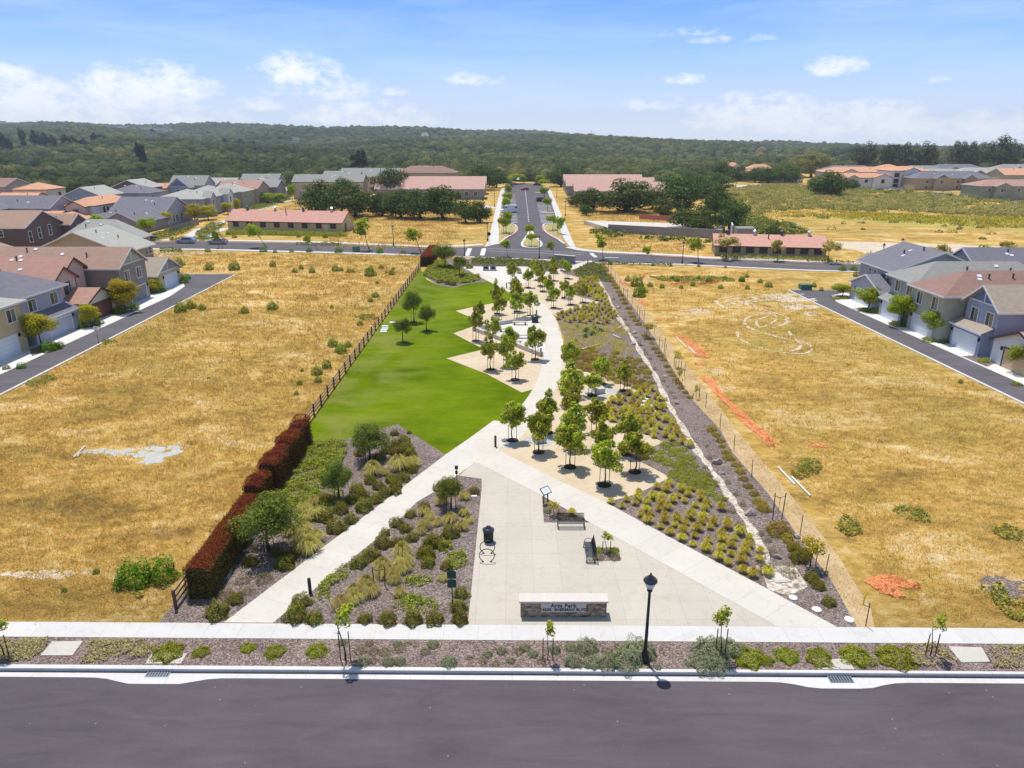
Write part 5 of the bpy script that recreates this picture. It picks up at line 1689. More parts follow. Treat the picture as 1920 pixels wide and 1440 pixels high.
# --- far right estate
GF = 'houses of the far right estate'
H('apartment_block', 'white stucco apartments with an orange roof, nearest the dark oak', [
 V_(172, 204, 398, 410, 5.6, 'hip', 2.3, 'white', 'clay', trim='browntrim', win=[('s', a, 3.2, 1.6, 1.4) for a in (5, 12, 19, 26)]),
 V_(194, 203.5, 395.5, 398, 5.8, 'gable_y', 1.6, 'white', 'clay', trim='browntrim', over=.3, win=[('s', 4.7, 3, 1.5, 1.8)]),
 V_(180, 186, 396, 398, 5.6, 'gable_y', 1.4, 'cream', 'clay', trim='browntrim', over=.3)], (188, 402), GF, cat='building', seed=46)
H('apartment_block', 'long upper apartments with orange roofs behind the white ones', [
 V_(180, 236, 424, 440, 7.4, 'hip', 2.8, 'cream', 'clay', trim='browntrim', win=[('s', a, 6.0, 1.6, 1.4) for a in (6, 16, 26)]),
 V_(188, 197, 421, 424, 7.4, 'gable_y', 1.8, 'cream', 'clay', trim='browntrim', over=.3), V_(220, 236, 444, 458, 8.4, 'hip', 2.6, 'cream', 'clay', trim='browntrim')], (206, 432), GF, cat='building', seed=47)
H('apartment_block', 'three-storey white tower block with dark balconies and an orange roof', [
 V_(204, 226, 398, 414, 9.2, 'hip', 2.2, 'white', 'clay', trim='browntrim', win=[('s', 10, 6.4, 1.6, 1.8), ('s', 10, 3.6, 2.0, 1.3), ('s', 10, 0.6, 1.6, 1.6), ('s', 3, 6, 2.4, 2.0), ('s', 3, 3, 2.4, 2.0), ('s', 3, .4, 2.4, 2.0)]),
 V_(210.5, 217.5, 395.6, 398, 9.4, 'gable_y', 1.4, 'white', 'clay', trim='browntrim', over=.3)], (214, 404), GF, cat='building', seed=48)
H('house', 'brown and tan terrace with purple-grey gabled roofs in the far right estate', [
 V_(210, 250, 384, 398, 6.2, 'hip', 3.2, 'tan', 'slate', win=[('s', a, 3.6, 1.6, 1.4) for a in (6, 12, 22, 30)] + [('s', a, .7, 1.6, 1.5) for a in (6, 14, 22)]),
 V_(219, 226, 381.5, 384, 6.2, 'gable_y', 1.8, 'tan', 'slate', over=.3, panel='s', pmat='brown', win=[('s', 3.5, 3.6, 2, 1.4, 'slide')]), V_(234, 240, 381.5, 384, 6.2, 'gable_y', 1.8, 'taupe', 'slate', over=.3)], (230, 390), GF, seed=49)
H('house', 'olive house with a brown-orange roof at the right edge of the far estate', [
 V_(205, 248, 322, 336, 5.9, 'hip', 2.4, 'olive', 'rust', win=[('s', a, 3.5, 1.4, 1.2) for a in (4, 11, 17, 22)]),
 V_(210.5, 217, 319.6, 322, 5.9, 'gable_y', 1.4, 'olive', 'rust', over=.3, win=[('s', 3.2, 3.4, 2.2, 1.4, 'slide')])], (222, 328), GF, seed=50)
H('house', 'olive gabled house with an orange roof behind the street of the far estate', [
 V_(268, 292, 402, 418, 7.0, 'gable_x', 3.0, 'olive', 'clay', win=[('s', 8, 3.6, 1.2, 1.6)]), ], (278, 408), GF, seed=51)
k = 0
for (x, y, w, d, h, rm, wl, lab) in (
  (216, 470, 34, 14, 6.5, 'slate', 'tan', 'slate-roofed house behind the orange-roofed apartments'),
  (252, 452, 26, 13, 7.0, 'grey', 'bluegrey', 'grey-roofed blue house beside the orange apartments'),
  (248, 425, 30, 13, 6.0, 'palegrey', 'lilac', 'pale-roofed house behind the brown terrace'),
  (290, 480, 34, 14, 7.0, 'slate', 'tan', 'brown-walled slate-roofed house below the eucalyptus row'),
  (318, 462, 30, 14, 7.5, 'grey', 'bluegrey', 'grey-roofed blue house below the tallest eucalyptus'),
  (284, 446, 30, 13, 6.0, 'palegrey', 'mauve', 'low pale-roofed house in the middle of the far estate'),
  (346, 478, 30, 14, 7.5, 'slate', 'lilac', 'lilac slate-roofed house near the right edge, uphill'),
  (332, 436, 28, 13, 7.5, 'clay', 'cream', 'orange-roofed cream house near the right edge'),
  (166, 452, 24, 12, 4.6, 'clay', 'cream', 'orange tile roof peeping left of the dark oak'),
  (150, 470, 20, 12, 4.0, 'clay', 'cream', 'lower orange roof left of the dark oak'),
  (188, 560, 18, 10, 4.5, 'clay', 'cream', 'small orange roof among the far oaks'),
  (172, 575, 10, 9, 5.5, 'clay', 'cream', 'smallest orange roof among the far oaks')):
 H('house', lab, [V_(x - w / 2, x + w / 2, y, y + d, h, 'hip', 3.0, wl, rm), V_(x - w / 4, x - w / 4 + 7, y - 2.5, y, h, 'gable_y', 1.8, wl, rm, over=.3, win=[('s', 3.4, h * .5, 1.6, 1.4, 'slide')])], (x, y + d / 2), GF, seed=60 + k)
 k += 1
# ---------------------------------------------------------------- park furniture
def split_rail():
 y0, y1 = line(YW, FX) + 1.2, 146.5
 r = thing('rail_fence', 'long three-rail timber fence along the left side of the park', 'fence', (FX, y0, 0))
 n = 42
 st = (y1 - y0) / n
 for i in range(n + 1):
  m = MB()
  m.box((0, st * i, 0.62), (0.14, 0.14, 1.26))
  m.build('post', M['post'], r)
 for z in (0.32, 0.68, 1.05):
  m = MB()
  m.quadbox(-0.09, -0.03, 0, st * n, z - 0.065, z + 0.065)
  m.build('rail', M['timber'], r)
split_rail()
def hedge(label, y0, y1, w0, w1, h, seed, cx=0.6, top='red_hedge'):
 """clipped hedge along the fence: leafy skin over a box with rounded shoulders"""
 rs = np.random.RandomState(seed)
 r = thing('hedge', label, 'hedge', (FX + cx, (y0 + y1) / 2, 0), 0, 'red-leaved hedges along the rail fence')
 L = y1 - y0
 far_h = h
 def skin(n, part):
  y = rs.uniform(-L / 2, L / 2, n)
  t = (y + L / 2) / L
  w = (w0 + (w1 - w0) * t) * (1 + (.07 if L < 8 else .02) * np.sin(y * 1.6 + seed) + (.05 if L < 8 else .01) * np.sin(y * 3.7 + 2 * seed))
  hh = h * (1 + (.08 if L < 8 else .012) * np.sin(y * 1.4 + seed) + (.04 if L < 8 else .008) * np.sin(y * 3.9 + seed))
  if part == 'top':
   a = rs.uniform(-1, 1, n)
   x = a * w / 2
   z = hh - 0.30 * np.abs(a) ** 3 - rs.normal(size=n) * (.07 if L < 8 else .04)
   nn = np.stack([a * 0.4, np.zeros(n), np.ones(n)], 1)
  else:
   s = np.where(rs.uniform(size=n) < 0.5, -1.0, 1.0)
   z = rs.uniform(0.03, 1.0, n) * (hh - 0.1)
   x = s * w / 2 * (0.93 + 0.07 * np.sin(z * 3)) - s * rs.normal(size=n) * 0.08
   nn = np.stack([s, np.zeros(n), np.full(n, 0.35)], 1)
   m = rs.uniform(size=n) < (w.mean() / (L * 2))
   e = np.where(rs.uniform(size=n) < 0.5, -1.0, 1.0)
   x = np.where(m, rs.uniform(-1, 1, n) * w / 2, x)
   y = np.where(m, e * L / 2, y)
   nn[m] = np.stack([np.zeros(n), e, np.full(n, .35)], 1)[m]
  p = np.stack([x, y, z], 1)
  return p, nn + rs.normal(size=(n, 3)) * 0.55
 p, nn = skin(int(L * 1100), 'top')
 o = link('clipped_top', quads_mesh('clipped_top', p, nn, 0.075, M[top], rs, 0.7), r)
 p, nn = skin(int(L * 1900), 'side')
 o = link('side_foliage', quads_mesh('side_foliage', p, nn, 0.08, M['side_hedge' if L < 8 or L > 12 else 'green_hedge'], rs, 0.7), r)
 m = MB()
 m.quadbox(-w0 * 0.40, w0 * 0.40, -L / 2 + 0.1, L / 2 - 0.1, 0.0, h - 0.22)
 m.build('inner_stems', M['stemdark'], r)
M['side_hedge'] = leafy('hedge_side_leaf', [(0.04, 0.012, 0.006), (0.12, 0.04, 0.010), (0.17, 0.09, 0.018), (0.08, 0.08, 0.015), (0.22, 0.08, 0.02)], 0.2)
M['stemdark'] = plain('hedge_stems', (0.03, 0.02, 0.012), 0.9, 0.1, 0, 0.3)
hedge('long red-topped clipped hedge nearest the front pavement', 34.6, 43.6, 1.5, 1.4, 2.1, 1, 0.95, 'hedge_near')
hedge('small dark red hedge block, second from the street', 45.0, 47.6, 1.3, 1.3, 2.0, 2, 0.5)
hedge('middle dark red hedge block, third from the street', 47.8, 52.3, 1.5, 1.4, 2.3, 3, 0.7)
hedge('dark red hedge block at the lawn corner, fourth from the street', 52.0, 57.4, 1.5, 1.4, 2.3, 4, 0.7)
hedge('far dark red hedge at the upper end of the rail fence', 148, 165, 2.3, 2.3, 2.2, 5, 0.9)
# monument sign
def monument():
 x0, y0 = G(976, 1158)
 x1 = G(1137, 1160)[0]
 w = x1 - x0
 r = thing('monument_sign', 'low stone monument sign reading Arts Park beside the front pavement', 'sign', ((x0 + x1) / 2, y0 + 0.32, 0))
 h = 0.98
 MB().quadbox(-w / 2, w / 2, -0.30, 0.30, 0.0, h).build('stone_wall', M['stone'], r)
 MB().quadbox(-w / 2 - 0.08, w / 2 + 0.08, -0.38, 0.38, h, h + 0.11).build('cap', M['stonecap'], r)
 px0, px1 = -w / 2 + w * 0.235, -w / 2 + w * 0.76
 pl = MB().quadbox(px0, px1, -0.335, -0.28, h - 0.62, h - 0.05).build('name_plate', M['plate'], r)
 def text(s, size, x, z, spacing=1.0):
  c = bpy.data.curves.new('lettering', 'FONT')
  c.body = s
  c.size = size
  c.align_x = 'CENTER'
  c.align_y = 'CENTER'
  c.extrude = 0.008
  c.space_character = spacing
  c.offset = 0.006
  c.materials.append(M['letter'])
  tmp = bpy.data.objects.new('tmp', c)
  C.objects.link(tmp)
  bpy.context.view_layer.update()
  me = bpy.data.meshes.new_from_object(tmp.evaluated_get(bpy.context.evaluated_depsgraph_get()))
  bpy.data.objects.remove(tmp)
  o = link('lettering', me, pl)
  o.rotation_euler = (R(90), 0, 0)
  o.location = (x, -0.345, z)
 text('Arts Park', 0.33, (px0 + px1) / 2, h - 0.20, 1.1)
 text('14330  SHERMAN BLVD', 0.235, (px0 + px1) / 2, h - 0.45, 1.08)
M['plate'] = plain('limestone_plate', (0.50, 0.45, 0.43), 0.7, 0.2)
M['letter'] = plain('letter_dark', (0.05, 0.045, 0.045), 0.5)
monument()
def lamp(label, loc, h=5.2, group=None, name='street_lamp', detail=True):
 r = thing(name, label, 'street lamp', (loc[0], loc[1], 0), 0, group)
 m = MB()
 m.lathe([(0.21, 0.0), (0.21, 0.12), (0.17, 0.2), (0.19, 0.5), (0.13, 0.62), (0.10, 0.75), (0.085, 1.1), (0.065, h * 0.80)], 14)
 m.build('pole', M['black'], r, True)
 m = MB()
 m.lathe([(0.10, h * 0.80), (0.14, h * 0.80 + 0.05), (0.10, h * 0.80 + 0.10), (0.17, h * 0.80 + 0.2)], 14)
 m.build('collar', M['black'], r, True)
 m = MB()
 m.lathe([(0.16, h * 0.80 + 0.2), (0.25, h * 0.80 + 0.42), (0.30, h * 0.80 + 0.58)], 16)
 m.build('globe', M['bright'], r, True)
 m = MB()
 t = h * 0.80 + 0.58
 m.lathe([(0.34, t), (0.35, t + 0.06), (0.30, t + 0.14), (0.18, t + 0.20), (0.16, t + 0.27), (0.10, t + 0.33), (0.05, t + 0.36), (0.055, t + 0.41), (0.015, t + 0.5)], 16)
 m.build('cap', M['darkgloss'], r, True)
 return r
M['darkgloss'] = plain('gloss_dark_cap', (0.02, 0.02, 0.025), 0.12, 0.8)
lamp('tall black lamp post with acorn globe in the front planting strip', G(1208.5, 1240))
LG = 'black lamp posts of the far street and avenue'
for (u, v, vt, lb) in ((738, 461, 422, 'lamp post on the far pavement right of the yellow hut'), (1011, 486, 441, 'lamp post at the head of the park in front of the median'),
                       (1279, 495, 453, 'lamp post on the near kerb of the far street, right half'), (871, 480, 455, 'short lamp post by the crossing left of the avenue'),
                       (1653, 489, 474, 'lamp post just left of the dark slate roof'), (927, 388, 361, 'lamp post left of the avenue beside the side path'),
                       (1044, 370, 347, 'farther lamp post right of the avenue'), (1060, 405, 376, 'nearer lamp post right of the avenue'),
                       (914, 452, 418, 'lamp post beside the round sign at the avenue corner'), (1688, 478, 455, 'lamp post rising behind the dark slate roof')):
 g = G(u, v)
 yv = (vt - 720) / FPX
 hh = CH - g[1] * (SP + yv * CP) / (CP - yv * SP)
 lamp(lb, g, max(3.5, min(7.5, hh)), LG)
def bench(label, loc, rz, arms):
 r = thing('bench', label, 'bench', (loc[0], loc[1], 0.017), rz, 'metal slat benches on the plaza')
 L = 1.83
 def slats(nm, q0, q1, n, mat):
  m = MB()
  for i in range(n):
   x = -L / 2 + L * (i + 0.5) / n
   p0, p1 = (x, q0[0], q0[1]), (x, q1[0], q1[1])
   m.tube([p0, p1], 0.011, 4)
  for q in (q0, q1):
   m.tube([(-L / 2, q[0], q[1]), (L / 2, q[0], q[1])], 0.022, 6)
  return m.build(nm, mat, r)
 slats('seat', (-0.27, 0.43), (0.17, 0.42), 46, M['seatmetal'])
 slats('backrest', (0.19, 0.44), (0.34, 0.90), 46, M['black'])
 for s in (-1, 1):
  x = s * (L / 2 - 0.02)
  m = MB()
  m.tube([(x, -0.25, 0.43), (x, -0.27, 0.2), (x, -0.30, 0.0)], 0.024, 6)
  m.tube([(x, 0.17, 0.42), (x, 0.22, 0.2), (x, 0.30, 0.0)], 0.024, 6)
  m.tube([(x, -0.33, 0.015), (x, 0.34, 0.015)], 0.02, 6)
  m.build('leg', M['black'], r)
  m = MB()
  pts = [(x, 0.02 + 0.26 * math.cos(a), 0.45 + 0.24 * math.sin(a)) for a in [math.pi * i / 10 for i in range(11)]]
  m.tube(pts, 0.02, 6)
  pts = [(x, 0.02 + 0.15 * math.cos(a), 0.30 - 0.16 * math.sin(a)) for a in [math.pi * i / 8 for i in range(9)]]
  m.tube(pts, 0.015, 6)
  m.build('armrest', M['black'], r)
 return r
M['seatmetal'] = plain('bench_seat_metal', (0.06, 0.08, 0.10), 0.35, 0.6)
x0, x1 = G(1043, 990)[0], G(1098, 990)[0]
bench('black metal bench facing the street in front of the triangular bed', ((x0 + x1) / 2, G(1070, 989)[1]), 0, True)
g0, g1 = G(1101, 1027), G(1109, 1056)
bench('black metal bench seen end-on beside the small square bed', ((g0[0] + g1[0]) / 2, (g0[1] + g1[1]) / 2), R(-90), True)
def litter_bin(label, loc, h=1.0, rad=0.33, col='black', dome=True, group=None):
 r = thing('litter_bin', label, 'litter bin', (loc[0], loc[1], 0.017), 0, group)
 MB().lathe([(rad * 0.84, 0.03), (rad * 0.86, h * 0.8)], 16).build('liner', M['darkgrey'], r)
 m = MB()
 n = 26
 for i in range(n):
  a = 2 * math.pi * i / n
  m.tube([(rad * 0.92 * math.cos(a), rad * 0.92 * math.sin(a), 0.02), (rad * 0.95 * math.cos(a), rad * 0.95 * math.sin(a), h * 0.6), (rad * 1.12 * math.cos(a), rad * 1.12 * math.sin(a), h * 0.86)], 0.014, 4)
 m.build('basket', M[col], r)
 if dome:
  MB().lathe([(rad * 1.18, h * 0.84), (rad * 1.2, h * 0.88), (rad * 0.6, h * 0.96), (rad * 0.5, h * 0.98), (rad * 0.45, h * 1.10), (rad * 0.2, h * 1.16), (0.02, h * 1.18)], 18).build('lid', M['lidblue'], r, True)
 return r
M['lidblue'] = plain('blue_black_lid', (0.03, 0.035, 0.05), 0.3, 0.6)
gb = G(916, 1015)
litter_bin('black slatted litter bin with domed lid on the plaza', gb)
litter_bin('squat dark green litter bin at the end of the seat wall', G(1003, 604), 1.0, 0.5, 'green_sign', True)
def bike_loop(label, loc):
 r = thing('bike_rack', label, 'bike rack', (loc[0], loc[1], 0.017), 0, 'round bike racks by the litter bin')
 R0 = 0.47
 pts = [(R0 * math.sin(a), 0, 0.46 - R0 * math.cos(a)) for a in [R(32) + (R(328 - 32)) * i / 28 for i in range(29)]]
 MB().tube(pts, 0.028, 7).build('hoop', M['black'], r, True)
 for s in (-1, 1):
  MB().lathe([(0.07, 0.0), (0.07, 0.02)], 10, (s * 0.25, 0, 0)).build('foot_plate', M['black'], r)
bike_loop('rear of two black ring bike racks beside the litter bin', G(914, 1038))
bike_loop('front of two black ring bike racks, nearer the street', G(913, 1054))
def bollard(label, loc, h=1.0, group='black bollards along the park paths'):
 r = thing('bollard', label, 'bollard', (loc[0], loc[1], 0.0), 0, group)
 MB().lathe([(0.10, 0.0), (0.10, h * 0.96), (0.085, h * 0.985), (0.04, h)], 14).build('shaft', M['black'], r, True)
 MB().lathe([(0.103, h * 0.80), (0.103, h * 0.84)], 14).build('light_band', M['darkgrey'], r)
 return r
for u, v, lb in ((582, 1113, 'black bollard beside the left diagonal path near the street'), (929, 838, 'black bollard at the junction of the two paths'),
                 (1014, 668, 'black bollard at the lower end of the seating court'), (1006, 594, 'black bollard beside the upper green litter bin'),
                 (950, 541, 'black bollard below the upper plaza'), (878, 497, 'black bollard at the top left corner of the upper plaza'),
                 (1102, 496, 'black bollard by the upper right path entrance'), (1052, 507, 'black bollard half hidden behind the upper trees')):
 bollard(lb, G(u, v), 1.05)
def post_sign(name, label, loc, parts, post_h, cat='sign', post_mat='green_sign', rz=0.0, group=None):
 r = thing(name, label, cat, (loc[0], loc[1], 0), rz, group)
 MB().tube([(0, 0, 0), (0, 0, post_h)], 0.03, 7).build('post', M[post_mat], r)
 for (w, h, z, mat, arch, tilt) in parts:
  m = MB()
  pts = [(-w / 2, -h / 2), (w / 2, -h / 2), (w / 2, h / 2 - arch)]
  if arch:
   pts += [(w / 2 * math.cos(a), h / 2 - arch + arch * math.sin(a)) for a in [math.pi * i / 8 for i in range(1, 8)]]
  pts += [(-w / 2, h / 2 - arch)]
  mt = Matrix.Translation((0, -0.05, z)) @ Matrix.Rotation(R(90) - tilt, 4, 'X')
  m.prism(pts, -0.015, 0.015, mt)
  m.build('sign_panel', M[mat], r)
 return r
post_sign('park_sign', 'pair of stacked green arched park signs on a post in the left bed', G(849, 1146), [(0.50, 0.50, 2.42, 'green_sign', 0.08, 0), (0.50, 0.52, 1.86, 'green_sign', 0.08, 0)], 2.45)
r = post_sign('dog_bag_station', 'grey dog-bag dispenser post at the tip of the left bed', G(857, 920), [(0.24, 0.30, 1.95, 'darkgrey', 0, 0), (0.2, 0.26, 1.55, 'black', 0, 0)], 2.0, 'dispenser')
r = thing('information_panel', 'slanted white information panel in a black frame beside the triangular bed', 'information panel', (*G(1023, 944), 0), R(40))
MB().quadbox(-0.22, -0.16, -0.04, 0.04, 0, 0.95).quadbox(0.16, 0.22, -0.04, 0.04, 0, 0.95).build('legs', M['black'], r)
mt = Matrix.Translation((0, 0, 1.05)) @ Matrix.Rotation(R(38), 4, 'X')
MB().quadbox(-0.40, 0.40, -0.30, 0.30, -0.03, 0.0, mt).build('frame', M['black'], r)
pn = MB().quadbox(-0.34, 0.34, -0.24, 0.24, 0.002, 0.008, mt).build('panel', M['bright'], r)
MB().quadbox(-0.12, 0.12, -0.12, 0.12, 0.010, 0.014, mt).build('picture', M['pipe'], pn)
r = post_sign('no_parking_sign', 'small white sign on a thin post at the left alley kerb', G(186, 647), [(0.55, 0.75, 2.1, 'bright', 0, 0)], 2.5, 'sign', 'darkgrey')
mt = Matrix.Translation((0, -0.07, 2.1)) @ Matrix.Rotation(R(90), 4, 'X')
MB().quadbox(-0.2, 0.2, -0.28, -0.22, 0, 0.006, mt).quadbox(-0.2, 0.2, -0.16, -0.12, 0, 0.006, mt).quadbox(-0.06, 0.06, 0.14, 0.26, 0, 0.006, mt).build('printed_marks', M['red'], r)
r = thing('round_sign', 'round dark sign on a post at the avenue corner', 'sign', (*G(917, 459), 0))
MB().tube([(0, 0, 0), (0, 0, 3.0)], 0.05, 6).build('post', M['darkgrey'], r)
MB().tube([(0, -0.06, 2.7), (0, -0.10, 2.7)], 0.48, 14).build('disc', M['black'], r)
# concrete seat blocks, seat walls and benches of the seating court
def block(label, loc, w, d, h, mat='stonecap', rz=0.0, group=None, z=0.016):
 r = thing('stone_seat', label, 'seat', (loc[0], loc[1], z), rz, group)
 MB().quadbox(-w / 2, w / 2, -d / 2, d / 2, 0, h - 0.1).build('block', M[mat], r)
 MB().quadbox(-w / 2 - 0.04, w / 2 + 0.04, -d / 2 - 0.04, d / 2 + 0.04, h - 0.1, h).build('cap', M['walkplain'], r)
M['walkplain'] = concrete('plain_slab', (0.56, 0.52, 0.46), None, None, 0.08)
SGp = 'square stone seats in the gravel court'
block('square grey stone seat under the front trees of the gravel court', G(1011, 828), 0.95, 0.95, 0.55, 'stonecap', R(20), SGp)
block('square grey stone seat on the pale pad in the middle gravel court', G(1123, 736), 0.95, 0.95, 0.55, 'stonecap', R(20), SGp)
block('small stone seat among the upper right trees', G(1067, 562), 0.9, 0.9, 0.5, 'stonecap', R(20), SGp)
SG2 = 'dark slab benches in the seating court'
for i, (u, v, w, ln) in enumerate(((975, 609, 2.1, 'top'), (945, 622, 1.4, 'left middle'), (981, 634, 2.0, 'right middle'), (968, 645, 1.6, 'lowest'))):
 r = thing('slab_bench', '%s grey slab bench inside the seating court' % ln, 'bench', (*G(u, v), 0.016), 0, SG2)
 MB().quadbox(-w / 2, w / 2, -0.28, 0.28, 0.38, 0.47).build('seat', M['walkplain'], r)
 for s in (-1, 1):
  MB().quadbox(s * (w / 2 - 0.3) - 0.1, s * (w / 2 - 0.3) + 0.1, -0.22, 0.22, 0, 0.38).build('support', M['darkgrey'], r)
def low_wall(label, pts, h, t):
 o = pts[0]
 r = thing('seat_wall', label, 'low wall', (o[0], o[1], 0), 0, 'low concrete seat walls')
 mb = MB()
 ribbon(rel(pts, o), t, 0, h, mb)
 mb.build('wall', M['stonecap'], r)
 mb = MB()
 ribbon(rel(pts, o), t + 0.05, h, h + 0.08, mb)
 mb.build('cap', M['walkplain'], r)
low_wall('upper concrete seat wall of the seating court', [G(893, 619), G(935, 609), G(1006, 598)], 0.45, 0.22)
low_wall('lower concrete seat wall of the seating court', [G(893, 621), G(932, 635), G(975, 652), G(1016, 668)], 0.45, 0.22)
r = thing('retaining_wall', 'long grey retaining wall at the head of the park', 'wall', (*G(1058, 493), 0))
a, b = G(1038, 491), G(1078, 494)
o = G(1058, 493)
mb = MB()
ribbon(rel([a, b], o), 0.3, 0, 1.5, mb)
mb.build('wall', WALL['concrete'], r)
mb = MB()
ribbon(rel([a, b], o), 0.38, 1.5, 1.62, mb)
mb.build('cap', M['stonecap'], r)
# twin recycling bins on the upper plaza
r = thing('twin_bins', 'pair of grey rounded bins on the upper plaza', 'litter bin', (*G(918, 507), 0.03))
for s in (-1, 1):
 MB().quadbox(s * 0.72 - 0.62, s * 0.72 + 0.62, -0.4, 0.4, 0, 1.0).build('bin', M['stonecap'], r)
 MB().quadbox(s * 0.72 - 0.42, s * 0.72 + 0.42, -0.45, -0.40, 0.3, 0.85).build('opening', M['black'], r)
MB().quadbox(-1.45, 1.45, -0.48, 0.48, 1.0, 1.1).build('lid', M['darkgrey'], r)
# drain grates in the gutter, inlet lids, utility slabs
def drain(label, u, v, lidu):
 g = G(u, v, z_road)
 r = thing('drain', label, 'drain', (g[0], g[1] + 0.08, z_road), 0, 'kerb drains on the near street')
 m = MB()
 w, d = 1.12, 0.52
 m.quadbox(-w / 2, w / 2, -d / 2, -d / 2 + 0.05, 0.015, 0.03)
 m.quadbox(-w / 2, w / 2, d / 2 - 0.05, d / 2, 0.015, 0.03)
 for i in range(9):
  x = -w / 2 + w * i / 8
  m.quadbox(x - 0.022, x + 0.022, -d / 2, d / 2, 0.016, 0.031)
 for i in range(1, 4):
  y = -d / 2 + d * i / 4
  m.quadbox(-w / 2, w / 2, y - 0.014, y + 0.014, 0.017, 0.029)
 m.build('grate', M['grate'], r)
 MB().quadbox(-w / 2, w / 2, -d / 2, d / 2, 0.013, 0.0145).build('pit', M['black'], r)
 MB().quadbox(-w / 2 - 0.02, w / 2 + 0.02, d / 2 + 0.03, d / 2 + 0.06, 0.014, 0.12).build('throat', M['black'], r)
 MB().quadbox(-0.9, 0.9, d / 2 + 0.25, d / 2 + 1.0, 0.10, 0.175).build('inlet_lid', M['walkplain'], r)
M['grate'] = plain('galvanised_grate', (0.26, 0.29, 0.34), 0.5, 0.5, 0.4)
drain('iron drain grate in the gutter toward the left of the street', 296, 1265, 0)
drain('iron drain grate in the gutter toward the right of the street', 1577, 1276, 0)
def slab_thing(name, label, poly, z0, z1, mat, cat, group=None):
 cx = sum(p[0] for p in poly) / len(poly)
 cy_ = sum(p[1] for p in poly) / len(poly)
 o = MB().prism([(p[0] - cx, p[1] - cy_) for p in poly], 0, z1 - z0).build(name, mat)
 o.location = (cx, cy_, z0)
 return tag(o, label, cat, group)
slab_thing('utility_slab', 'flat grey concrete slab in the planting strip at the left', P((98, 1204), (156, 1203), (136, 1230), (76, 1230)), 0.0, 0.05, M['walkplain'], 'slab', 'concrete slabs in the strip')
slab_thing('utility_slab', 'flat grey concrete slab in the planting strip at the right', P((1778, 1213), (1840, 1215), (1856, 1242), (1802, 1243)), 0.0, 0.05, M['walkplain'], 'slab', 'concrete slabs in the strip')
r = thing('area_drain', 'square grated drain cover among creek stones near the path', 'drain', (*G(1461, 1084), 0.012), R(8))
MB().quadbox(-0.5, 0.5, -0.5, 0.5, 0, 0.06).build('surround', M['walkplain'], r)
MB().quadbox(-0.36, 0.36, -0.36, 0.36, 0.06, 0.075).build('grate', M['stonecap'], r)
r = thing('area_drain', 'square grated drain in the shade of the long hedge', 'drain', (*G(415, 1078), 0.012), R(8))
MB().quadbox(-0.55, 0.55, -0.55, 0.55, 0, 0.06).build('surround', M['walkplain'], r)
MB().quadbox(-0.4, 0.4, -0.4, 0.4, 0.06, 0.075).build('grate', M['darkgrey'], r)
LD = 'white valve lids in the beds'
for u, v, s, lb in ((1407, 1070, .24, 'white round lid between big tufts by the diagonal path'), (1487, 1122, .24, 'white round lid at the path edge, second from the pavement'), (1531, 1144, .26, 'white round lid at the path edge, middle of three'),
     (1592, 1163, .26, 'white round lid at the path edge, nearest the pavement'), (470, 1008, .3, 'white square lid by the long hedge'), (459, 1033, .2, 'small white lid by the long hedge'), (737, 605, .5, 'white slab on the lawn nearest the single willow'),
     (722, 612, .45, 'topmost of four white slabs on the lawn'), (722, 616, .45, 'second of four white slabs on the lawn'), (720, 619, .45, 'third of four white slabs on the lawn'), (719, 622, .45, 'lowest of four white slabs on the lawn'),
     (1210, 749, .3, 'top white lid among the tufts beside the creek'), (1210, 753, .3, 'second white lid among the tufts beside the creek'), (1212, 761, .55, 'widest white lid among the tufts beside the creek'), (1221, 773, .5, 'lowest white lid among the tufts beside the creek'), (889, 931, .2, 'white stone lid at the upper end of the left bed')):
 r = thing('valve_lid', lb, 'lid', (*G(u, v), 0.02), 0, LD)
 if 'round' in lb:
  MB().lathe([(s, 0.0), (s, 0.05), (s * .9, .07)], 16).build('cover', M['bright'], r)
 else:
  MB().quadbox(-s, s, -s * .6, s * .6, 0, 0.06).build('cover', M['bright'], r)
# utility boxes
for u, v, w, d, h, lb in ((668, 473, 1.5, 1.2, 1.4, 'green utility cabinet on the far street verge'), (1239, 546, 1.7, 1.4, 1.0, '')):
 if not lb:
  continue
 r = thing('utility_box', lb, 'utility box', (*G(u, v), 0), 0, 'green utility boxes')
 MB().quadbox(-w / 2, w / 2, -d / 2, d / 2, 0.1, h).build('cabinet', M['tankgreen'], r)
 MB().quadbox(-w / 2 - .15, w / 2 + .15, -d / 2 - .15, d / 2 + .15, 0, .1).build('plinth', M['walkplain'], r)
r = thing('utility_box', 'low green transformer box beside the right alley corner', 'utility box', (*G(1509, 543), 0), 0, 'green utility boxes')
MB().quadbox(-.95, .95, -.7, .7, 0.1, .95).build('cabinet', M['tankgreen'], r)
MB().quadbox(-1.1, 1.1, -.85, .85, 0, .1).build('plinth', M['walkplain'], r)
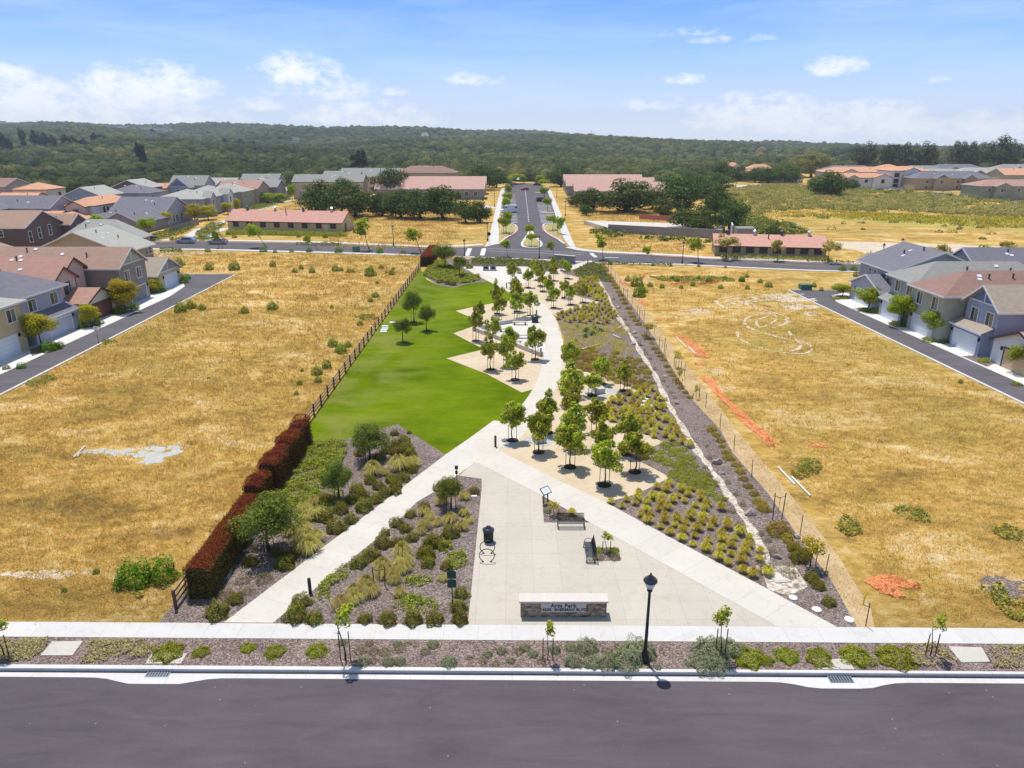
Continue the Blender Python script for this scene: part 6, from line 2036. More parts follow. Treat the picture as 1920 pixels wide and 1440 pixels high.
# rocks by the creek
def rock(label, loc, s, seed, flat=0.6):
 bm = bmesh.new()
 bmesh.ops.create_icosphere(bm, subdivisions=2, radius=1.0)
 rr = random.Random(seed)
 cuts = [Vector((rr.uniform(-1, 1), rr.uniform(-1, 1), rr.uniform(-.4, 1))).normalized() for _ in range(10)]
 for v in bm.verts:
  for c in cuts:
   d = v.co.dot(c)
   lim = 0.5 + 0.25 * (hash((seed, round(c.x, 3))) % 100) / 100
   if d > lim:
    v.co -= c * (d - lim)
  v.co *= 1 + rr.uniform(-0.05, 0.05)
  v.co.z *= flat
 me = bpy.data.meshes.new('rock')
 bm.to_mesh(me)
 bm.free()
 me.materials.append(M['rock'])
 o = link('rock', me)
 o.location = (loc[0], loc[1], s * flat * 0.35)
 s *= .8
 o.scale = (s, s * 0.8, s * 1.1)
 o.rotation_euler = (0, 0, rr.uniform(0, 6))
 tag(o, label, 'rock', 'boulders along the dry creek')
for i, (u, v, s, lb) in enumerate(((1292, 838, .75, 'large boulder left of the creek, below the gravel court point'), (1346, 868, .75, 'dark-shaded boulder right of the creek, upper of a pair'), (1353, 888, .4, 'flat small boulder just below the dark-shaded one'),
  (1408, 964, .75, 'large tan boulder beside the empty tree stakes'), (1388, 996, .45, 'boulder left of the creek near the big straw tufts'), (1458, 1046, .45, 'tall pointed boulder above the square drain'), (1422, 1068, .45, 'low grey boulder beside the round lid'),
  (1247, 706, .5, 'boulder beside the creek by the second staked sapling'), (1188, 646, .6, 'grey boulder where the creek bends, left side'), (1202, 648, .55, 'white-topped boulder right of the creek bend'), (1193, 633, .5, 'dark boulder above the creek bend'), (1190, 625, .6, 'round boulder highest at the creek bend'),
  (1246, 750, .55, 'dark-mouthed boulder right of the creek, mid slope'), (1270, 757, .5, 'boulder between creek and orange mounds'), (1160, 578, .6, 'far boulder at the narrow part of the creek'), (1495, 1008, .4, 'pale flat boulder behind the green mounds'))):
 rock(lb, G(u, v), s, i + 3)
# fence stakes and staking poles on the right
def tpost(label, loc, h=1.55, lean=(0, 0), tip='bright'):
 r = thing('steel_stake', label, 'stake', (loc[0], loc[1], 0), 0, 'thin steel stakes along the right park edge')
 MB().tube([(0, 0, 0), (lean[0], lean[1], h)], 0.028, 5).build('shaft', M['steel'], r)
 return r
TP = [(1623, 1174), (1547, 1078), (1409, 895), (1376, 846), (1350, 804), (1323, 764), (1311, 745), (1283, 706), (1264, 687), (1247, 668), (1226, 633), (1195, 590), (1185, 574), (1162, 540), (1153, 524), (1146, 511), (1141, 503), (1500, 1003)]
for i, (u, v) in enumerate(sorted(TP, key=lambda q: -q[1])):
 tpost('thin rusty stake along the right park edge, %s from the pavement' % ordn(i), G(u, v), 1.5, (rnd.uniform(-.06, .06), rnd.uniform(-.05, .05)))
r = thing('marker_post', 'bent yellow plastic marker beside the orange netting', 'marker', (*G(1619, 1133), 0))
MB().tube([(-0.02, 0, 0), (0.0, 0, .5), (0.1, 0, .9)], .045, 8).build('sleeve', M['yellow'], r)
def staked(label, loc, kind=0, cross=True, h=2.1, sep=0.62, group='tree stakes along the right park edge'):
 r = thing('tree_stakes', label, 'tree stakes', (loc[0], loc[1], 0), 0, group)
 for s in (-1, 1):
  MB().tube([(s * sep / 2, 0, 0), (s * (sep / 2 + .06), 0, h)], .032, 6).build('stake', M['stakedark'], r)
 MB().tube([(-sep / 2, 0, h * .88), (0, 0, h * .82), (sep / 2, 0, h * .88)], .018, 5).build('tie', M['black'], r)
 MB().tube([(0, 0, 0), (.03, .02, h * .85)], .015, 5).build('bare_stem', M['barkpale'], r)
 return r
M['stakedark'] = plain('dark_stake', (0.055, 0.035, 0.03), 0.85, 0.15, 0, 0.3)
for u, v, h, lb in ((1457, 975, 2.1, 'pair of bare stakes holding a dead whip near the big green mound'), (1203, 606, 2.2, 'bare stake pair beside the creek bend boulders'), (1172, 565, 2.2, 'bare stake pair halfway up the right edge'), (1137, 508, 2.2, 'bare stake pair at the top of the right edge'),
     (1240, 665, 2.2, 'bare stake pair above the orange shrubs'), (712, 1100, 1.35, 'short dark stake pair in the middle of the left bed')):
 staked(lb, G(u, v), h=h)
# orange netting and pipes
def net(label, pts, h, seed):
 """crumpled strip of orange safety netting along a line of (x, y, half width)"""
 rs = np.random.RandomState(seed)
 c = smooth_line([(p[0], p[1]) for p in pts], 6)
 n = len(c)
 ws = np.interp(np.linspace(0, 1, n), np.linspace(0, 1, len(pts)), [p[2] for p in pts])
 m = 9
 mb = MB()
 o = c[0]
 for i in range(n):
  a, b = Vector(c[max(0, i - 1)]), Vector(c[min(n - 1, i + 1)])
  t = (b - a).normalized()
  nn = Vector((-t.y, t.x))
  for j in range(m):
   k = (j / (m - 1) - .5) * 2
   p = Vector(c[i]) + nn * k * ws[i] * (1 + rs.uniform(-.2, .2)) + t * rs.uniform(-.12, .12)
   z = .03 + abs(rs.normal()) * h * (1 - .6 * abs(k))
   mb.v.append((p.x - o[0], p.y - o[1], z))
 for i in range(n - 1):
  for j in range(m - 1):
   k = i * m + j
   mb.f.append((k, k + 1, k + m + 1, k + m))
 ob = mb.build('safety_netting', M['net'])
 ob.location = (o[0], o[1], 0)
 tag(ob, label, 'netting', 'orange safety netting lying in the right field')
def gp(u, v, w):
 x, y = G(u, v)
 return (x, y, w)
net('bright orange netting heap near the right pavement', [gp(1632, 1100, .45), gp(1668, 1090, .75), gp(1700, 1098, .45), gp(1725, 1100, .15)], .14, 1)
net('tail of orange netting folded toward the pavement', [gp(1645, 1104, .5), gp(1672, 1108, .55), gp(1688, 1122, .35)], .14, 2)
net('long orange netting strip lying beside the white pipe, mid field', [gp(1270, 630, .5), gp(1290, 640, .5), gp(1305, 655, .8), gp(1318, 668, .9), gp(1322, 672, .4)], .16, 3)
net('faint orange netting below the mid-field strip', [gp(1302, 683, .4), gp(1325, 685, .5)], .10, 4)
net('orange netting strip curving down toward the stakes', [gp(1320, 708, .55), gp(1335, 720, .55), gp(1350, 742, .35), gp(1385, 775, .5), gp(1410, 800, .6), gp(1430, 815, .55), gp(1448, 838, .35)], .16, 5)
net('small faded orange netting patch alone in the grass', [gp(1518, 831, .5), gp(1535, 835, .5), gp(1552, 836, .3)], .08, 6)
net('orange netting round the bushes at the top of the field', [gp(1166, 528, .6), gp(1178, 536, .5), gp(1195, 525, .4), gp(1210, 519, .5)], .25, 7)
net('thin orange netting running behind the upper bushes', [gp(1258, 534, .4), gp(1290, 531, .3), gp(1320, 533, .3), gp(1350, 528, .5)], .2, 8)
net('short orange netting below the leaning bush', [gp(1198, 563, .5), gp(1208, 570, .5), gp(1218, 573, .4)], .15, 9)
net('tiny orange netting scrap on the track', [gp(1232, 597, .35), gp(1238, 602, .35)], .1, 10)
def pipe(label, a, b, rr_=.045, w=None, mat='pipe'):
 a, b = G(*a), G(*b)
 m = MB().tube([(0, 0, rr_), (b[0] - a[0], b[1] - a[1], rr_)], rr_, 8)
 o = m.build('pipe', M[mat])
 o.location = (a[0], a[1], 0.01)
 tag(o, label, 'pipe', 'pale pipes left lying on the ground')
pipe('upper of two pale blue pipes lying end to end in the field', (1459, 877), (1490, 910), .07)
pipe('lower of two pale blue pipes lying end to end in the field', (1484, 895), (1519, 931), .07)
pipe('short white pipe on the long netting strip', (1291, 652), (1304, 664), .08, mat='bright')
pipe('thin white pipe left of the long netting strip', (1268, 632), (1287, 652), .05, mat='bright')
pipe('longer of two pale planks by the grey gravel', (138, 860), (160, 838), .08, mat='stonecap')
pipe('shorter pale plank by the grey gravel', (145, 858), (151, 850), .08, mat='stonecap')
for i, (a, b, lb) in enumerate((((1090, 657), (1122, 648), 'long pale log lying across the straw grasses'), ((1040, 592), (1053, 600), 'short white log at the edge of the path bend'), ((1118, 602), (1130, 609), 'short pale log above the agaves'),
     ((1150, 630), (1163, 636), 'white log close to the creek bend'), ((1158, 618), (1168, 612), 'thin pale log beside the creek'))):
 a, b = G(*a), G(*b)
 m = MB().tube([(0, 0, .1), (b[0] - a[0], b[1] - a[1], .12)], [.13, .09], 8)
 o = m.build('log', M['stonecap'])
 o.location = (a[0], a[1], 0.02)
 tag(o, lb, 'log', 'pale logs in the grasses')
# tyre marks in the right field: worn rings of bare earth
trk = []
def arc(pts, nm, w=0.22):
 mb = MB()
 c = smooth_line([G(u, v) for u, v in pts], 8)
 rr = random.Random(len(pts) * 7 + int(pts[0][0]))
 n = len(c)
 seg = []
 for i in range(n - 1):
  if rr.random() < 0.12 and len(seg) > 3:
   if len(seg) > 1:
    strip(mb, seg, w)
   seg = []
   continue
  seg.append(c[i])
 if len(seg) > 1:
  strip(mb, seg, w)
 o = mb.build(nm, M['pale_dirt'])
 return struct(o)
TZ = [0.012]
def strip(mb, c, w):
 b = len(mb.v)
 n = len(c)
 for i in range(n):
  a, d = Vector(c[max(0, i - 1)]), Vector(c[min(n - 1, i + 1)])
  t = (d - a).normalized()
  nn = Vector((-t.y, t.x)) * (w / 2) * (0.5 + 0.5 * math.sin(math.pi * (i + .5) / n) + .1 * math.sin(i * 2.3))
  mb.v += [(c[i][0] + nn.x, c[i][1] + nn.y, TZ[0]), (c[i][0] - nn.x, c[i][1] - nn.y, TZ[0])]
  if i:
   k = b + 2 * i
   mb.f.append((k - 2, k - 1, k + 1, k))
for pts, w in (([(1440, 553), (1400, 553), (1360, 558), (1343, 565), (1352, 573), (1368, 580), (1390, 585)], .5), ([(1430, 557), (1390, 558), (1365, 563), (1360, 570), (1375, 577)], .35),
               ([(1445, 563), (1422, 564), (1410, 569), (1420, 577), (1445, 585), (1470, 592), (1478, 600), (1470, 608), (1448, 615)], .5), ([(1425, 560), (1403, 565), (1400, 571), (1420, 580), (1450, 590), (1456, 598), (1445, 607), (1427, 614)], .35),
               ([(1430, 588), (1405, 594), (1396, 602), (1400, 611), (1420, 621), (1460, 632), (1498, 642), (1498, 653), (1480, 659)], .5), ([(1442, 592), (1422, 600), (1419, 608), (1430, 618)], .35),
               ([(1382, 622), (1388, 636), (1420, 650), (1460, 660), (1505, 663), (1522, 655), (1515, 645), (1490, 635), (1478, 620)], .4), ([(1470, 598), (1489, 607)], .4),
               ([(1390, 566), (1420, 560), (1452, 557)], .5), ([(1372, 568), (1385, 573), (1405, 570)], .8), ([(1410, 558), (1438, 562), (1452, 560)], .5)):
 TZ[0] += 0.001
 arc(pts, 'tyre_track', w)
for i, (u, v, rx, ry) in enumerate(((1480, 560, 3.2, 2.4), (1500, 575, 2.0, 2.2), (1470, 553, 2.5, 1.0), (1390, 566, 1.5, 0.8), (1520, 588, 1.2, 1.2), (1340, 695, .9, .35), (1378, 675, .5, .3))):
 blob('bare_patch', *G(u, v), rx, ry, 0.006 + .0007 * i, M['pale_dirt'], 50 + i, j=.45)
blob('bare_patch', *G(330, 475), 9, 1.2, 0.008, M['pale_dirt'], 61, j=.3)
blob('bare_patch', *G(290, 479), 7, 1.0, 0.009, M['pale_dirt'], 62, j=.3)
# pale lot and sandy strips right of the far street
sheet('cracked_lot', rough([G(1570, 452), G(1700, 455), G(1920, 464), (140, 168), (140, 150), G(1700, 475), G(1655, 482), G(1600, 470), G(1560, 458)], 1.6, 3, 7), 0.016, M['pale_dirt'])
# ---------------------------------------------------------------- vehicles
def car(name, label, loc, rz, paint, L=4.6, W=1.8, Hh=1.45, van=False, group=None, roof=None):
 r = thing(name, label, 'van' if van else 'car', (loc[0], loc[1], 0.03), rz, group)
 # body profile in x (length) / z, extruded across y with tumblehome
 if van:
  prof = [(-L / 2, .35), (-L / 2, 1.0), (-L / 2 + .05, Hh * .95), (-L / 2 + .3, Hh), (L / 2 - 2.0, Hh), (L / 2 - 1.35, Hh * .92), (L / 2 - .75, Hh * .55), (L / 2 - .1, Hh * .42), (L / 2, .7), (L / 2 - .02, .35)]
  win = [(L / 2 - 2.0, Hh * .60, Hh * .90)]
 else:
  prof = [(-L / 2, .3), (-L / 2 - .0, .75), (-L / 2 + .08, .95), (-L / 2 + .35, Hh * .97 if roof == 'suv' else 1.0), (-L / 2 + (0.7 if roof == 'suv' else 1.2), Hh), (L * .08, Hh), (L * .23, .98), (L / 2 - .15, .85), (L / 2, .6), (L / 2 - .03, .3)]
 n = len(prof)
 mb = MB()
 ws = []
 for x, z in prof:
  k = 1 - .16 * max(0, (z - .9) / (Hh - .9)) if z > .9 else 1
  ws.append(W / 2 * (k if not van else 1 - .06 * max(0, (z - 1.2) / (Hh - 1.2))))
 for s in (-1, 1):
  for (x, z), w in zip(prof, ws):
   mb.v.append((x, s * w, z))
 mb.f.append(tuple(range(n))[::-1])
 mb.f.append(tuple(range(n, 2 * n)))
 for i in range(n):
  j = (i + 1) % n
  mb.f.append((i, j, n + j, n + i))
 body = mb.build('body', paint, r)
 g = MB()
 if van:
  g.quadbox(L / 2 - 1.95, L / 2 - 1.15, -W / 2 * 0.975, W / 2 * 0.975, Hh * .56, Hh * .83)
  g.build('side_window', M['glass'], r)
  g = MB()
  g.slab([(L / 2 - 1.30, -W / 2 * .85, Hh * .91), (L / 2 - 1.30, W / 2 * .85, Hh * .91), (L / 2 - .74, W / 2 * .88, Hh * .58), (L / 2 - .74, -W / 2 * .88, Hh * .58)], -.04)
  g.build('windscreen', M['glass'], r)
  g = MB()
  g.quadbox(-L / 2 + .35, -L / 2 + 1.3, -W / 2 * .975, W / 2 * .975, Hh * .6, Hh * .82)
  g.build('side_window', M['glass'], r)
 else:
  zt, zb = Hh - .10, .98
  xa, xb = -L / 2 + (.55 if roof == 'suv' else 1.0), L * .20
  for s in (-1, 1):
   yb, yt = s * (W / 2 * .985 + .005), s * (W / 2 * .86 + .012)
   g = MB()
   g.slab([(xa + .05, yb, zb), (xb - .1, yb, zb), (L * .06, yt, zt), (xa + .3, yt, zt)], .02 * s)
   g.build('side_window', M['glass'], r)
  g = MB()
  g.slab([(L * .095, -W / 2 * .8, Hh - .03), (L * .095, W / 2 * .8, Hh - .03), (L * .225, W / 2 * .88, 1.01), (L * .225, -W / 2 * .88, 1.01)], -.03)
  g.build('windscreen', M['glass'], r)
  g = MB()
  g.slab([(xa + .1, -W / 2 * .8, Hh - .06), (xa + .1, W / 2 * .8, Hh - .06), (-L / 2 + .2, W / 2 * .86, 1.0), (-L / 2 + .2, -W / 2 * .86, 1.0)], -.04)
  g.build('rear_window', M['glass'], r)
 for s in (-1, 1):
  for x in (-L * .31, L * .32):
   w = MB().tube([(x, s * (W / 2 - .2), .33), (x, s * (W / 2 + .01), .33)], .33, 14).build('wheel', M['tyre'], r)
   MB().tube([(x, s * (W / 2 + .0), .33), (x, s * (W / 2 + .022), .33)], .2, 10).build('rim', M['chrome'], w)
  MB().quadbox(L / 2 - .1, L / 2 - .005, s * W * .36 - .17, s * W * .36 + .17, .62 if not van else .78, .76 if not van else .98).build('headlight', M['bright'], r)
  MB().quadbox(-L / 2 - .012, -L / 2 + .1, s * W * .40 - .1, s * W * .40 + .1, .72, .9).build('tail_light', M['red'], r)
 return r
PA = {k: plain('paint_' + k, c, 0.25, 0.6, 0.1, 0.04) for k, c in dict(white=(.75, .78, .82), silver=(.42, .46, .60), beige=(.45, .42, .42), red=(.45, .03, .05), black=(.02, .02, .025), blue=(.05, .08, .2), grey=(.2, .2, .22)).items()}
g = G(349, 456)
car('parked_car', 'silver-blue estate car parked on the far left street', (g[0], g[1]), R(180) - .05, PA['silver'], 4.7, 1.85, 1.6, roof='suv', group='cars parked on the far left street')
g = G(409, 457.5)
car('parked_car', 'beige saloon car parked behind the silver estate', (g[0], g[1]), R(180) - .05, PA['beige'], 4.7, 1.8, 1.4, group='cars parked on the far left street')
g = G(278, 451)
car('parked_car', 'dark car mostly hidden by shrubs at the far left kerb', (g[0], g[1]), R(180), PA['black'], 4.3, 1.8, 1.4, group='cars parked on the far left street')
g = G(956, 399)
car('parked_van', 'white high-roof van parked in the left bays of the avenue', (g[0] - .2, g[1]), R(200), PA['white'], 6.2, 2.1, 2.7, van=True)
g = G(984, 357)
car('red_car', 'red car driving away up the avenue', (g[0], g[1]), R(188), PA['red'], 4.4, 1.8, 1.45)
g = G(1016, 379)
car('parked_car', 'black car parked behind the right avenue trees', (g[0], g[1]), R(10), PA['black'], 4.8, 1.9, 2.0, roof='suv', group='cars parked on the avenue')
for u, v, k, lb in ((964, 347, 'grey', 'grey car at the far left end of the avenue'), (955, 348.5, 'blue', 'blue car half under the far left avenue tree'), (1007, 348, 'black', 'dark car at the far right end of the avenue')):
 g = G(u, v)
 car('parked_car', lb, g, R(10), PA[k], 4.5, 1.8, 1.4, group='cars parked on the avenue')
for u, v, k, lb in ((1648, 359, 'blue', 'blue-grey car beside the white apartments'), (1675, 357.5, 'white', 'white car left of the three-storey block'), (1690, 357, 'silver', 'silver car beside the brown terrace end'), (1757, 368, 'white', 'white car in front of the brown terrace'),
     (1776, 369, 'beige', 'pale beige car in front of the brown terrace'), (1802, 370, 'silver', 'silver car between the terrace and olive house'), (1835, 370, 'blue', 'dark blue car beside the olive house')):
 g = G(u, v)
 car('parked_car', lb, g, R(185), PA[k], 4.6, 1.8, 1.45, group='cars parked in the far estate')
# white event tent at the end of the avenue
r = thing('tent', 'small white peaked tent at the end of the avenue', 'tent', (*G(976, 343.5), 0))
m = MB()
for a, b in (((-2.4, -2.4), (2.4, -2.4)), ((2.4, -2.4), (2.4, 2.4)), ((2.4, 2.4), (-2.4, 2.4)), ((-2.4, 2.4), (-2.4, -2.4))):
 m.face([(a[0], a[1], 2.2), (b[0], b[1], 2.2), (0, 0, 5.0)])
m.face([(-2.4, -2.4, 2.2), (2.4, -2.4, 2.2), (2.4, 2.4, 2.2), (-2.4, 2.4, 2.2)])
m.build('canopy', M['bright'], r)
for sx in (-1, 1):
 for sy in (-1, 1):
  MB().tube([(sx * 2.3, sy * 2.3, 0), (sx * 2.3, sy * 2.3, 2.2)], .06, 5).build('leg', M['white'], r)
# board fence beside the mauve house
r = thing('board_fence', 'grey-brown board fence round the mauve house yard', 'fence', (*G(325, 434), 0))
o = G(325, 434)
pts = rel([G(318, 437), G(340, 431), G(373, 421), G(371, 412)], o)
mb = MB()
ribbon(pts, .06, 0, 1.8, mb)
mb.build('boards', WALL['taupe'], r)
mb = MB()
ribbon(pts, .09, 1.8, 1.9, mb)
mb.build('top_rail', M['post'], r)
# paths of the far left greenway
for pts, w in (([(372, 448), (330, 452)], 1.2), ([(345, 448), (370, 433), (395, 424), (430, 412), (470, 398), (510, 384), (545, 375.5)], 1.3), ([(383, 452), (398, 437), (425, 428)], 1.4)):
 mb = MB()
 ribbon([G(u, v) for u, v in pts], w, -.02, .06, mb)
 struct(mb.build('path', M['walk']))
# satellite dish on the taupe house: a part of that house would be awkward to aim, so it stands as its own thing on the wall mast
r = thing('satellite_dish', 'grey satellite dish on a tall mast beside the taupe house', 'satellite dish', (-67.5, 109.6, 0))
MB().tube([(0, 0, 0), (0, 0, 6.6)], .045, 6).build('mast', M['chrome'], r)
m = MB()
mt = Matrix.Translation((0, -.1, 6.9)) @ Matrix.Rotation(R(55), 4, 'X')
prof = [(.05, 0), (.3, .04), (.5, .11), (.62, .2)]
b = 0
for i, (rr_, z) in enumerate(prof):
 for k in range(14):
  a = 2 * math.pi * k / 14
  m.v.append(tuple(mt @ Vector((rr_ * math.cos(a), rr_ * math.sin(a), z))))
for i in range(3):
 for k in range(14):
  m.f.append((i * 14 + k, i * 14 + (k + 1) % 14, (i + 1) * 14 + (k + 1) % 14, (i + 1) * 14 + k))
m.f.append(tuple(range(14)))
m.build('dish', M['darkgrey'], r)
# people-sized play of scale: garden lanterns and power pylons on the hill
def pylon(label, u, vtop, vbase, y):
 x = (u - 960) / FPX * y / CP
 zb = float(terrain(x, y))
 k = y / CP
 ztop = CH + (VH - vtop) / FPX * k
 r = thing('pylon', label, 'pylon', (x, y, zb), 0, 'lattice pylons on the wooded hill')
 h = max(18, ztop - zb)
 m = MB()
 for sx in (-1, 1):
  for sy in (-1, 1):
   m.tube([(sx * 4, sy * 4, 0), (sx * 1.2, sy * 1.2, h * .65), (sx * .6, sy * .6, h)], .22, 4)
 for i in range(7):
  z0, z1 = h * i / 8, h * (i + 1) / 8
  w0, w1 = 4 - 3.2 * i / 8, 4 - 3.2 * (i + 1) / 8
  for sy in (-1, 1):
   m.tube([(-w0, sy * w0, z0), (w1, sy * w1, z1)], .12, 3)
   m.tube([(w0, sy * w0, z0), (-w1, sy * w1, z1)], .12, 3)
 m.build('tower', M['chrome'], r)
 m = MB()
 for z, w in ((h * .7, 7), (h * .82, 6), (h * .94, 5)):
  m.tube([(-w, 0, z), (w, 0, z)], .2, 4)
 m.build('crossarm', M['chrome'], r)
pylon('lattice pylon on the wooded hill, left of the three', 354, 247, 290, 1250)
pylon('lattice pylon on the wooded hill, middle of the three', 597, 258, 292, 1250)
pylon('lattice pylon on the wooded hill, right of the three', 814, 262, 292, 1300)
for i, (u, v, w, h, lb) in enumerate(((102, 231, 22, 6, 'pale building on the ridge, far left'), (225, 238, 34, 6, 'long pale building on the ridge, second from the left'), (300, 239, 26, 5, 'long pale building on the ridge, third from the left'), (364, 242, 36, 7, 'long blue-white building on the ridge, right of the four'))):
 y = 2150
 x = (u - 960) / FPX * y / CP
 zt = CH + (VH - v - 2) / FPX * y / CP
 zb = float(terrain(x, y))
 r = thing('ridge_building', lb, 'building', (x, y, min(zb, zt - h - 1)), 0, 'pale buildings on the ridge')
 hh = max(h, zt - zb)
 MB().quadbox(-w, w, -8, 8, 0, hh).build('wall', WALL['white'], r)
 MB().quadbox(-w - .6, w + .6, -8.6, 8.6, hh, hh + .8).build('roof', M['white'], r)
# ---------------------------------------------------------------- trees
def px_h(x, y, vtop):
 """height above ground that reaches photo row vtop at distance y"""
 yv = (vtop - 720) / FPX
 return CH - y * (SP + yv * CP) / (CP - yv * SP)
def m_per_px(y, z=0.0):
 return (y * CP + (CH - z) * SP) / FPX
def conifer_mesh(name, seed, mat, r, h):
 rs = np.random.RandomState(seed)
 n = 2600
 t = rs.uniform(0, 1, n) ** 0.7
 z = h * (1 - t)
 az = rs.uniform(0, 6.283, n)
 rr = r * (t ** 0.8) * (0.75 + 0.35 * np.sin(az * 5 + z * 2.2) * 0.6) * (1 - np.abs(rs.normal(size=n)) * .2)
 p = np.stack([np.cos(az) * rr, np.sin(az) * rr, z], 1)
 nn = np.stack([np.cos(az), np.sin(az), np.full(n, .6)], 1) + rs.normal(size=(n, 3)) * .4
 return quads_mesh(name, p, nn, .55 * rs.uniform(.6, 1.3, n), mat, rs, .7)
# kind: (ref width, ref crown height, trunk fraction, crown meshes, trunk mesh, ref trunk height)
def kind(k, w0, h0, frac, crowns, trunk, th):
 KIND[k] = (w0, h0, frac, crowns, trunk, th)
KIND = {}
kind('maple', 2.5, 2.7, .30, [crown_mesh('crown', 10 + i, M['park_leaf'], 1.25, 1.35, 26, .28, .18, 125, .50, base=0) for i in range(5)], trunk_mesh('trunk', 2.6, .055, M['bark'], 1, 5, .8), 2.6)
kind('oak', 12, 6.4, .05, [crown_mesh('crown', 20 + i, M['oak_leaf'], 6, 3.3, 34, .32, .45, 150, 0.12, flat=.8) for i in range(5)], trunk_mesh('trunk', 4.0, .38, M['bark'], 2, 6, 3.0, split=.3, bend=.4), 4.0)
kind('round', 4.2, 3.9, .24, [crown_mesh('crown', 30 + i, M['yellow_leaf'], 1.95, 1.8, 22, .36, .18, 300, .05) for i in range(3)], trunk_mesh('trunk', 3.0, .09, M['bark'], 3, 5, 1.2), 3.0)
kind('lime', 4.2, 3.9, .25, [crown_mesh('crown', 35 + i, M['lime_leaf'], 1.95, 1.8, 22, .36, .18, 300, .0, flat=.9) for i in range(3)], trunk_mesh('trunk', 3.0, .09, M['bark'], 4, 5, 1.2), 3.0)
kind('flat', 3.2, 1.7, .40, [crown_mesh('crown', 40 + i, M['lime_leaf'], 1.6, .95, 10, .42, .24, 150, .0, flat=.9) for i in range(3)], trunk_mesh('trunk', 3.0, .08, M['barkpale'], 5, 4, .9), 3.0)
kind('willow', 3.8, 3.6, .24, [crown_mesh('crown', 50 + i, M['olive_leaf'], 1.9, 1.8, 26, .30, .12, 420, .2, flat=1.1) for i in range(3)], trunk_mesh('trunk', 2.4, .10, M['bark'], 6, 5, 1.1, split=.4), 2.4)
kind('street', 3.2, 4.2, .36, [crown_mesh('crown', 60 + i, M['lime_leaf'], 1.6, 2.1, 12, .34, .34, 70, .1, flat=.9) for i in range(3)], trunk_mesh('trunk', 4.0, .07, M['bark'], 7, 6, 1.3), 4.0)
kind('bloom', 3.4, 4.0, .36, [crown_mesh('crown', 70 + i, M['bloom_leaf'] if 'bloom_leaf' in M else M['park_leaf'], 1.7, 2.0, 14, .34, .32, 75, .1, flat=.8) for i in range(2)], trunk_mesh('trunk', 4.0, .07, M['bark'], 8, 6, 1.3), 4.0)
kind('young', 1.1, 1.7, .55, [crown_mesh('crown', 80 + i, M['park_leaf'], .5, .85, 9, .36, .13, 45, .2) for i in range(3)], trunk_mesh('trunk', 2.6, .035, M['bark'], 9, 4, .35), 2.6)
kind('yellow_young', 1.4, 1.3, .45, [crown_mesh('crown', 85 + i, M['yellow_leaf'], .7, .65, 9, .36, .13, 45, .0) for i in range(2)], trunk_mesh('trunk', 2.0, .03, M['bark'], 9, 4, .35), 2.0)
kind('eucalyptus', 14, 17, .10, [crown_mesh('crown', 90 + i, M['euc_leaf'], 7, 8.5, 30, .26, .75, 105, .2, flat=.8) for i in range(4)], trunk_mesh('trunk', 14, .5, M['barkpale'], 10, 8, 4.5), 14)
kind('grey_eucalyptus', 26, 13, .10, [crown_mesh('crown', 95, M['euc_big'] if 'euc_big' in M else M['euc_leaf'], 13, 6.5, 60, .20, .7, 120, .05, flat=.8)], trunk_mesh('trunk', 8, .7, M['barkpale'], 11, 8, 5), 8)
kind('conifer', 7, 14, .06, [crown_mesh('crown', 98 + i, M['conifer_leaf'], 3.4, 7, 26, .26, .6, 90, .55) for i in range(2)], trunk_mesh('trunk', 8, .3, M['bark'], 12, 0), 8)
CNT = {}
def tree(k, label, loc, h, w, group=None, stakes=False, ring=False, name=None, cat='tree', rz=None, lean=(0, 0), z=0.0, fr=None):
 w0, h0, frac, crowns, trunk, th = KIND[k]
 frac = fr if fr is not None else frac
 i = CNT.get(k, 0)
 CNT[k] = i + 1
 r = thing(name or {'maple': 'staked_maple', 'oak': 'oak_tree', 'eucalyptus': 'eucalyptus_tree', 'grey_eucalyptus': 'eucalyptus_tree', 'conifer': 'conifer_tree', 'willow': 'willow_tree'}.get(k, 'tree'), label, cat, (loc[0], loc[1], z), 0, group)
 c = link('crown', crowns[i % len(crowns)], r)
 ch = h * (1 - frac)
 c.location = (lean[0], lean[1], h * frac)
 c.scale = (w / w0, w / w0, ch / h0)
 c.rotation_euler = (0, 0, rnd.uniform(0, 6.28) if rz is None else rz)
 t = link('trunk', trunk, r)
 tt = h * frac + ch * (.55 if k != 'conifer' else .3)
 t.scale = (max(w / w0, .7),) * 2 + (tt / th,)
 if lean != (0, 0):
  t.rotation_euler = (-lean[1] / max(tt, 1) * .8, lean[0] / max(tt, 1) * .8, 0)
 else:
  t.rotation_euler = (0, 0, rnd.uniform(0, 6.28))
 if stakes:
  for s in (-1, 1):
   o = link('stake', STAKE, r)
   o.location = (s * .36 * stakes, 0, 0)
   o.scale = (1, 1, min(1, h * frac * 1.25 / 1.9) if k == 'maple' else h * frac * .95 / 1.9)
 if ring:
  o = link('root_ring', RING, r)
 return r
STAKE = MB().tube([(0, 0, 0), (0, 0, 1.9)], .028, 6).mesh('stake', M['stake'])
_m = MB()
for k in range(20):
 a0, a1 = 2 * math.pi * k / 20, 2 * math.pi * (k + 1) / 20
 for r0, r1, z in ((.10, .52, .045),):
  _m.face([(r0 * math.cos(a0), r0 * math.sin(a0), z), (r1 * math.cos(a0), r1 * math.sin(a0), z), (r1 * math.cos(a1), r1 * math.sin(a1), z), (r0 * math.cos(a1), r0 * math.sin(a1), z)])
RING = _m.mesh('root_ring', plain('dark_bark_ring', (0.07, 0.045, 0.04), .95, .1, 0, .4, 14, .6))
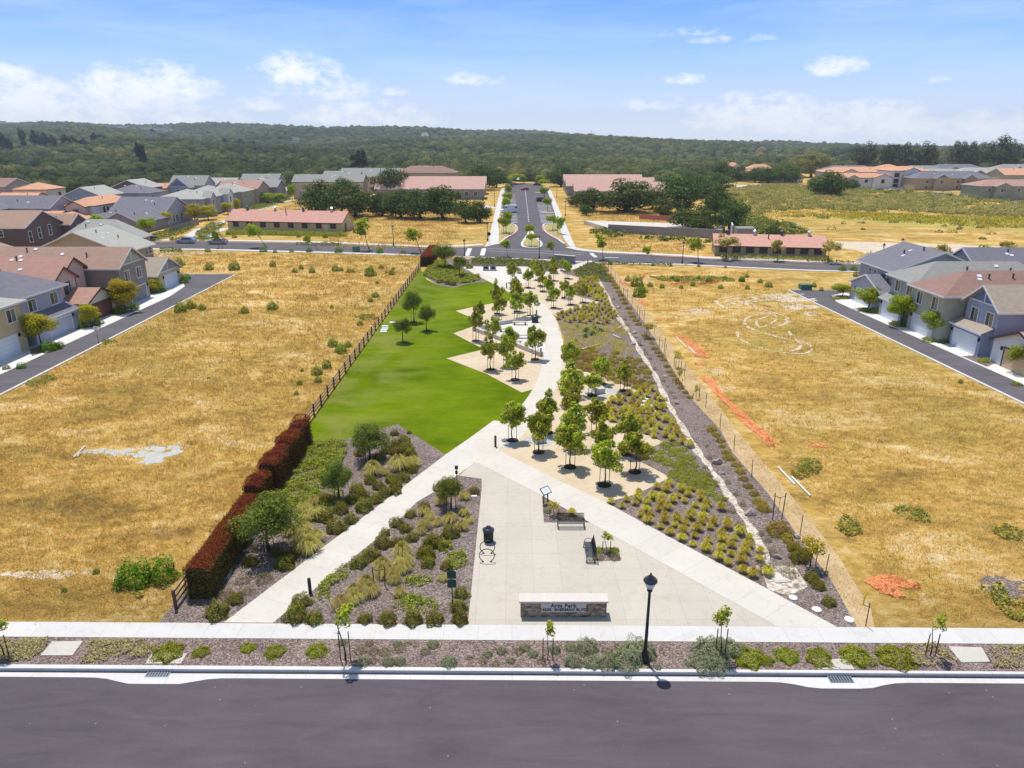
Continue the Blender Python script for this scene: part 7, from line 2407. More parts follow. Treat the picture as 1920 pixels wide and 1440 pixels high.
def tree_px(k, label, u, v, vtop, wpx, group=None, **kw):
 x, y = G(u, v)
 h = px_h(x, y, vtop)
 w = wpx * m_per_px(y, h * .6) * (1.22 if k in ('maple', 'street', 'young') else 1.2)
 return tree(k, label, (x, y), h, w, group, **kw)
PT = 'staked young trees of the gravel courts'
front = [(1133, 910, 818, 62), (1190, 885, 805, 58), (1069, 876, 788, 56), (1010, 848, 765, 50), (961, 826, 746, 46), (1175, 852, 768, 48), (1130, 862, 783, 46), (1072, 838, 752, 46),
         (1026, 812, 733, 44), (1116, 812, 742, 50), (1070, 797, 716, 42), (1110, 742, 694, 40), (1068, 760, 690, 44), (1128, 720, 665, 34), (1169, 733, 672, 34), (1072, 741, 678, 40), (1067, 702, 636, 36)]
left_ = [(966, 712, 652, 34), (920, 693, 628, 34), (950, 687, 628, 32), (1003, 674, 605, 36), (957, 670, 610, 32), (892, 639, 574, 28), (901, 605, 560, 20), (925, 645, 588, 30), (969, 599, 545, 28), (936, 601, 548, 26), (932, 588, 525, 26), (969, 584, 525, 26), (994, 592, 541, 30)]
upper = [(990, 539, 500, 20), (1013, 536, 495, 20), (1017, 546, 508, 16), (1028, 562, 516, 20), (1038, 577, 532, 22), (1058, 558, 522, 20), (1070, 571, 533, 20), (1093, 567, 528, 22), (1063, 522, 486, 18), (1037, 526, 492, 18), (1036, 512, 480, 18),
         (1008, 525, 487, 18), (961, 530, 488, 24), (966, 560, 516, 24), (1000, 512, 484, 16), (1055, 508, 482, 16)]
for lst, nm in ((front, 'in the lower gravel court'), (left_, 'in the gravel court beside the lawn'), (upper, 'in the upper gravel court')):
 for i, (u, v, vt, w) in enumerate(sorted(lst, key=lambda q: -q[1])):
  tree_px('maple', 'young staked tree with yellow-green leaves %s, %s from the street' % (nm, ordn(i)), u, v, vt, w, PT, stakes=1.0, ring=True)
WT = 'feathery olive trees of the beds and lawn'
for u, v, vt, w, lb, st in ((776, 604, 541, 34, 'largest of three lawn trees, farthest from the street', 1), (800, 620, 568, 28, 'sparse middle one of three lawn trees', 0), (756, 642, 594, 30, 'leaning nearest one of three lawn trees', 0),
       (693, 864, 793, 66, 'feathery olive tree at the corner between lawn and left bed', 1), (636, 935, 858, 52, 'slim feathery tree in the middle of the left bed', 1), (505, 1032, 925, 106, 'widest feathery tree, leaning over the red hedge', 1),
       (846, 954, 892, 46, 'small staked tree at the top of the triangular left bed', 1), (834, 502, 455, 42, 'grey-green tree beside the far dark red hedge', 0), (862, 519, 478, 26, 'small feathery tree right of the far grey-green one', 0)):
 tree_px('willow', lb, u, v, vt, w, WT, stakes=.9 * st if st else False, ring=v in (604, 620, 642), fr=.34 if w < 50 else .22)
YT = 'newly planted saplings'
for u, v, vt, w, k, lb in ((648, 1237, 1128, 44, 'young', 'crooked young tree with brown-tipped leaves in the planting strip, left of the sign'), (1027, 1237, 1155, 26, 'young', 'thin staked sapling in the strip below the monument sign'),
                     (1350, 1230, 1125, 36, 'young', 'tall crooked sapling in the strip right of the lamp post'), (1744, 1230, 1146, 30, 'young', 'red-tipped staked sapling in the strip near the right edge'),
                     (8, 1230, 1150, 34, 'young', 'staked sapling cut off by the left edge'), (1137, 1035, 995, 22, 'young', 'tiny staked tree in the square bed by the bench'), (1039, 966, 936, 26, 'yellow_young', 'small leafy sapling in the triangular bed by the bench'),
                     (1519, 1062, 1004, 48, 'yellow_young', 'yellow-leaved staked sapling near the lower right bed edge'), (1272, 690, 655, 20, 'yellow_young', 'thin yellow sapling on the track beside the orange mounds'), (1212, 634, 603, 26, 'yellow_young', 'pale green sapling above the creek boulders'),
                     (1305, 748, 718, 10, 'yellow_young', 'whip-thin sapling on the track, lower of two'), (1273, 722, 690, 12, 'yellow_young', 'whip-thin sapling on the track, upper of two')):
 r = tree_px(k, lb, u, v, vt, w, YT, stakes=.7 if k == 'young' else .9, fr=.52 if k == 'young' else .42)
FT = 'street trees along the far street'
for u, v, vt, w, lx, k, lb in ((501, 465, 415, 26, -3.0, 'street', 'wind-leaning tree in front of the yellow hut, left half'), (597, 469, 436, 16, -2.4, 'street', 'small sparse leaning tree in front of the yellow hut'),
  (693, 470, 405, 30, -1.6, 'street', 'tall leaning tree right of the yellow hut'), (790, 475, 422, 28, -1.8, 'street', 'leaning tree near the red kerb by the avenue corner'), (411, 465, 425, 10, -.6, 'street', 'thin dark sapling in front of the beige saloon car'),
  (418, 466, 430, 12, -.8, 'street', 'thin green sapling beside the beige saloon car'), (952, 482, 445, 20, -.5, 'street', 'tree in front of the avenue mouth, left of the lamp'), (1040, 482, 447, 16, -1.0, 'street', 'sparse tree in front of the avenue mouth, right of the lamp'),
  (1131, 487, 437, 24, -.6, 'street', 'tree at the top of the right creek bed'), (1229, 492, 458, 14, -2.0, 'street', 'bare leaning tree on the near kerb of the far street'),
  (1310, 492, 436, 28, -1.0, 'street', 'full tree left of the khaki hut'), (1362, 486, 432, 38, 0, 'bloom', 'wide blossoming tree at the left end of the khaki hut'), (1457, 490, 443, 24, 0, 'bloom', 'blossoming tree in front of the middle of the khaki hut'),
  (1553, 493, 443, 30, 0, 'bloom', 'blossoming tree at the right end of the khaki hut'), (1754, 500, 452, 32, 0, 'bloom', 'blossoming tree behind the dark slate roof'), (1782, 502, 466, 18, 0, 'bloom', 'small tree half hidden behind the dark slate roof'),
  (1842, 503, 457, 28, 0, 'street', 'slim dark tree right of the slate-roofed houses'), (1879, 496, 447, 36, 0, 'bloom', 'wide blossoming tree at the right end of the far street'),
  (281, 440, 403, 28, -.5, 'lime', 'yellow-green street tree beside the mauve house, left one'), (191, 440, 398, 26, -.5, 'street', 'yellow-green tree in front of the shuttered stucco house')):
 tree_px(k, lb, u, v, vt, w, FT, lean=(lx, 0) if lx else (0, 0), name='street_tree')
AT = 'small trees in the house pockets along the alleys'
for u, v, vt, w, k, lb in ((235, 585, 514, 54, 'round', 'round yellow-green tree in front of the taupe house'), (80, 652, 583, 60, 'round', 'broad yellow-tipped tree between the yellow and blue-grey houses'), (171, 612, 567, 38, 'round', 'small bronze-green tree left of the brown garage door'),
  (293, 549, 518, 26, 'round', 'little rounded tree left of the small yellow garage'), (1579, 556, 529, 32, 'lime', 'lime green tree at the far end of the right driveway'), (1626, 582, 535, 48, 'lime', 'flat-topped lime green tree in front of the pale grey garage'),
  (1690, 612, 543, 52, 'lime', 'dense lime green tree between blue-grey and sage houses'), (1750, 636, 572, 42, 'lime', 'taller oval tree in front of the sage house'), (1914, 700, 635, 46, 'lime', 'tree cut off by the right edge beside the tan garage'),
  (308, 425, 395, 34, 'round', 'round yellow-green tree beside the board fence'), (366, 416, 380, 32, 'round', 'yellow-green tree at the corner of the row houses'), (391, 412, 380, 34, 'round', 'largest yellow-green tree before the row houses'),
  (428, 402, 378, 22, 'round', 'small yellow-green tree before the pale blue row house'), (445, 398, 370, 16, 'round', 'dark-bottomed tree beside the pale blue row house'), (502, 381, 359, 30, 'lime', 'bright lime tree beside the greenway, upper left'), (522, 380, 359, 26, 'lime', 'bright lime tree beside the greenway, upper right'),
  (112, 390, 356, 20, 'lime', 'lime tree between stucco and blue gable houses'), (549, 378, 341, 16, 'lime', 'lime tree at the left end of the beige building'), (22, 380, 362, 14, 'lime', 'lime tree near the arched-window house')):
 tree_px(k, lb, u, v, vt, w, AT, name='garden_tree')
AV = 'clipped trees along the avenue'
for u, v, vt, w, lb in ((945, 440, 407, 20, 'nearest tree of the left corner bed'), (949, 437, 398, 18, 'second tree of the left corner bed'), (949, 398, 369, 20, 'avenue tree just above the white van'), (953, 385, 361, 16, 'second avenue tree above the white van'), (956, 368, 346, 16, 'left avenue tree with bare trunk, mid way'),
  (952, 350, 329, 26, 'broad tree at the far left end of the avenue'), (964, 346, 325, 20, 'tree beside the tent, left'), (983, 345, 328, 18, 'tree right behind the tent'), (1013, 348, 327, 20, 'tree at the far right end of the avenue, rear'), (1017, 352, 336, 20, 'tree at the far right end of the avenue, front'),
  (1021, 370, 351, 20, 'right avenue tree above the black car'), (1027, 396, 369, 18, 'right avenue tree just below the black car'), (1036, 433, 403, 18, 'left tree of the right corner bed'), (1046, 440, 408, 20, 'right tree of the right corner bed'), (993, 446, 420, 22, 'farther tree on the median island'), (997, 463, 437, 16, 'nearer tree on the median island')):
 tree_px('flat', 'clipped lime tree: ' + lb, u, v, vt, w, AV, name='avenue_tree')
OG = 'dark oaks round the barracks and huts'
for u, v, vt, w, lb in ((613, 405, 340, 88, 'big dark oak behind the yellow hut, leftmost of the belt'), (640, 398, 334, 60, 'tall oak rising behind the leftmost oak of the belt'), (668, 406, 346, 84, 'dark oak second from the left in the belt'), (716, 405, 362, 50, 'smaller grey-green oak in the middle of the belt'),
  (752, 408, 356, 70, 'dark oak right of the middle of the belt'), (790, 410, 356, 74, 'dark oak fourth from the left in the belt'), (832, 411, 349, 76, 'dark oak at the right end of the belt'), (874, 418, 374, 46, 'left of two joined oaks on the grass'), (900, 417, 376, 44, 'right of two joined oaks on the grass'),
  (733, 372, 317, 66, 'oak between the beige block and the barracks'), (905, 356, 308, 60, 'oak behind the left barracks roof end'), (930, 352, 315, 40, 'oak left of the avenue end'), (1052, 350, 310, 50, 'oak right of the avenue end'),
  (1172, 398, 338, 110, 'huge oak in front of the right barracks'), (1112, 396, 354, 54, 'oak at the left end of the right barracks'), (1081, 388, 364, 30, 'small oak against the right barracks gable'), (1100, 404, 384, 26, 'low bushy oak below the right barracks'), (1222, 392, 352, 50, 'oak at the right end of the right barracks'),
  (1242, 410, 373, 40, 'open oak with a visible trunk on the slope'), (1276, 402, 333, 84, 'tall spreading oak with lighter crown right of the barracks'), (1300, 436, 388, 82, 'oak overhanging the concrete basin'), (1365, 434, 374, 62, 'flat-topped oak beside the concrete block'), (1342, 408, 350, 52, 'dark oak above the concrete block'),
  (1325, 378, 340, 60, 'oak on the slope above the basin'), (1345, 360, 326, 60, 'oak at the upper edge of the brush'), (1300, 370, 325, 60, 'oak uphill of the spreading oak'), (1252, 372, 330, 50, 'oak behind the huge barracks oak'), (1450, 447, 422, 34, 'small dark oak behind the khaki hut'), (1551, 368, 321, 66, 'very dark oak before the white apartments'), (1532, 362, 330, 44, 'dark oak touching the very dark one, left side'),
  (1470, 345, 309, 56, 'oak at the bend of the upper road'), (1440, 344, 312, 36, 'oak left of the upper road bend'), (1415, 342, 314, 36, 'low oak above the brush'), (1385, 340, 312, 38, 'oak beside the small orange roofs'), (1356, 338, 305, 44, 'oak left of the small orange roofs'), (1590, 357, 336, 34, 'oak shrub below the white apartments')):
 tree_px('oak', lb, u, v, vt, w, OG)
EG = 'eucalyptus row behind the far right estate'
for i, (u, vt, w) in enumerate(((1612, 272, 30), (1632, 268, 34), (1655, 270, 34), (1680, 268, 32), (1702, 266, 34), (1726, 268, 36), (1750, 272, 26), (1786, 262, 26), (1808, 264, 30), (1830, 276, 26), (1858, 254, 48), (1886, 268, 30), (1906, 266, 34))):
 y = 560.0
 x = (u - 960) / FPX * (y * CP + 6)
 h = px_h(x, y, vt)
 tree('eucalyptus', 'tall grey-green eucalyptus behind the estate, %s from the left' % ordn(i), (x, y + 6 * math.sin(i * 2.3)), h * 1.04, w * 1.45 * m_per_px(y), EG, z=0)
y = 520.0
tree('grey_eucalyptus', 'huge pale domed eucalyptus left of the estate', ((1525 - 960) / FPX * (y * CP + 4), y), px_h(0, y, 281), 92 * m_per_px(y))
CG = 'dark conifers standing out of the woods'
for i, (u, v, vt, w, y) in enumerate(((676, 322, 277, 30, 520), (264, 305, 262, 17, 640), (270, 312, 266, 12, 600), (48, 300, 236, 12, 900), (72, 302, 240, 14, 900), (90, 300, 245, 14, 900), (102, 304, 250, 14, 860), (128, 300, 250, 14, 900), (142, 302, 252, 14, 880), (10, 300, 242, 14, 880),
       (196, 296, 250, 14, 950), (182, 298, 246, 12, 950), (228, 292, 256, 14, 980), (289, 254, 240, 14, 1500), (307, 262, 248, 12, 1400), (425, 288, 256, 14, 1100), (452, 290, 258, 18, 1100), (476, 292, 262, 14, 1060), (160, 306, 258, 16, 850), (20, 306, 256, 16, 820))):
 x = (u - 960) / FPX * (y * CP + 6)
 zb = float(terrain(x, y))
 h = px_h(x, y, vt) - zb
 tree('conifer', 'dark conifer above the oak woods, %s listed from tall clump by the houses' % ordn(i) if False else 'dark conifer rising from the left woods, %s' % ('beside the beige blocks' if i == 0 else '%s nearest' % ordn(i)), (x, y), max(9, min(34, h)), w * 1.55 * m_per_px(y), CG, z=zb)
# ---------------------------------------------------------------- shrubs, mounds and tufts
SH = {k: [shrub_mesh('foliage', 100 + 7 * j + i, M[m], .5, hh, n, lf, lp) for i in range(3)] for j, (k, m, hh, n, lf, lp) in enumerate((
 ('dark', 'shrub', .62, 1900, .062, 5), ('bush', 'bush', .80, 2200, .055, 4), ('orange', 'orange_mound', .42, 1500, .05, 4), ('lime', 'lime_mound', .26, 2400, .045, 6), ('grey', 'grey_shrub', .52, 2600, .042, 7),
 ('drab', 'drab', .55, 900, .045, 4), ('limelow', 'lime_mound', .32, 1300, .05, 5)))}
TU = {'straw': [tuft_mesh('blades', 200 + i, M['straw'], .62, .66, 330, .020) for i in range(3)], 'gold': [tuft_mesh('blades', 210 + i, M['olive_tuft'], .44, .62, 300, .020, .2) for i in range(3)],
      'agave': [tuft_mesh('blades', 220, M['agave'], .9, .75, 46, .17, .35)]}
NM = {'dark': ('shrub', 'shrub'), 'bush': ('coyote_bush', 'bush'), 'orange': ('mound_shrub', 'shrub'), 'lime': ('juniper_mound', 'shrub'), 'grey': ('grey_shrub', 'shrub'), 'drab': ('drab_shrub', 'shrub'), 'limelow': ('low_shrub', 'shrub'),
      'straw': ('grass_tuft', 'grass tuft'), 'gold': ('grass_tuft', 'grass tuft'), 'agave': ('agave', 'plant')}
NP = [0]
def plant(k, label, x, y, w, group, hs=1.0, z=0.0):
 """one plant: a single leafy mesh; w = width in metres"""
 ms = SH.get(k) or TU[k]
 o = link(NM[k][0], ms[NP[0] % len(ms)])
 NP[0] += 1
 ref = 1.0 if k in SH else {'straw': 1.15, 'gold': .86, 'agave': 1.7}[k]
 s = w / ref
 o.scale = (s * rnd.uniform(.93, 1.07), s * rnd.uniform(.93, 1.07), s * hs * rnd.uniform(.9, 1.1))
 o.rotation_euler = (0, 0, rnd.uniform(0, 6.28))
 o.location = (x, y, z)
 return tag(o, label, NM[k][1], group)
def plants_px(k, desc, ref, lst, group, hs=1.0, z=0.0, far=False):
 """lst of (u, v of base, width px); labelled by order from the street"""
 lst = sorted(lst, key=lambda q: -q[1])
 for i, q in enumerate(lst):
  x, y = G(q[0], q[1])
  w = q[2] * m_per_px(y) * (1.25 if k == 'straw' and q[2] < 42 else 1)
  plant(k, '%s, %s from the %s' % (desc, ordn(i), ref), x, y, w, group, hs, z)
def z4(ox, oy, pts, w, s=4.0, dy=0):
 return [(ox + a / s, oy + b / s + dy, c if (c := (p[2] if len(p) > 2 else w)) else w) for p in pts for a, b in [p[:2]]]
plants_px('dark', 'red-tipped dark shrub in the left bed beside the hedge', 'pavement', z4(300, 800, [(1240, 560, 26), (1480, 480, 28), (1510, 530, 28), (1580, 420, 24), (1640, 460, 26), (1740, 410), (1770, 455), (1830, 400), (1890, 335), (1620, 560), (1690, 510), (1530, 620, 34), (1440, 560), (1360, 640, 30),
 (1430, 715), (1320, 775, 38), (1240, 695, 34), (1020, 950, 28), (940, 1050, 34), (980, 985), (690, 1030, 26), (880, 960), (570, 1310, 30), (430, 1410, 46), (1760, 60, 18), (1870, 50, 10), (1765, 140, 22), (1850, 180, 28), (1700, 190, 26), (1830, 130, 26), (1500, 210, 22), (1650, 240, 24), (1780, 210), (1880, 220), (1770, 500, 24)], 26), 'red-tipped shrubs of the left beds')
plants_px('dark', 'dark green shrub in the triangular left bed', 'pavement', z4(400, 1000, [(660, 530, 38), (620, 640, 44), (760, 660, 34), (1180, 185, 38), (1090, 245, 32), (1270, 95, 34), (1390, 90, 30), (1490, 50, 26), (1640, 95, 32), (1600, 175, 34), (1610, 240, 30), (1720, 110, 26), (1140, 655, 28), (1310, 665, 36), (1500, 665, 36), (1660, 665, 36), (1850, 660, 34), (1840, 575, 32), (1860, 470, 30)], 30)
 + [(744, 985, 26), (770, 968, 24), (796, 955, 24), (722, 1003, 22), (845, 1005, 34), (812, 1020, 34), (797, 1040, 30), (889, 925, 22), (760, 995, 26), (824, 918, 26), (838, 1065, 26)], 'red-tipped shrubs of the left beds')
plants_px('straw', 'pale fountain grass tuft in the triangular left bed', 'pavement', z4(400, 1000, [(1420, 170, 40), (1430, 245, 38), (1270, 260, 36), (1270, 320, 34), (1390, 290, 30), (1350, 360, 28), (1150, 395, 34), (1180, 460, 38), (1060, 450, 32), (1060, 515, 34), (960, 550, 40), (1720, 355, 22), (1400, 460, 28)], 30)
 + [(758, 1072, 30), (742, 1092, 26), (829, 945, 30), (795, 965, 28), (845, 978, 30), (870, 935, 26), (870, 965, 24), (797, 990, 30), (822, 984, 22), (806, 975, 22), (866, 992, 26), (878, 980, 22), (789, 1000, 26)], 'pale fountain grasses of the left beds')
plants_px('straw', 'pale fountain grass tuft in the left bed beside the hedge', 'pavement', z4(300, 800, [(1790, 320, 40), (1900, 290, 30), (1600, 360, 40), (1840, 300, 30), (1690, 360, 18), (1090, 790, 34), (1170, 860, 36), (1120, 940, 56), (1170, 680, 36), (1080, 640, 30), (980, 800, 34), (1150, 580, 26), (1050, 860, 30), (1100, 700, 28)], 30), 'pale fountain grasses of the left beds')
plants_px('drab', 'brownish low shrub in the left bed beside the hedge', 'pavement', z4(300, 800, [(490, 1270, 34), (655, 1240, 26), (780, 1150, 38), (620, 1160, 30), (690, 920, 26), (640, 1010, 24)], 26), 'low drab shrubs of the left bed', .55)
cv = lambda *q: pk(*q)
cover_obj('ground_cover', cv((572, 832), (640, 826), (655, 838), (640, 870), (625, 900), (600, 925), (575, 940), (545, 955), (520, 950), (515, 925), (535, 880), (560, 850)), .42, M['cover'], 360, .14, 1, 'leafy yellow-green ground cover between red hedge and lawn')
cover_obj('ground_cover', cv((580, 925), (640, 915), (650, 950), (610, 965), (560, 985), (540, 965)), .3, M['cover'], 168, .12, 2, 'thin brownish ground cover below the leafy patch')
for i, q in enumerate((((596, 1100), (640, 1060), (668, 1055), (650, 1085), (620, 1100), (618, 1130), (592, 1125)), ((738, 1120), (770, 1115), (822, 1130), (820, 1150), (770, 1152), (738, 1140)), ((760, 1085), (800, 1080), (812, 1090), (790, 1102), (760, 1100)), ((838, 1040), (868, 1033), (880, 1060), (850, 1070), (838, 1060)), ((825, 1000), (838, 990), (850, 1030), (830, 1040)))):
 cover_obj('ground_cover', cv(*q), .28, M['cover'], 288, .12, 10 + i, 'olive ground cover patch in the triangular left bed, %s' % ['at the path edge', 'widest one', 'narrow middle one', 'uppermost right one', 'small one by the plaza edge'][i])
# planting strip
plants_px('lime', 'bright green juniper mound in the planting strip', 'kerb', [(316, 1226, 58), (377, 1224, 34), (465, 1216, 30), (515, 1224, 40), (595, 1222, 42), (1405, 1236, 60), (1475, 1232, 46), (1536, 1236, 50), (1605, 1233, 56), (1678, 1236, 66), (1437, 1240, 30)], 'juniper mounds of the planting strip')
plants_px('grey', 'grey-green lavender shrub in the planting strip', 'kerb', [(642, 1206, 16), (681, 1243, 26), (729, 1243, 26), (750, 1242, 22), (842, 1244, 30), (745, 1208, 16), (812, 1210, 22), (985, 1216, 22), (1040, 1220, 24), (1070, 1216, 22), (1101, 1218, 44), (1000, 1228, 20), (1075, 1243, 34), (1112, 1245, 36), (1140, 1246, 40), (1172, 1243, 54), (1195, 1225, 60),
 (1216, 1228, 34), (1318, 1246, 52), (1345, 1249, 44), (1330, 1222, 60), (1375, 1222, 44), (1355, 1215, 46), (1233, 1252, 16), (915, 1228, 20), (958, 1240, 16), (1290, 1246, 14), (940, 1222, 20)], 'grey shrubs of the planting strip', .9)
plants_px('drab', 'dry brown shrub in the planting strip', 'kerb', [(675, 1222, 24), (700, 1222, 24), (722, 1224, 26), (692, 1208, 20), (750, 1218, 24), (798, 1223, 20), (765, 1208, 16), (780, 1210, 14), (700, 1240, 18), (905, 1240, 18), (880, 1235, 16), (1015, 1240, 20), (930, 1245, 16), (973, 1222, 22), (1138, 1222, 24), (1160, 1215, 20), (1150, 1232, 22)], 'drab shrubs of the planting strip', .7)
for i, (q, lb) in enumerate(((((0, 1200), (95, 1196), (85, 1215), (60, 1238), (0, 1243)), 'pale trailing ground cover at the left end of the planting strip'), (((160, 1200), (270, 1200), (240, 1225), (190, 1243), (150, 1243), (165, 1220)), 'pale trailing ground cover right of the left concrete slab'),
   (((265, 1205), (292, 1210), (275, 1232), (240, 1235)), 'small pale ground cover left of the first juniper'), (((1695, 1208), (1760, 1208), (1795, 1240), (1740, 1250), (1690, 1245)), 'pale trailing ground cover round the right sapling'), (((1850, 1212), (1920, 1212), (1975, 1255), (1860, 1252), (1868, 1235)), 'pale trailing ground cover at the right end of the planting strip'))):
 cover_obj('ground_cover', cv(*q), .18, M['trail'], 312, .10, 30 + i, lb)
plants_px('drab', 'low mound in the square bed by the bench', 'pavement', [(1122, 1047, 24), (1152, 1047, 24)], 'mounds of the square bed', .8, .03)
plants_px('limelow', 'green-topped mound at the back of the square bed', 'pavement', [(1122, 1034, 22), (1150, 1034, 22)], 'mounds of the square bed', 1, .03)
plants_px('drab', 'dark low shrub in the triangular bed behind the bench', 'pavement', [(1027, 960, 18), (1050, 965, 16), (1030, 945, 14), (1063, 972, 20), (1085, 974, 20)], 'shrubs of the triangular bed', .8, .03)
plants_px('gold', 'gold-green tuft behind the bench', 'pavement', [(1072, 966, 22)], None, 1, .03)
# right bed: rows of tufts parallel to the diagonal path
pa, pb = Vector(G(1135, 942)), Vector(G(1570, 1177))
ax = (pa - pb).normalized()                           # from the pavement up along the path
nx = Vector((-ax.y, ax.x))
if nx.x < 0:
 nx = -nx
def rows(k, poly, step, rowd, w, jit, desc, group, seed, hs=1.0, skip=0.0, maxn=300, avoid=None, first=0.35):
 r = random.Random(seed)
 c = 0
 poly = pk(*poly)
 for row in range(140):
  s = first + row * rowd
  n = 0
  for j in range(-20, 260):
   t = j * step + (row % 2) * step / 2
   p = pb + ax * t + nx * s
   x, y = p.x + r.uniform(-jit, jit), p.y + r.uniform(-jit, jit)
   ww = w * 1.15 * r.uniform(.75, 1.25)
   if not inpoly(x, y, poly) or r.random() < skip:
    continue
   if inpoly(x, y, DG1) or inpoly(x, y, DG3):
    continue
   if c < maxn:
    plant(k, '%s, %s along its row, %s row from the path' % (desc, ordn(n), ordn(row)), x, y, ww, group, hs, .01)
   c += 1
   n += 1
 return c
print('rows', rows('gold', [(1135, 945), (1215, 918), (1262, 905), (1330, 935), (1392, 985), (1420, 1020), (1440, 1060), (1440, 1096), (1415, 1096), (1260, 1012)], .92, .88, .72, .18, 'gold-green tuft low in the right bed', 'gold-green tufts of the right bed', 1, skip=.08),
      rows('limelow', [(1256, 890), (1215, 848), (1244, 829), (1262, 826), (1300, 862), (1345, 915), (1375, 955), (1330, 935), (1262, 905)], .9, .75, .85, .15, 'lime green cushion in the right bed', 'lime cushions of the right bed', 2, hs=.7, skip=.05),
      rows('gold', [(1137, 752), (1168, 742), (1200, 732), (1228, 728), (1262, 785), (1300, 845), (1262, 828), (1244, 829), (1190, 806), (1131, 785)], .95, .95, .8, .2, 'gold tuft beside the middle creek', 'gold tufts beside the middle creek', 3, skip=.05),
      rows('orange', [(1060, 676), (1066, 650), (1110, 655), (1190, 668), (1235, 725), (1200, 732), (1145, 713), (1087, 693)], 1.3, 1.25, .95, .22, 'orange-green mound in the upper right bed', 'orange-green mounds of the upper right bed', 4, hs=.8, skip=.05),
      rows('gold', [(1075, 537), (1094, 521), (1120, 520), (1134, 548), (1146, 570), (1126, 566), (1075, 550)], 1.25, 1.35, .9, .2, 'gold tuft at the top of the right bed', 'gold tufts at the top of the right bed', 5),
      rows('gold', [(1040, 592), (1080, 580), (1126, 568), (1148, 575), (1160, 600), (1125, 612), (1075, 607), (1048, 605)], 1.25, 1.35, .88, .2, 'gold-green tuft below the upper gravel court', 'gold-green tufts below the upper gravel court', 6))
# the tall straw meadow round the agaves is one mass of blades
blades_obj('meadow_grass', pk((1048, 605), (1075, 607), (1125, 612), (1160, 600), (1180, 640), (1190, 668), (1110, 655), (1066, 650), (1056, 640)), 3, .5, .05, M['olive_tuft'], 3, 'tall straw meadow grass round the agaves', per=12, spread=.22, cat='grass')
plants_px('agave', 'blue-green agave rosette in the dark mulch patch', 'pavement', [(1080, 640, 12), (1100, 622, 20), (1112, 628, 20), (1098, 632, 16), (1125, 622, 18), (1082, 615, 12), (1116, 617, 14)], 'agaves')
plants_px('bush', 'round clipped green shrub by the upper gravel court', 'pavement', [(1053, 589, 9), (1096, 580, 12), (974, 513, 10)], 'round green shrubs')
EDGE = z4(1240, 800, [(375, 30, 20), (412, 68, 17), (440, 112, 16), (458, 153, 13), (485, 200, 17), (507, 243, 20), (562, 293, 18), (590, 345, 19), (616, 398, 17), (652, 455, 17), (697, 510, 18), (730, 570, 22), (770, 625, 26), (880, 790, 44), (945, 850, 24), (1000, 915, 28)], 17) + \
 z4(1040, 480, [(1350, 1420), (1310, 1370), (1260, 1325), (1240, 1275), (1210, 1245), (1180, 1200), (1150, 1165), (1120, 1110), (1090, 1045), (1060, 1010), (1030, 970), (1000, 935), (970, 880), (925, 830), (900, 800), (840, 690), (810, 650), (780, 610), (760, 575), (740, 530), (700, 480), (680, 440), (660, 400), (640, 365), (620, 325), (600, 295), (580, 262), (560, 225), (540, 195), (510, 155), (490, 122), (470, 90)], 12, 5.333)
EDGE = [(u, v, max(w, 10) * 1.08) for u, v, w in EDGE]
plants_px('orange', 'orange-green mound shrub in the edge row right of the creek', 'pavement', EDGE, 'mound shrubs of the edge row', 1.05)
plants_px('dark', 'dark green mound near the lower end of the edge row', 'pavement', [(1498, 1050, 36), (1507, 1040, 30), (1522, 1087, 30), (1535, 1102, 26), (1554, 1132, 28), (1488, 1030, 24)], 'dark mounds of the edge row', .8)
plants_px('drab', 'drab tuft close to the creek', 'pavement', z4(1240, 800, [(610, 590, 13), (500, 425, 12), (555, 515, 13), (470, 555, 12), (525, 640, 14), (745, 810, 14), (585, 745, 18), (660, 870, 20), (835, 960, 22), (755, 985, 16), (780, 1080, 34), (950, 1110, 36), (1010, 1200, 12), (340, 150, 8), (330, 310, 12), (375, 380, 10), (420, 450, 10), (800, 860, 14)], 12)
 + z4(1040, 480, [(700, 640, 8), (720, 700, 8), (740, 760, 8), (895, 945, 7), (915, 985, 9), (955, 1035, 8), (1000, 1140, 10), (1090, 1255, 9), (1130, 1310, 7), (1165, 1370, 8), (1200, 1425, 7), (850, 880, 8), (650, 520, 7), (590, 440, 7)], 8, 5.333) + [(1330, 860, 10), (1346, 905, 10)], 'drab tufts along the creek', 1.2)
# upper beds
cover_obj('ground_cover', pk((1072, 512), (1105, 493), (1126, 497), (1146, 530), (1120, 526), (1095, 524), (1085, 520)), .6, M['bushcover'], 60, .24, 41, 'dense green shrubs at the top right of the park')
cover_obj('ground_cover', pk((884, 497), (884, 486), (950, 487), (1040, 493), (1060, 498), (1046, 505), (1010, 508), (985, 500)), .7, M['bushcover'], 50, .26, 42, 'green and gold planting along the head of the park')
cover_obj('ground_cover', pk((792, 516), (806, 494), (830, 486), (845, 500), (880, 515), (905, 524), (882, 530), (850, 533), (815, 526)), .6, M['cover'], 144, .22, 43, 'leafy ground cover round the upper left trees')
sheet('planting_bed', pk((795, 518), (806, 492), (835, 484), (880, 486), (884, 497), (866, 500), (915, 529), (880, 531), (850, 540), (822, 535)), 0.010, M['mulch'])
sheet('planting_bed', pk((880, 484), (1100, 492), (1073, 498), (1010, 514), (990, 500), (878, 500)), 0.011, M['mulch'])
plants_px('dark', 'dark round shrub on the lower edge of the upper left bed', 'pavement', [(825, 530, 14), (840, 533, 13), (850, 535, 14), (858, 508, 14), (845, 503, 12), (880, 503, 14)], 'dark shrubs of the upper left bed')
plants_px('straw', 'straw tuft on the edge of the upper left bed', 'pavement', [(896, 520, 12), (868, 517, 10), (858, 523, 10), (875, 521, 10), (850, 520, 10)], 'straw tufts of the upper left bed')
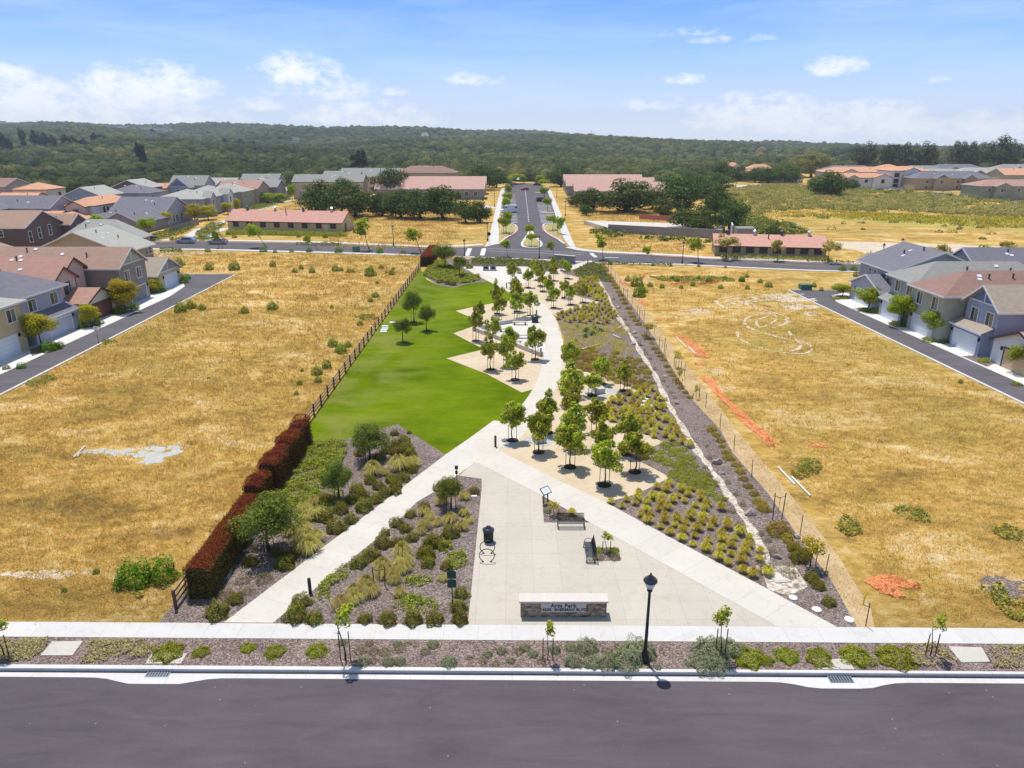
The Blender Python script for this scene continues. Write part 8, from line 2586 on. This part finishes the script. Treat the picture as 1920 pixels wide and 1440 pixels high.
# verge planting of the far street (runs of small shrubs)
for i, (q, lb) in enumerate(((((890, 485), (950, 487), (1010, 489), (1010, 491.5), (950, 489.5), (890, 488)), 'clipped dark shrubs on the near verge at the head of the park'), (((1110, 493), (1260, 498), (1260, 500), (1110, 495.5)), 'low shrubs on the near verge of the far street'),
             (((555, 457.5), (640, 458.5), (640, 461), (555, 460)), 'dark shrubs on the far verge left of the lamp'), (((1512, 489), (1640, 494), (1640, 496.5), (1512, 491.5)), 'dark shrubs on the far verge beyond the khaki hut'), (((1830, 496), (1920, 498), (1920, 500.5), (1830, 498.5)), 'dark shrubs on the far verge at the right edge'),
             (((318, 448), (365, 446), (420, 449), (420, 453), (318, 453)), 'shrubs behind the parked cars'), (((365, 440), (395, 420), (425, 420), (400, 440), (380, 450)), 'green planting between the two greenway paths'), (((250, 455), (330, 425), (372, 424), (345, 438), (300, 452)), 'mixed planting below the board fence'),
             (((480, 385), (540, 372), (548, 374), (500, 390), (450, 402), (430, 405)), 'green bank along the greenway path'), (((300, 468), (340, 468), (342, 474), (300, 474)), 'grey-green bushes at the near left verge'))):
 cover_obj('verge_shrubs', cv(*q), .85, M['bushcover'], 22, .34, 60 + i, lb, 'shrubs', 2.0)
for i, (q, n_) in enumerate(((pk((938, 456), (948, 446), (960, 440), (966, 434), (959, 422), (940, 420)), 'left corner bed'), (pk((1046, 422), (1026, 422), (1022, 432), (1034, 441), (1052, 450), (1054, 445)), 'right corner bed'), (pk((981, 458), (984, 463), (998, 465), (1010, 464), (1013, 459), (1003, 448), (990, 447)), 'median island'))):
 cover_obj('bed_planting', q, .5, M['flowerpale'], 14, .30, 80 + i, 'pale yellow-green planting of the %s' % n_, 'planting', 1.5, z=.15)
# bushes of the dry fields
LF = [(440, 506, 22), (512, 500, 13), (553, 511, 12), (565, 505, 10), (585, 511, 13), (629, 508, 15), (640, 508, 9), (654, 511, 10), (662, 511, 9), (694, 517, 22), (715, 504, 11), (737, 506, 7), (734, 515, 11), (724, 513, 7), (707, 532, 7), (704, 557, 14), (695, 566, 10), (622, 578, 8), (459, 587, 17), (511, 580, 20), (339, 585, 23), (359, 578, 18),
      (379, 581, 15), (624, 649, 20), (640, 661, 22), (595, 702, 20), (613, 690, 19), (562, 721, 12), (567, 696, 8), (597, 717, 14), (653, 650, 14), (336, 498, 19), (392, 506, 18), (121, 1109, 12), (252, 1092, 66), (304, 1086, 58), (181, 1074, 12), (391, 710, 6), (675, 610, 12), (556, 740, 9)]
plants_px('bush', 'green bush in the left field', 'pavement', LF, 'green bushes of the left field', 1.0)
RF = [(1194, 536, 26), (1219, 537, 11), (1177, 527, 13), (1241, 540, 10), (1277, 541, 9), (1299, 536, 10), (1329, 529, 13), (1351, 541, 10), (1391, 528, 13), (1359, 523, 9), (1425, 530, 11), (1441, 538, 14), (1401, 542, 10), (1390, 528, 11), (1526, 538, 10), (1400, 520, 9), (1198, 556, 24), (1205, 548, 16), (1801, 718, 9), (1540, 545, 8), (1260, 524, 8), (1310, 524, 9), (1270, 528, 10)]
plants_px('bush', 'green bush in the right field', 'pavement', RF, 'green bushes of the right field')
VB = [(516, 474, 9), (547, 473, 9), (712, 475, 15), (635, 474, 16), (756, 476, 12), (390, 472, 12), (580, 473, 12), (494, 472, 14), (1579, 508, 16), (1600, 508, 14), (1634, 513, 17), (1606, 518, 14), (1224, 498, 8), (1258, 499, 6), (1310, 500, 7), (1360, 502, 6), (1145, 496, 9), (440, 446, 10), (1630, 490, 24), (1690, 498, 12), (427, 440, 8), (560, 445, 9), (610, 446, 10)]
plants_px('bush', 'small bush on the far street verge', 'park', VB, 'bushes of the far street verge', .9)
PB = [(40, 690, 18), (90, 658, 30), (104, 655, 22), (112, 650, 18), (152, 612, 26), (183, 608, 22), (225, 588, 26), (252, 578, 18), (283, 550, 14), (303, 547, 18), (337, 525, 22), (346, 530, 18), (351, 523, 16), (218, 585, 14), (12, 692, 14)]
plants_px('bush', 'low shrub between the driveways of the left alley', 'pavement', PB, 'pocket shrubs of the left alley', .75)
PR = [(1567, 561, 16), (1584, 560, 14), (1640, 585, 26), (1620, 583, 18), (1680, 610, 26), (1700, 612, 22), (1742, 640, 24), (1768, 642, 20), (1845, 678, 24), (1868, 680, 18), (1905, 722, 20)]
plants_px('limelow', 'low shrub between the driveways of the right alley', 'pavement', PR, 'pocket shrubs of the right alley', 1.0)
for k, q in enumerate((((60, 668), (118, 650), (100, 640), (55, 655)), ((140, 618), (190, 612), (180, 600), (150, 606)), ((218, 592), (262, 582), (250, 572), (215, 580)), ((1556, 563), (1592, 561), (1595, 556), (1570, 554)), ((1606, 584), (1650, 590), (1650, 580), (1620, 576)), ((1664, 606), (1705, 616), (1710, 605), (1685, 600)), ((1726, 635), (1772, 646), (1775, 636), (1745, 628)), ((1803, 668), (1850, 688), (1870, 680), (1830, 666)))):
 sheet('pocket_bed', pk(*q), 0.024, M['mulch'])
# weeds
for i, (q, lb) in enumerate(((((1480, 890), (1500, 862), (1530, 864), (1545, 874), (1530, 892), (1500, 900)), 'patch of green weeds beside the pale pipes'), (((1565, 990), (1580, 965), (1605, 975), (1618, 1000), (1590, 1008)), 'green weeds in the right field, right of the pipes'), (((1672, 958), (1700, 948), (1740, 965), (1745, 980), (1700, 975)), 'green weeds in the middle of the right field'),
   (((1835, 1100), (1870, 1095), (1900, 1120), (1930, 1130), (1930, 1170), (1890, 1160)), 'dark green weeds at the right edge near the pavement'), (((1855, 990), (1890, 985), (1920, 1000), (1915, 1015), (1870, 1010)), 'brown-green weeds at the right edge'), (((45, 722), (100, 700), (108, 712), (70, 728)), 'green weeds along the left alley kerb'),
   (((1215, 519), (1330, 519), (1375, 522), (1378, 528), (1300, 529), (1240, 527)), 'green brushy band behind the orange netting'), (((660, 592), (700, 590), (712, 600), (680, 602)), 'faint green weeds beside the fence'), (((235, 1108), (260, 1095), (275, 1105), (262, 1125)), 'yellow weeds below the big bushes'),
   (((190, 640), (215, 636), (222, 642), (195, 648)), 'green weeds at the alley sign'), (((430, 432), (645, 438), (650, 444), (430, 440)), 'tall green weeds before the yellow hut'), (((1350, 481), (1560, 487), (1560, 491), (1350, 485)), 'green weeds before the khaki hut'))):
 cover_obj('weeds', cv(*q), .30 if i < 10 else .8, M['weed'], 130 if i < 6 else 40, .17 if i < 6 else .3, 90 + i, lb, 'weeds', .8)
blades_obj('tall_grass', pk((425, 433), (650, 439), (652, 445), (425, 440)), 5, .7, .1, M['lime_mound'], 5, 'tall yellow-green grass before the yellow hut', per=8, cat='grass')
# dry grass blades in the two fields (thinner with distance)
def keep_field(X, Y):
 k = np.ones(len(X), bool)
 for (u, v, rx, ry) in ((300, 848, 2.1, 1.6), (222, 848, 1, .9), (180, 846, 1.2, .6), (285, 862, .8, 1.0), (1900, 1102, 1.7, 1.1)):
  gx, gy = G(u, v)
  k &= ((X - gx) / rx) ** 2 + ((Y - gy) / ry) ** 2 > 1
 return k
ny = line(YW, 0) + .6
LFP = lambda y0, y1: [(-52.6, y0), (FX - .5, y0), (FX - .5, y1), (-52.6 if y1 < 132 else -54, y1)]
for y0, y1, dens, h, w in ((ny, 52, 11, .30, .035), (52, 75, 5, .34, .055), (75, 110, 2.2, .38, .09), (110, 164, .9, .45, .15)):
 blades_obj('dry_grass', LFP(y0, y1) if y1 < 150 else [(-110, 141), (-54, 141), (-54, y0), (FX - .5, y0), (FX - .5, y1), (-110, y1 + 4)], dens, h, w, M['field_blade'], int(y0), 'dry golden grass of the left field, %s stretch' % {52: 'nearest', 75: 'second', 110: 'third', 164: 'farthest'}[y1], per=7, spread=.2 + w * 2, keepf=keep_field)
for y0, y1, dens, h, w in ((ny, 52, 9, .26, .035), (52, 75, 4, .28, .055), (75, 110, 1.6, .3, .08), (110, 142, .6, .34, .14)):
 xa, xb = 20.6 + (52 - y0) * 0, 48.5
 blades_obj('dry_grass', [(22.5, y0), (52.0 if y1 <= 75 else 48.5, y0), (50.2 if y1 <= 75 else 48.3, y1), (22.0, y1)], dens, h, w, M['field_blade'], int(y0) + 500, 'dry golden grass of the right field, %s stretch' % {52: 'nearest', 75: 'second', 110: 'third', 142: 'farthest'}[y1], per=6, spread=.2 + w * 2, keepf=keep_field)
for q, sd, nm in (([(-52.6, ny), (FX - .5, ny), (FX - .5, 90), (-52.6, 90)], 41, 'left'), ([(23.5, ny), (51.5, ny), (50, 90), (22.5, 90)], 42, 'right')):
 blades_obj('pale_stalks', q, 2.6, .42, .045, M['straw'], sd, 'tall pale seeding stalks in the %s field' % nm, per=6, spread=.3, keepf=lambda X, Y: (np.sin(X * .31 + 2 * np.sin(Y * .17)) * np.sin(Y * .27 + 1.3 * np.sin(X * .21)) > .18) & keep_field(X, Y))
# scattered chips and crumbs of stone in the mulch
for i, (q, d, lb) in enumerate(((BED_B, 5, 'loose bark chips in the triangular left bed'), (BED_A, 3.5, 'loose bark chips in the left bed beside the hedge'), ([(XL + 45, line(ykb, -30) + .1), (30, line(ykb, 30) + .1), (30, line((1194, 1206), 30) - .1), (XL + 45, line((1194, 1206), -30) - .1)], 7, 'loose bark chips in the planting strip'))):
 rs = np.random.RandomState(500 + i)
 xs, ys = [p[0] for p in q], [p[1] for p in q]
 n = int((max(xs) - min(xs)) * (max(ys) - min(ys)) * d * 2)
 X, Y = rs.uniform(min(xs), max(xs), n), rs.uniform(min(ys), max(ys), n)
 m = inpoly_np(X, Y, q)
 X, Y = X[m], Y[m]
 n = len(X)
 p = np.stack([X, Y, np.full(n, .045)], 1)
 nn = np.stack([rs.normal(size=n) * .5, rs.normal(size=n) * .5, np.ones(n)], 1)
 o = link('bark_chips', quads_mesh('bark_chips', p, nn, .09 * rs.uniform(.5, 1.5, n), M['chip'], rs, .45))
 tag(o, lb, 'bark chips', None, 'stuff')
# ---------------------------------------------------------------- woods, scrub and far meadow
FB = [(-4000, 420), (-600, 335), (-225, 312), (-205, 322), (-165, 352), (-135, 372), (-105, 378), (-100, 410), (-78, 425), (-30, 428), (-10, 455), (5, 470), (22, 440), (45, 405), (72, 396), (86, 372), (104, 376), (112, 420), (140, 520), (165, 600), (205, 590), (420, 600), (4000, 700)]
DM = []
def dome_woods(dm):
 # the solid inner body of each crown: a lumpy closed dome
 X, Y, Z, r, hh, tz = [np.concatenate([q[i] for q in dm]) for i in range(6)]
 rs = np.random.RandomState(5)
 n, S, K = len(X), 8, 4
 V = np.empty((n, K * S + 1, 3))
 for i in range(K):
  el = (-.12, .42, .85, 1.22)[i]
  for j in range(S):
   a = 2 * math.pi * (j + .5 * (i % 2)) / S
   k = (rs.uniform(.76, 1.06, n)) * .93
   V[:, i * S + j, 0] = X + math.cos(a) * math.cos(el) * r * k
   V[:, i * S + j, 1] = Y + math.sin(a) * math.cos(el) * r * k
   V[:, i * S + j, 2] = Z + math.sin(el) * hh * k
 V[:, K * S] = np.stack([X, Y, Z + hh * .93], 1)
 F = []
 for i in range(K - 1):
  for j in range(S):
   j2 = (j + 1) % S
   F.append((i * S + j, i * S + j2, (i + 1) * S + j2, (i + 1) * S + j))
 T = [((K - 1) * S + j, (K - 1) * S + (j + 1) % S, K * S, K * S) for j in range(S)]
 nv = K * S + 1
 q = (np.array(F)[None] + (np.arange(n) * nv)[:, None, None]).reshape(-1)
 tr = (np.array([t[:3] for t in T])[None] + (np.arange(n) * nv)[:, None, None]).reshape(-1)
 me = bpy.data.meshes.new('woods')
 me.vertices.add(n * nv)
 me.vertices.foreach_set('co', V.astype(np.float32).ravel())
 me.loops.add(len(q) + len(tr))
 me.loops.foreach_set('vertex_index', np.concatenate([q, tr]).astype(np.int32))
 nq, nt = len(q) // 4, len(tr) // 3
 me.polygons.add(nq + nt)
 me.polygons.foreach_set('loop_start', np.concatenate([np.arange(nq) * 4, nq * 4 + np.arange(nt) * 3]).astype(np.int32))
 me.update(calc_edges=True)
 me.polygons.foreach_set('use_smooth', [True] * (nq + nt))
 at = me.attributes.new('tint', 'FLOAT', 'POINT')
 at.data.foreach_set('value', np.repeat(tz.astype(np.float32), nv))
 me.materials.append(M['forest'])
 tag(link('woods', me), 'rounded crown masses of the oak woods on the hills', 'woods', None, 'stuff')
def forest():
 rs = np.random.RandomState(11)
 fx, fy = [p[0] for p in FB], [p[1] for p in FB]
 P_, N_, S_, T_ = [], [], [], []
 tot = 0
 for y0, y1, sp, r0, nq, qs in ((300, 620, 9.6, 5.8, 110, .95), (620, 1000, 12, 7.2, 60, 1.5), (1000, 1500, 14, 8.6, 24, 2.2), (1500, 2750, 17.5, 9.5, 7, 3.0)):
  hw = 1.06 * y1 + 60
  nxn, nyn = int(2 * hw / sp), int((y1 - y0) / sp)
  X, Y = np.meshgrid(np.linspace(-hw, hw, nxn), np.linspace(y0, y1, nyn))
  X = X.ravel() + rs.uniform(-.5, .5, X.size) * sp
  Y = Y.ravel() + rs.uniform(-.5, .5, Y.size) * sp
  m = (Y > np.interp(X, fx, fy)) & (np.abs(X) < 1.05 * Y + 60)
  # open glades
  gl = np.sin(X / 46 + 1.3 * np.sin(Y / 71)) * np.sin(Y / 58 + 1.1 * np.sin(X / 63 + 2))
  ridge = np.clip((Y - 1900) / 400, 0, 1) * (X < -200)
  m &= ~((gl > .68 - .7 * ridge) & (rs.uniform(size=len(X)) < .75))
  X, Y = X[m], Y[m]
  n = len(X)
  tot += n
  Z = terrain(X, Y)
  r = r0 * rs.uniform(.6, 1.35, n)
  tz = rs.uniform(0, 1, n)
  tz = np.clip(.44 + .34 * np.sin(X / 70 + 2 * np.sin(Y / 110)) * np.sin(Y / 95 + np.sin(X / 120)) - .22 * (X < -180) * (np.sin(X / 55) * np.sin(Y / 60 + 1) > .1) + .62 * (tz - .5), 0.0, 1.0)
  # per tree: quads on a lumpy dome
  d = rs.normal(size=(n, nq, 3))
  d[:, :, 2] = np.abs(d[:, :, 2]) * 1.0 + .02
  d /= np.linalg.norm(d, axis=2, keepdims=True)
  az = np.arctan2(d[:, :, 1], d[:, :, 0])
  ph = rs.uniform(0, 6.28, (n, 1))
  k = 1 + .16 * np.sin(3 * az + ph) + .12 * np.sin(5 * az - ph * 2 + d[:, :, 2] * 5)
  hh = r * rs.uniform(.6, 1.0, n)
  base = rs.uniform(1.0, 2.6, n)
  p = np.empty((n, nq, 3))
  p[:, :, 0] = X[:, None] + d[:, :, 0] * k * r[:, None]
  p[:, :, 1] = Y[:, None] + d[:, :, 1] * k * r[:, None]
  p[:, :, 2] = Z[:, None] + base[:, None] + d[:, :, 2] * k * hh[:, None] - .0
  nn = d + np.array([0, 0, .12]) + rs.normal(size=(n, nq, 3)) * .17
  DM.append((X, Y, Z + base, r, hh, tz, ph))
  P_.append(p.reshape(-1, 3))
  N_.append(nn.reshape(-1, 3))
  S_.append(np.full(n * nq, qs) * rs.uniform(.7, 1.3, n * nq))
  T_.append(np.repeat(tz, nq))
 p, nn, s, t = np.vstack(P_), np.vstack(N_), np.concatenate(S_), np.concatenate(T_)
 print('forest trees', tot, 'quads', len(p))
 dome_woods(DM)
 o = link('woods', quads_mesh('woods', p, nn, s, M['forest'], rs, .8, t))
 tag(o, 'unbroken oak woods covering the hills up to the skyline', 'woods', None, 'stuff')
forest()
def floor_sheet():
 xs = np.linspace(-2600, 2600, 131)
 ys = np.linspace(310, 2900, 131)
 X, Y = np.meshgrid(xs, ys)
 Z = terrain(X, Y) + .9
 V = np.stack([X.ravel(), Y.ravel(), Z.ravel()], 1)
 F = []
 for j in range(130):
  for i in range(130):
   cx, cy_ = (xs[i] + xs[i + 1]) / 2, ys[j]
   if cy_ > np.interp(cx, [p[0] for p in FB], [p[1] for p in FB]) + 6:
    a = j * 131 + i
    F.append((a, a + 1, a + 132, a + 131))
 me = bpy.data.meshes.new('woodland_floor')
 me.from_pydata(V.tolist(), [], F)
 me.materials.append(M['woodfloor'])
 struct(link('woodland_floor', me))
floor_sheet()
def scrub(name, poly, sp, r0, hgt, mat, seed, label, nq=26, qs=.6, tint=(.2, .9), glade=.55):
 rs = np.random.RandomState(seed)
 xs, ys = [q[0] for q in poly], [q[1] for q in poly]
 n = int((max(xs) - min(xs)) * (max(ys) - min(ys)) / (sp * sp))
 X, Y = rs.uniform(min(xs), max(xs), n), rs.uniform(min(ys), max(ys), n)
 m = inpoly_np(X, Y, poly)
 gl = np.sin(X / 9 + 1.3 * np.sin(Y / 13)) * np.sin(Y / 11 + 1.1 * np.sin(X / 14 + 2))
 m &= ~((gl > glade) & (rs.uniform(size=n) < .8))
 X, Y = X[m], Y[m]
 n = len(X)
 Z = terrain(X, Y)
 r = r0 * rs.uniform(.5, 1.3, n)
 t = rs.uniform(tint[0], tint[1], n)
 d = rs.normal(size=(n, nq, 3))
 d[:, :, 2] = np.abs(d[:, :, 2])
 d /= np.linalg.norm(d, axis=2, keepdims=True)
 p = np.empty((n, nq, 3))
 p[:, :, 0] = X[:, None] + d[:, :, 0] * r[:, None]
 p[:, :, 1] = Y[:, None] + d[:, :, 1] * r[:, None]
 p[:, :, 2] = Z[:, None] + d[:, :, 2] * (r * hgt)[:, None]
 nn = d + np.array([0, 0, .4]) + rs.normal(size=(n, nq, 3)) * .5
 o = link(name, quads_mesh(name, p.reshape(-1, 3), nn.reshape(-1, 3), qs * rs.uniform(.6, 1.4, n * nq), mat, rs, .8, np.repeat(t, nq)))
 tag(o, label, 'scrub', None, 'stuff')
scrub('coastal_scrub', pk((1385, 432), (1345, 395), (1370, 365), (1400, 351), (1480, 345), (1560, 353), (1700, 364), (1830, 374), (1920, 384), (1990, 395), (1990, 410), (1920, 408), (1760, 402), (1620, 397), (1520, 394), (1440, 398), (1400, 410), (1470, 425), (1515, 438), (1440, 440)), 1.9, 1.7, .75, M['scrub'], 1, 'grey-green coastal scrub on the rise right of the oaks')
scrub('green_scrub', pk((1385, 436), (1365, 412), (1400, 404), (1440, 412), (1480, 425), (1518, 438), (1460, 440), (1410, 442)), 1.7, 1.8, .8, M['bushcover'], 2, 'greener brush tapering down behind the khaki hut', glade=.9)
scrub('scattered_brush', pk((1100, 440), (1120, 430), (1250, 446), (1360, 452), (1350, 456), (1200, 450)), 2.6, 1.2, .9, M['bushcover'], 3, 'bushes along the foot of the concrete basin', glade=.7)
scrub('meadow_brush', pk((1440, 402), (1920, 412), (1990, 440), (1920, 452), (1600, 440), (1520, 425)), 9.5, 1.1, .8, M['scrub'], 4, 'scattered low brush in the yellow meadow', glade=.9)
scrub('estate_planting', pk((1590, 360), (1700, 366), (1830, 376), (1920, 384), (1920, 380), (1830, 371), (1740, 362), (1600, 354)), 3.2, 1.6, .9, M['cover_far'], 5, 'garden planting along the estate road', glade=.9)
sheet('meadow', rough(pk((1440, 398), (1560, 396), (1750, 403), (1920, 409), (2100, 418), (2100, 440), (1920, 435), (1700, 424), (1600, 418), (1500, 410)), 4, 5, 3), 0.02, M['mustard'])
sheet('estate_road', [(x, y) for x, y in pk((1630, 361), (1700, 361.5), (1830, 372), (1990, 386), (1990, 383), (1830, 369), (1700, 358.5), (1630, 357.5))], .03, M['asphalt2'])
sheet('upper_road', pk((1365, 352), (1430, 347), (1500, 346), (1500, 344.5), (1430, 345), (1365, 349)), .06, M['walk'])
for nm, q, sd in (('dry_grass', [(-48, 175), (-16, 172), (-13, 300), (-60, 318), (-90, 300), (-85, 225), (-48, 215)], 1), ('dry_grass', [(24, 170), (44, 168), (48, 200), (70, 240), (60, 310), (24, 316)], 2)):
 blades_obj(nm, q, .5, .45, .22, M['field_blade'], 900 + sd, 'dry grass %s of the avenue beyond the far street' % ('left', 'right')[sd - 1], per=7, spread=.8)
blades_obj('mustard', pk((1430, 400), (1560, 396), (1750, 403), (1920, 409), (2050, 414), (2050, 430), (1900, 428), (1700, 418), (1560, 408), (1460, 408)), .55, .7, .35, M['mustard_blade'], 31, 'yellow mustard flowering in the far right meadow', per=6, spread=1.2, cat='wildflowers')
blades_obj('straw_litter', STRAW, 7, .12, .04, M['field_blade'], 33, 'short straw litter along the dirt track', per=6, spread=.25)
# ---------------------------------------------------------------- air: one closed box of thin even haze
hz = MB().quadbox(-2600, 2600, -600, 3300, -90, 130)
o = None
if HAZE > 0:
 m = bpy.data.materials.new('haze_air')
 m.use_nodes = True
 t = NT(m.node_tree)
 t.n.clear()
 out = t.n.new('ShaderNodeOutputMaterial')
 pv = t.n.new('ShaderNodeVolumePrincipled')
 pv.inputs['Color'].default_value = (0.80, 0.88, 1.0, 1)
 pv.inputs['Density'].default_value = HAZE
 pv.inputs['Anisotropy'].default_value = 0.0
 t.link(pv.outputs[0], out.inputs['Volume'])
 o = hz.build('haze', m)
 tag(o, 'thin pale blue haze over the far hills', 'haze', None, 'stuff')
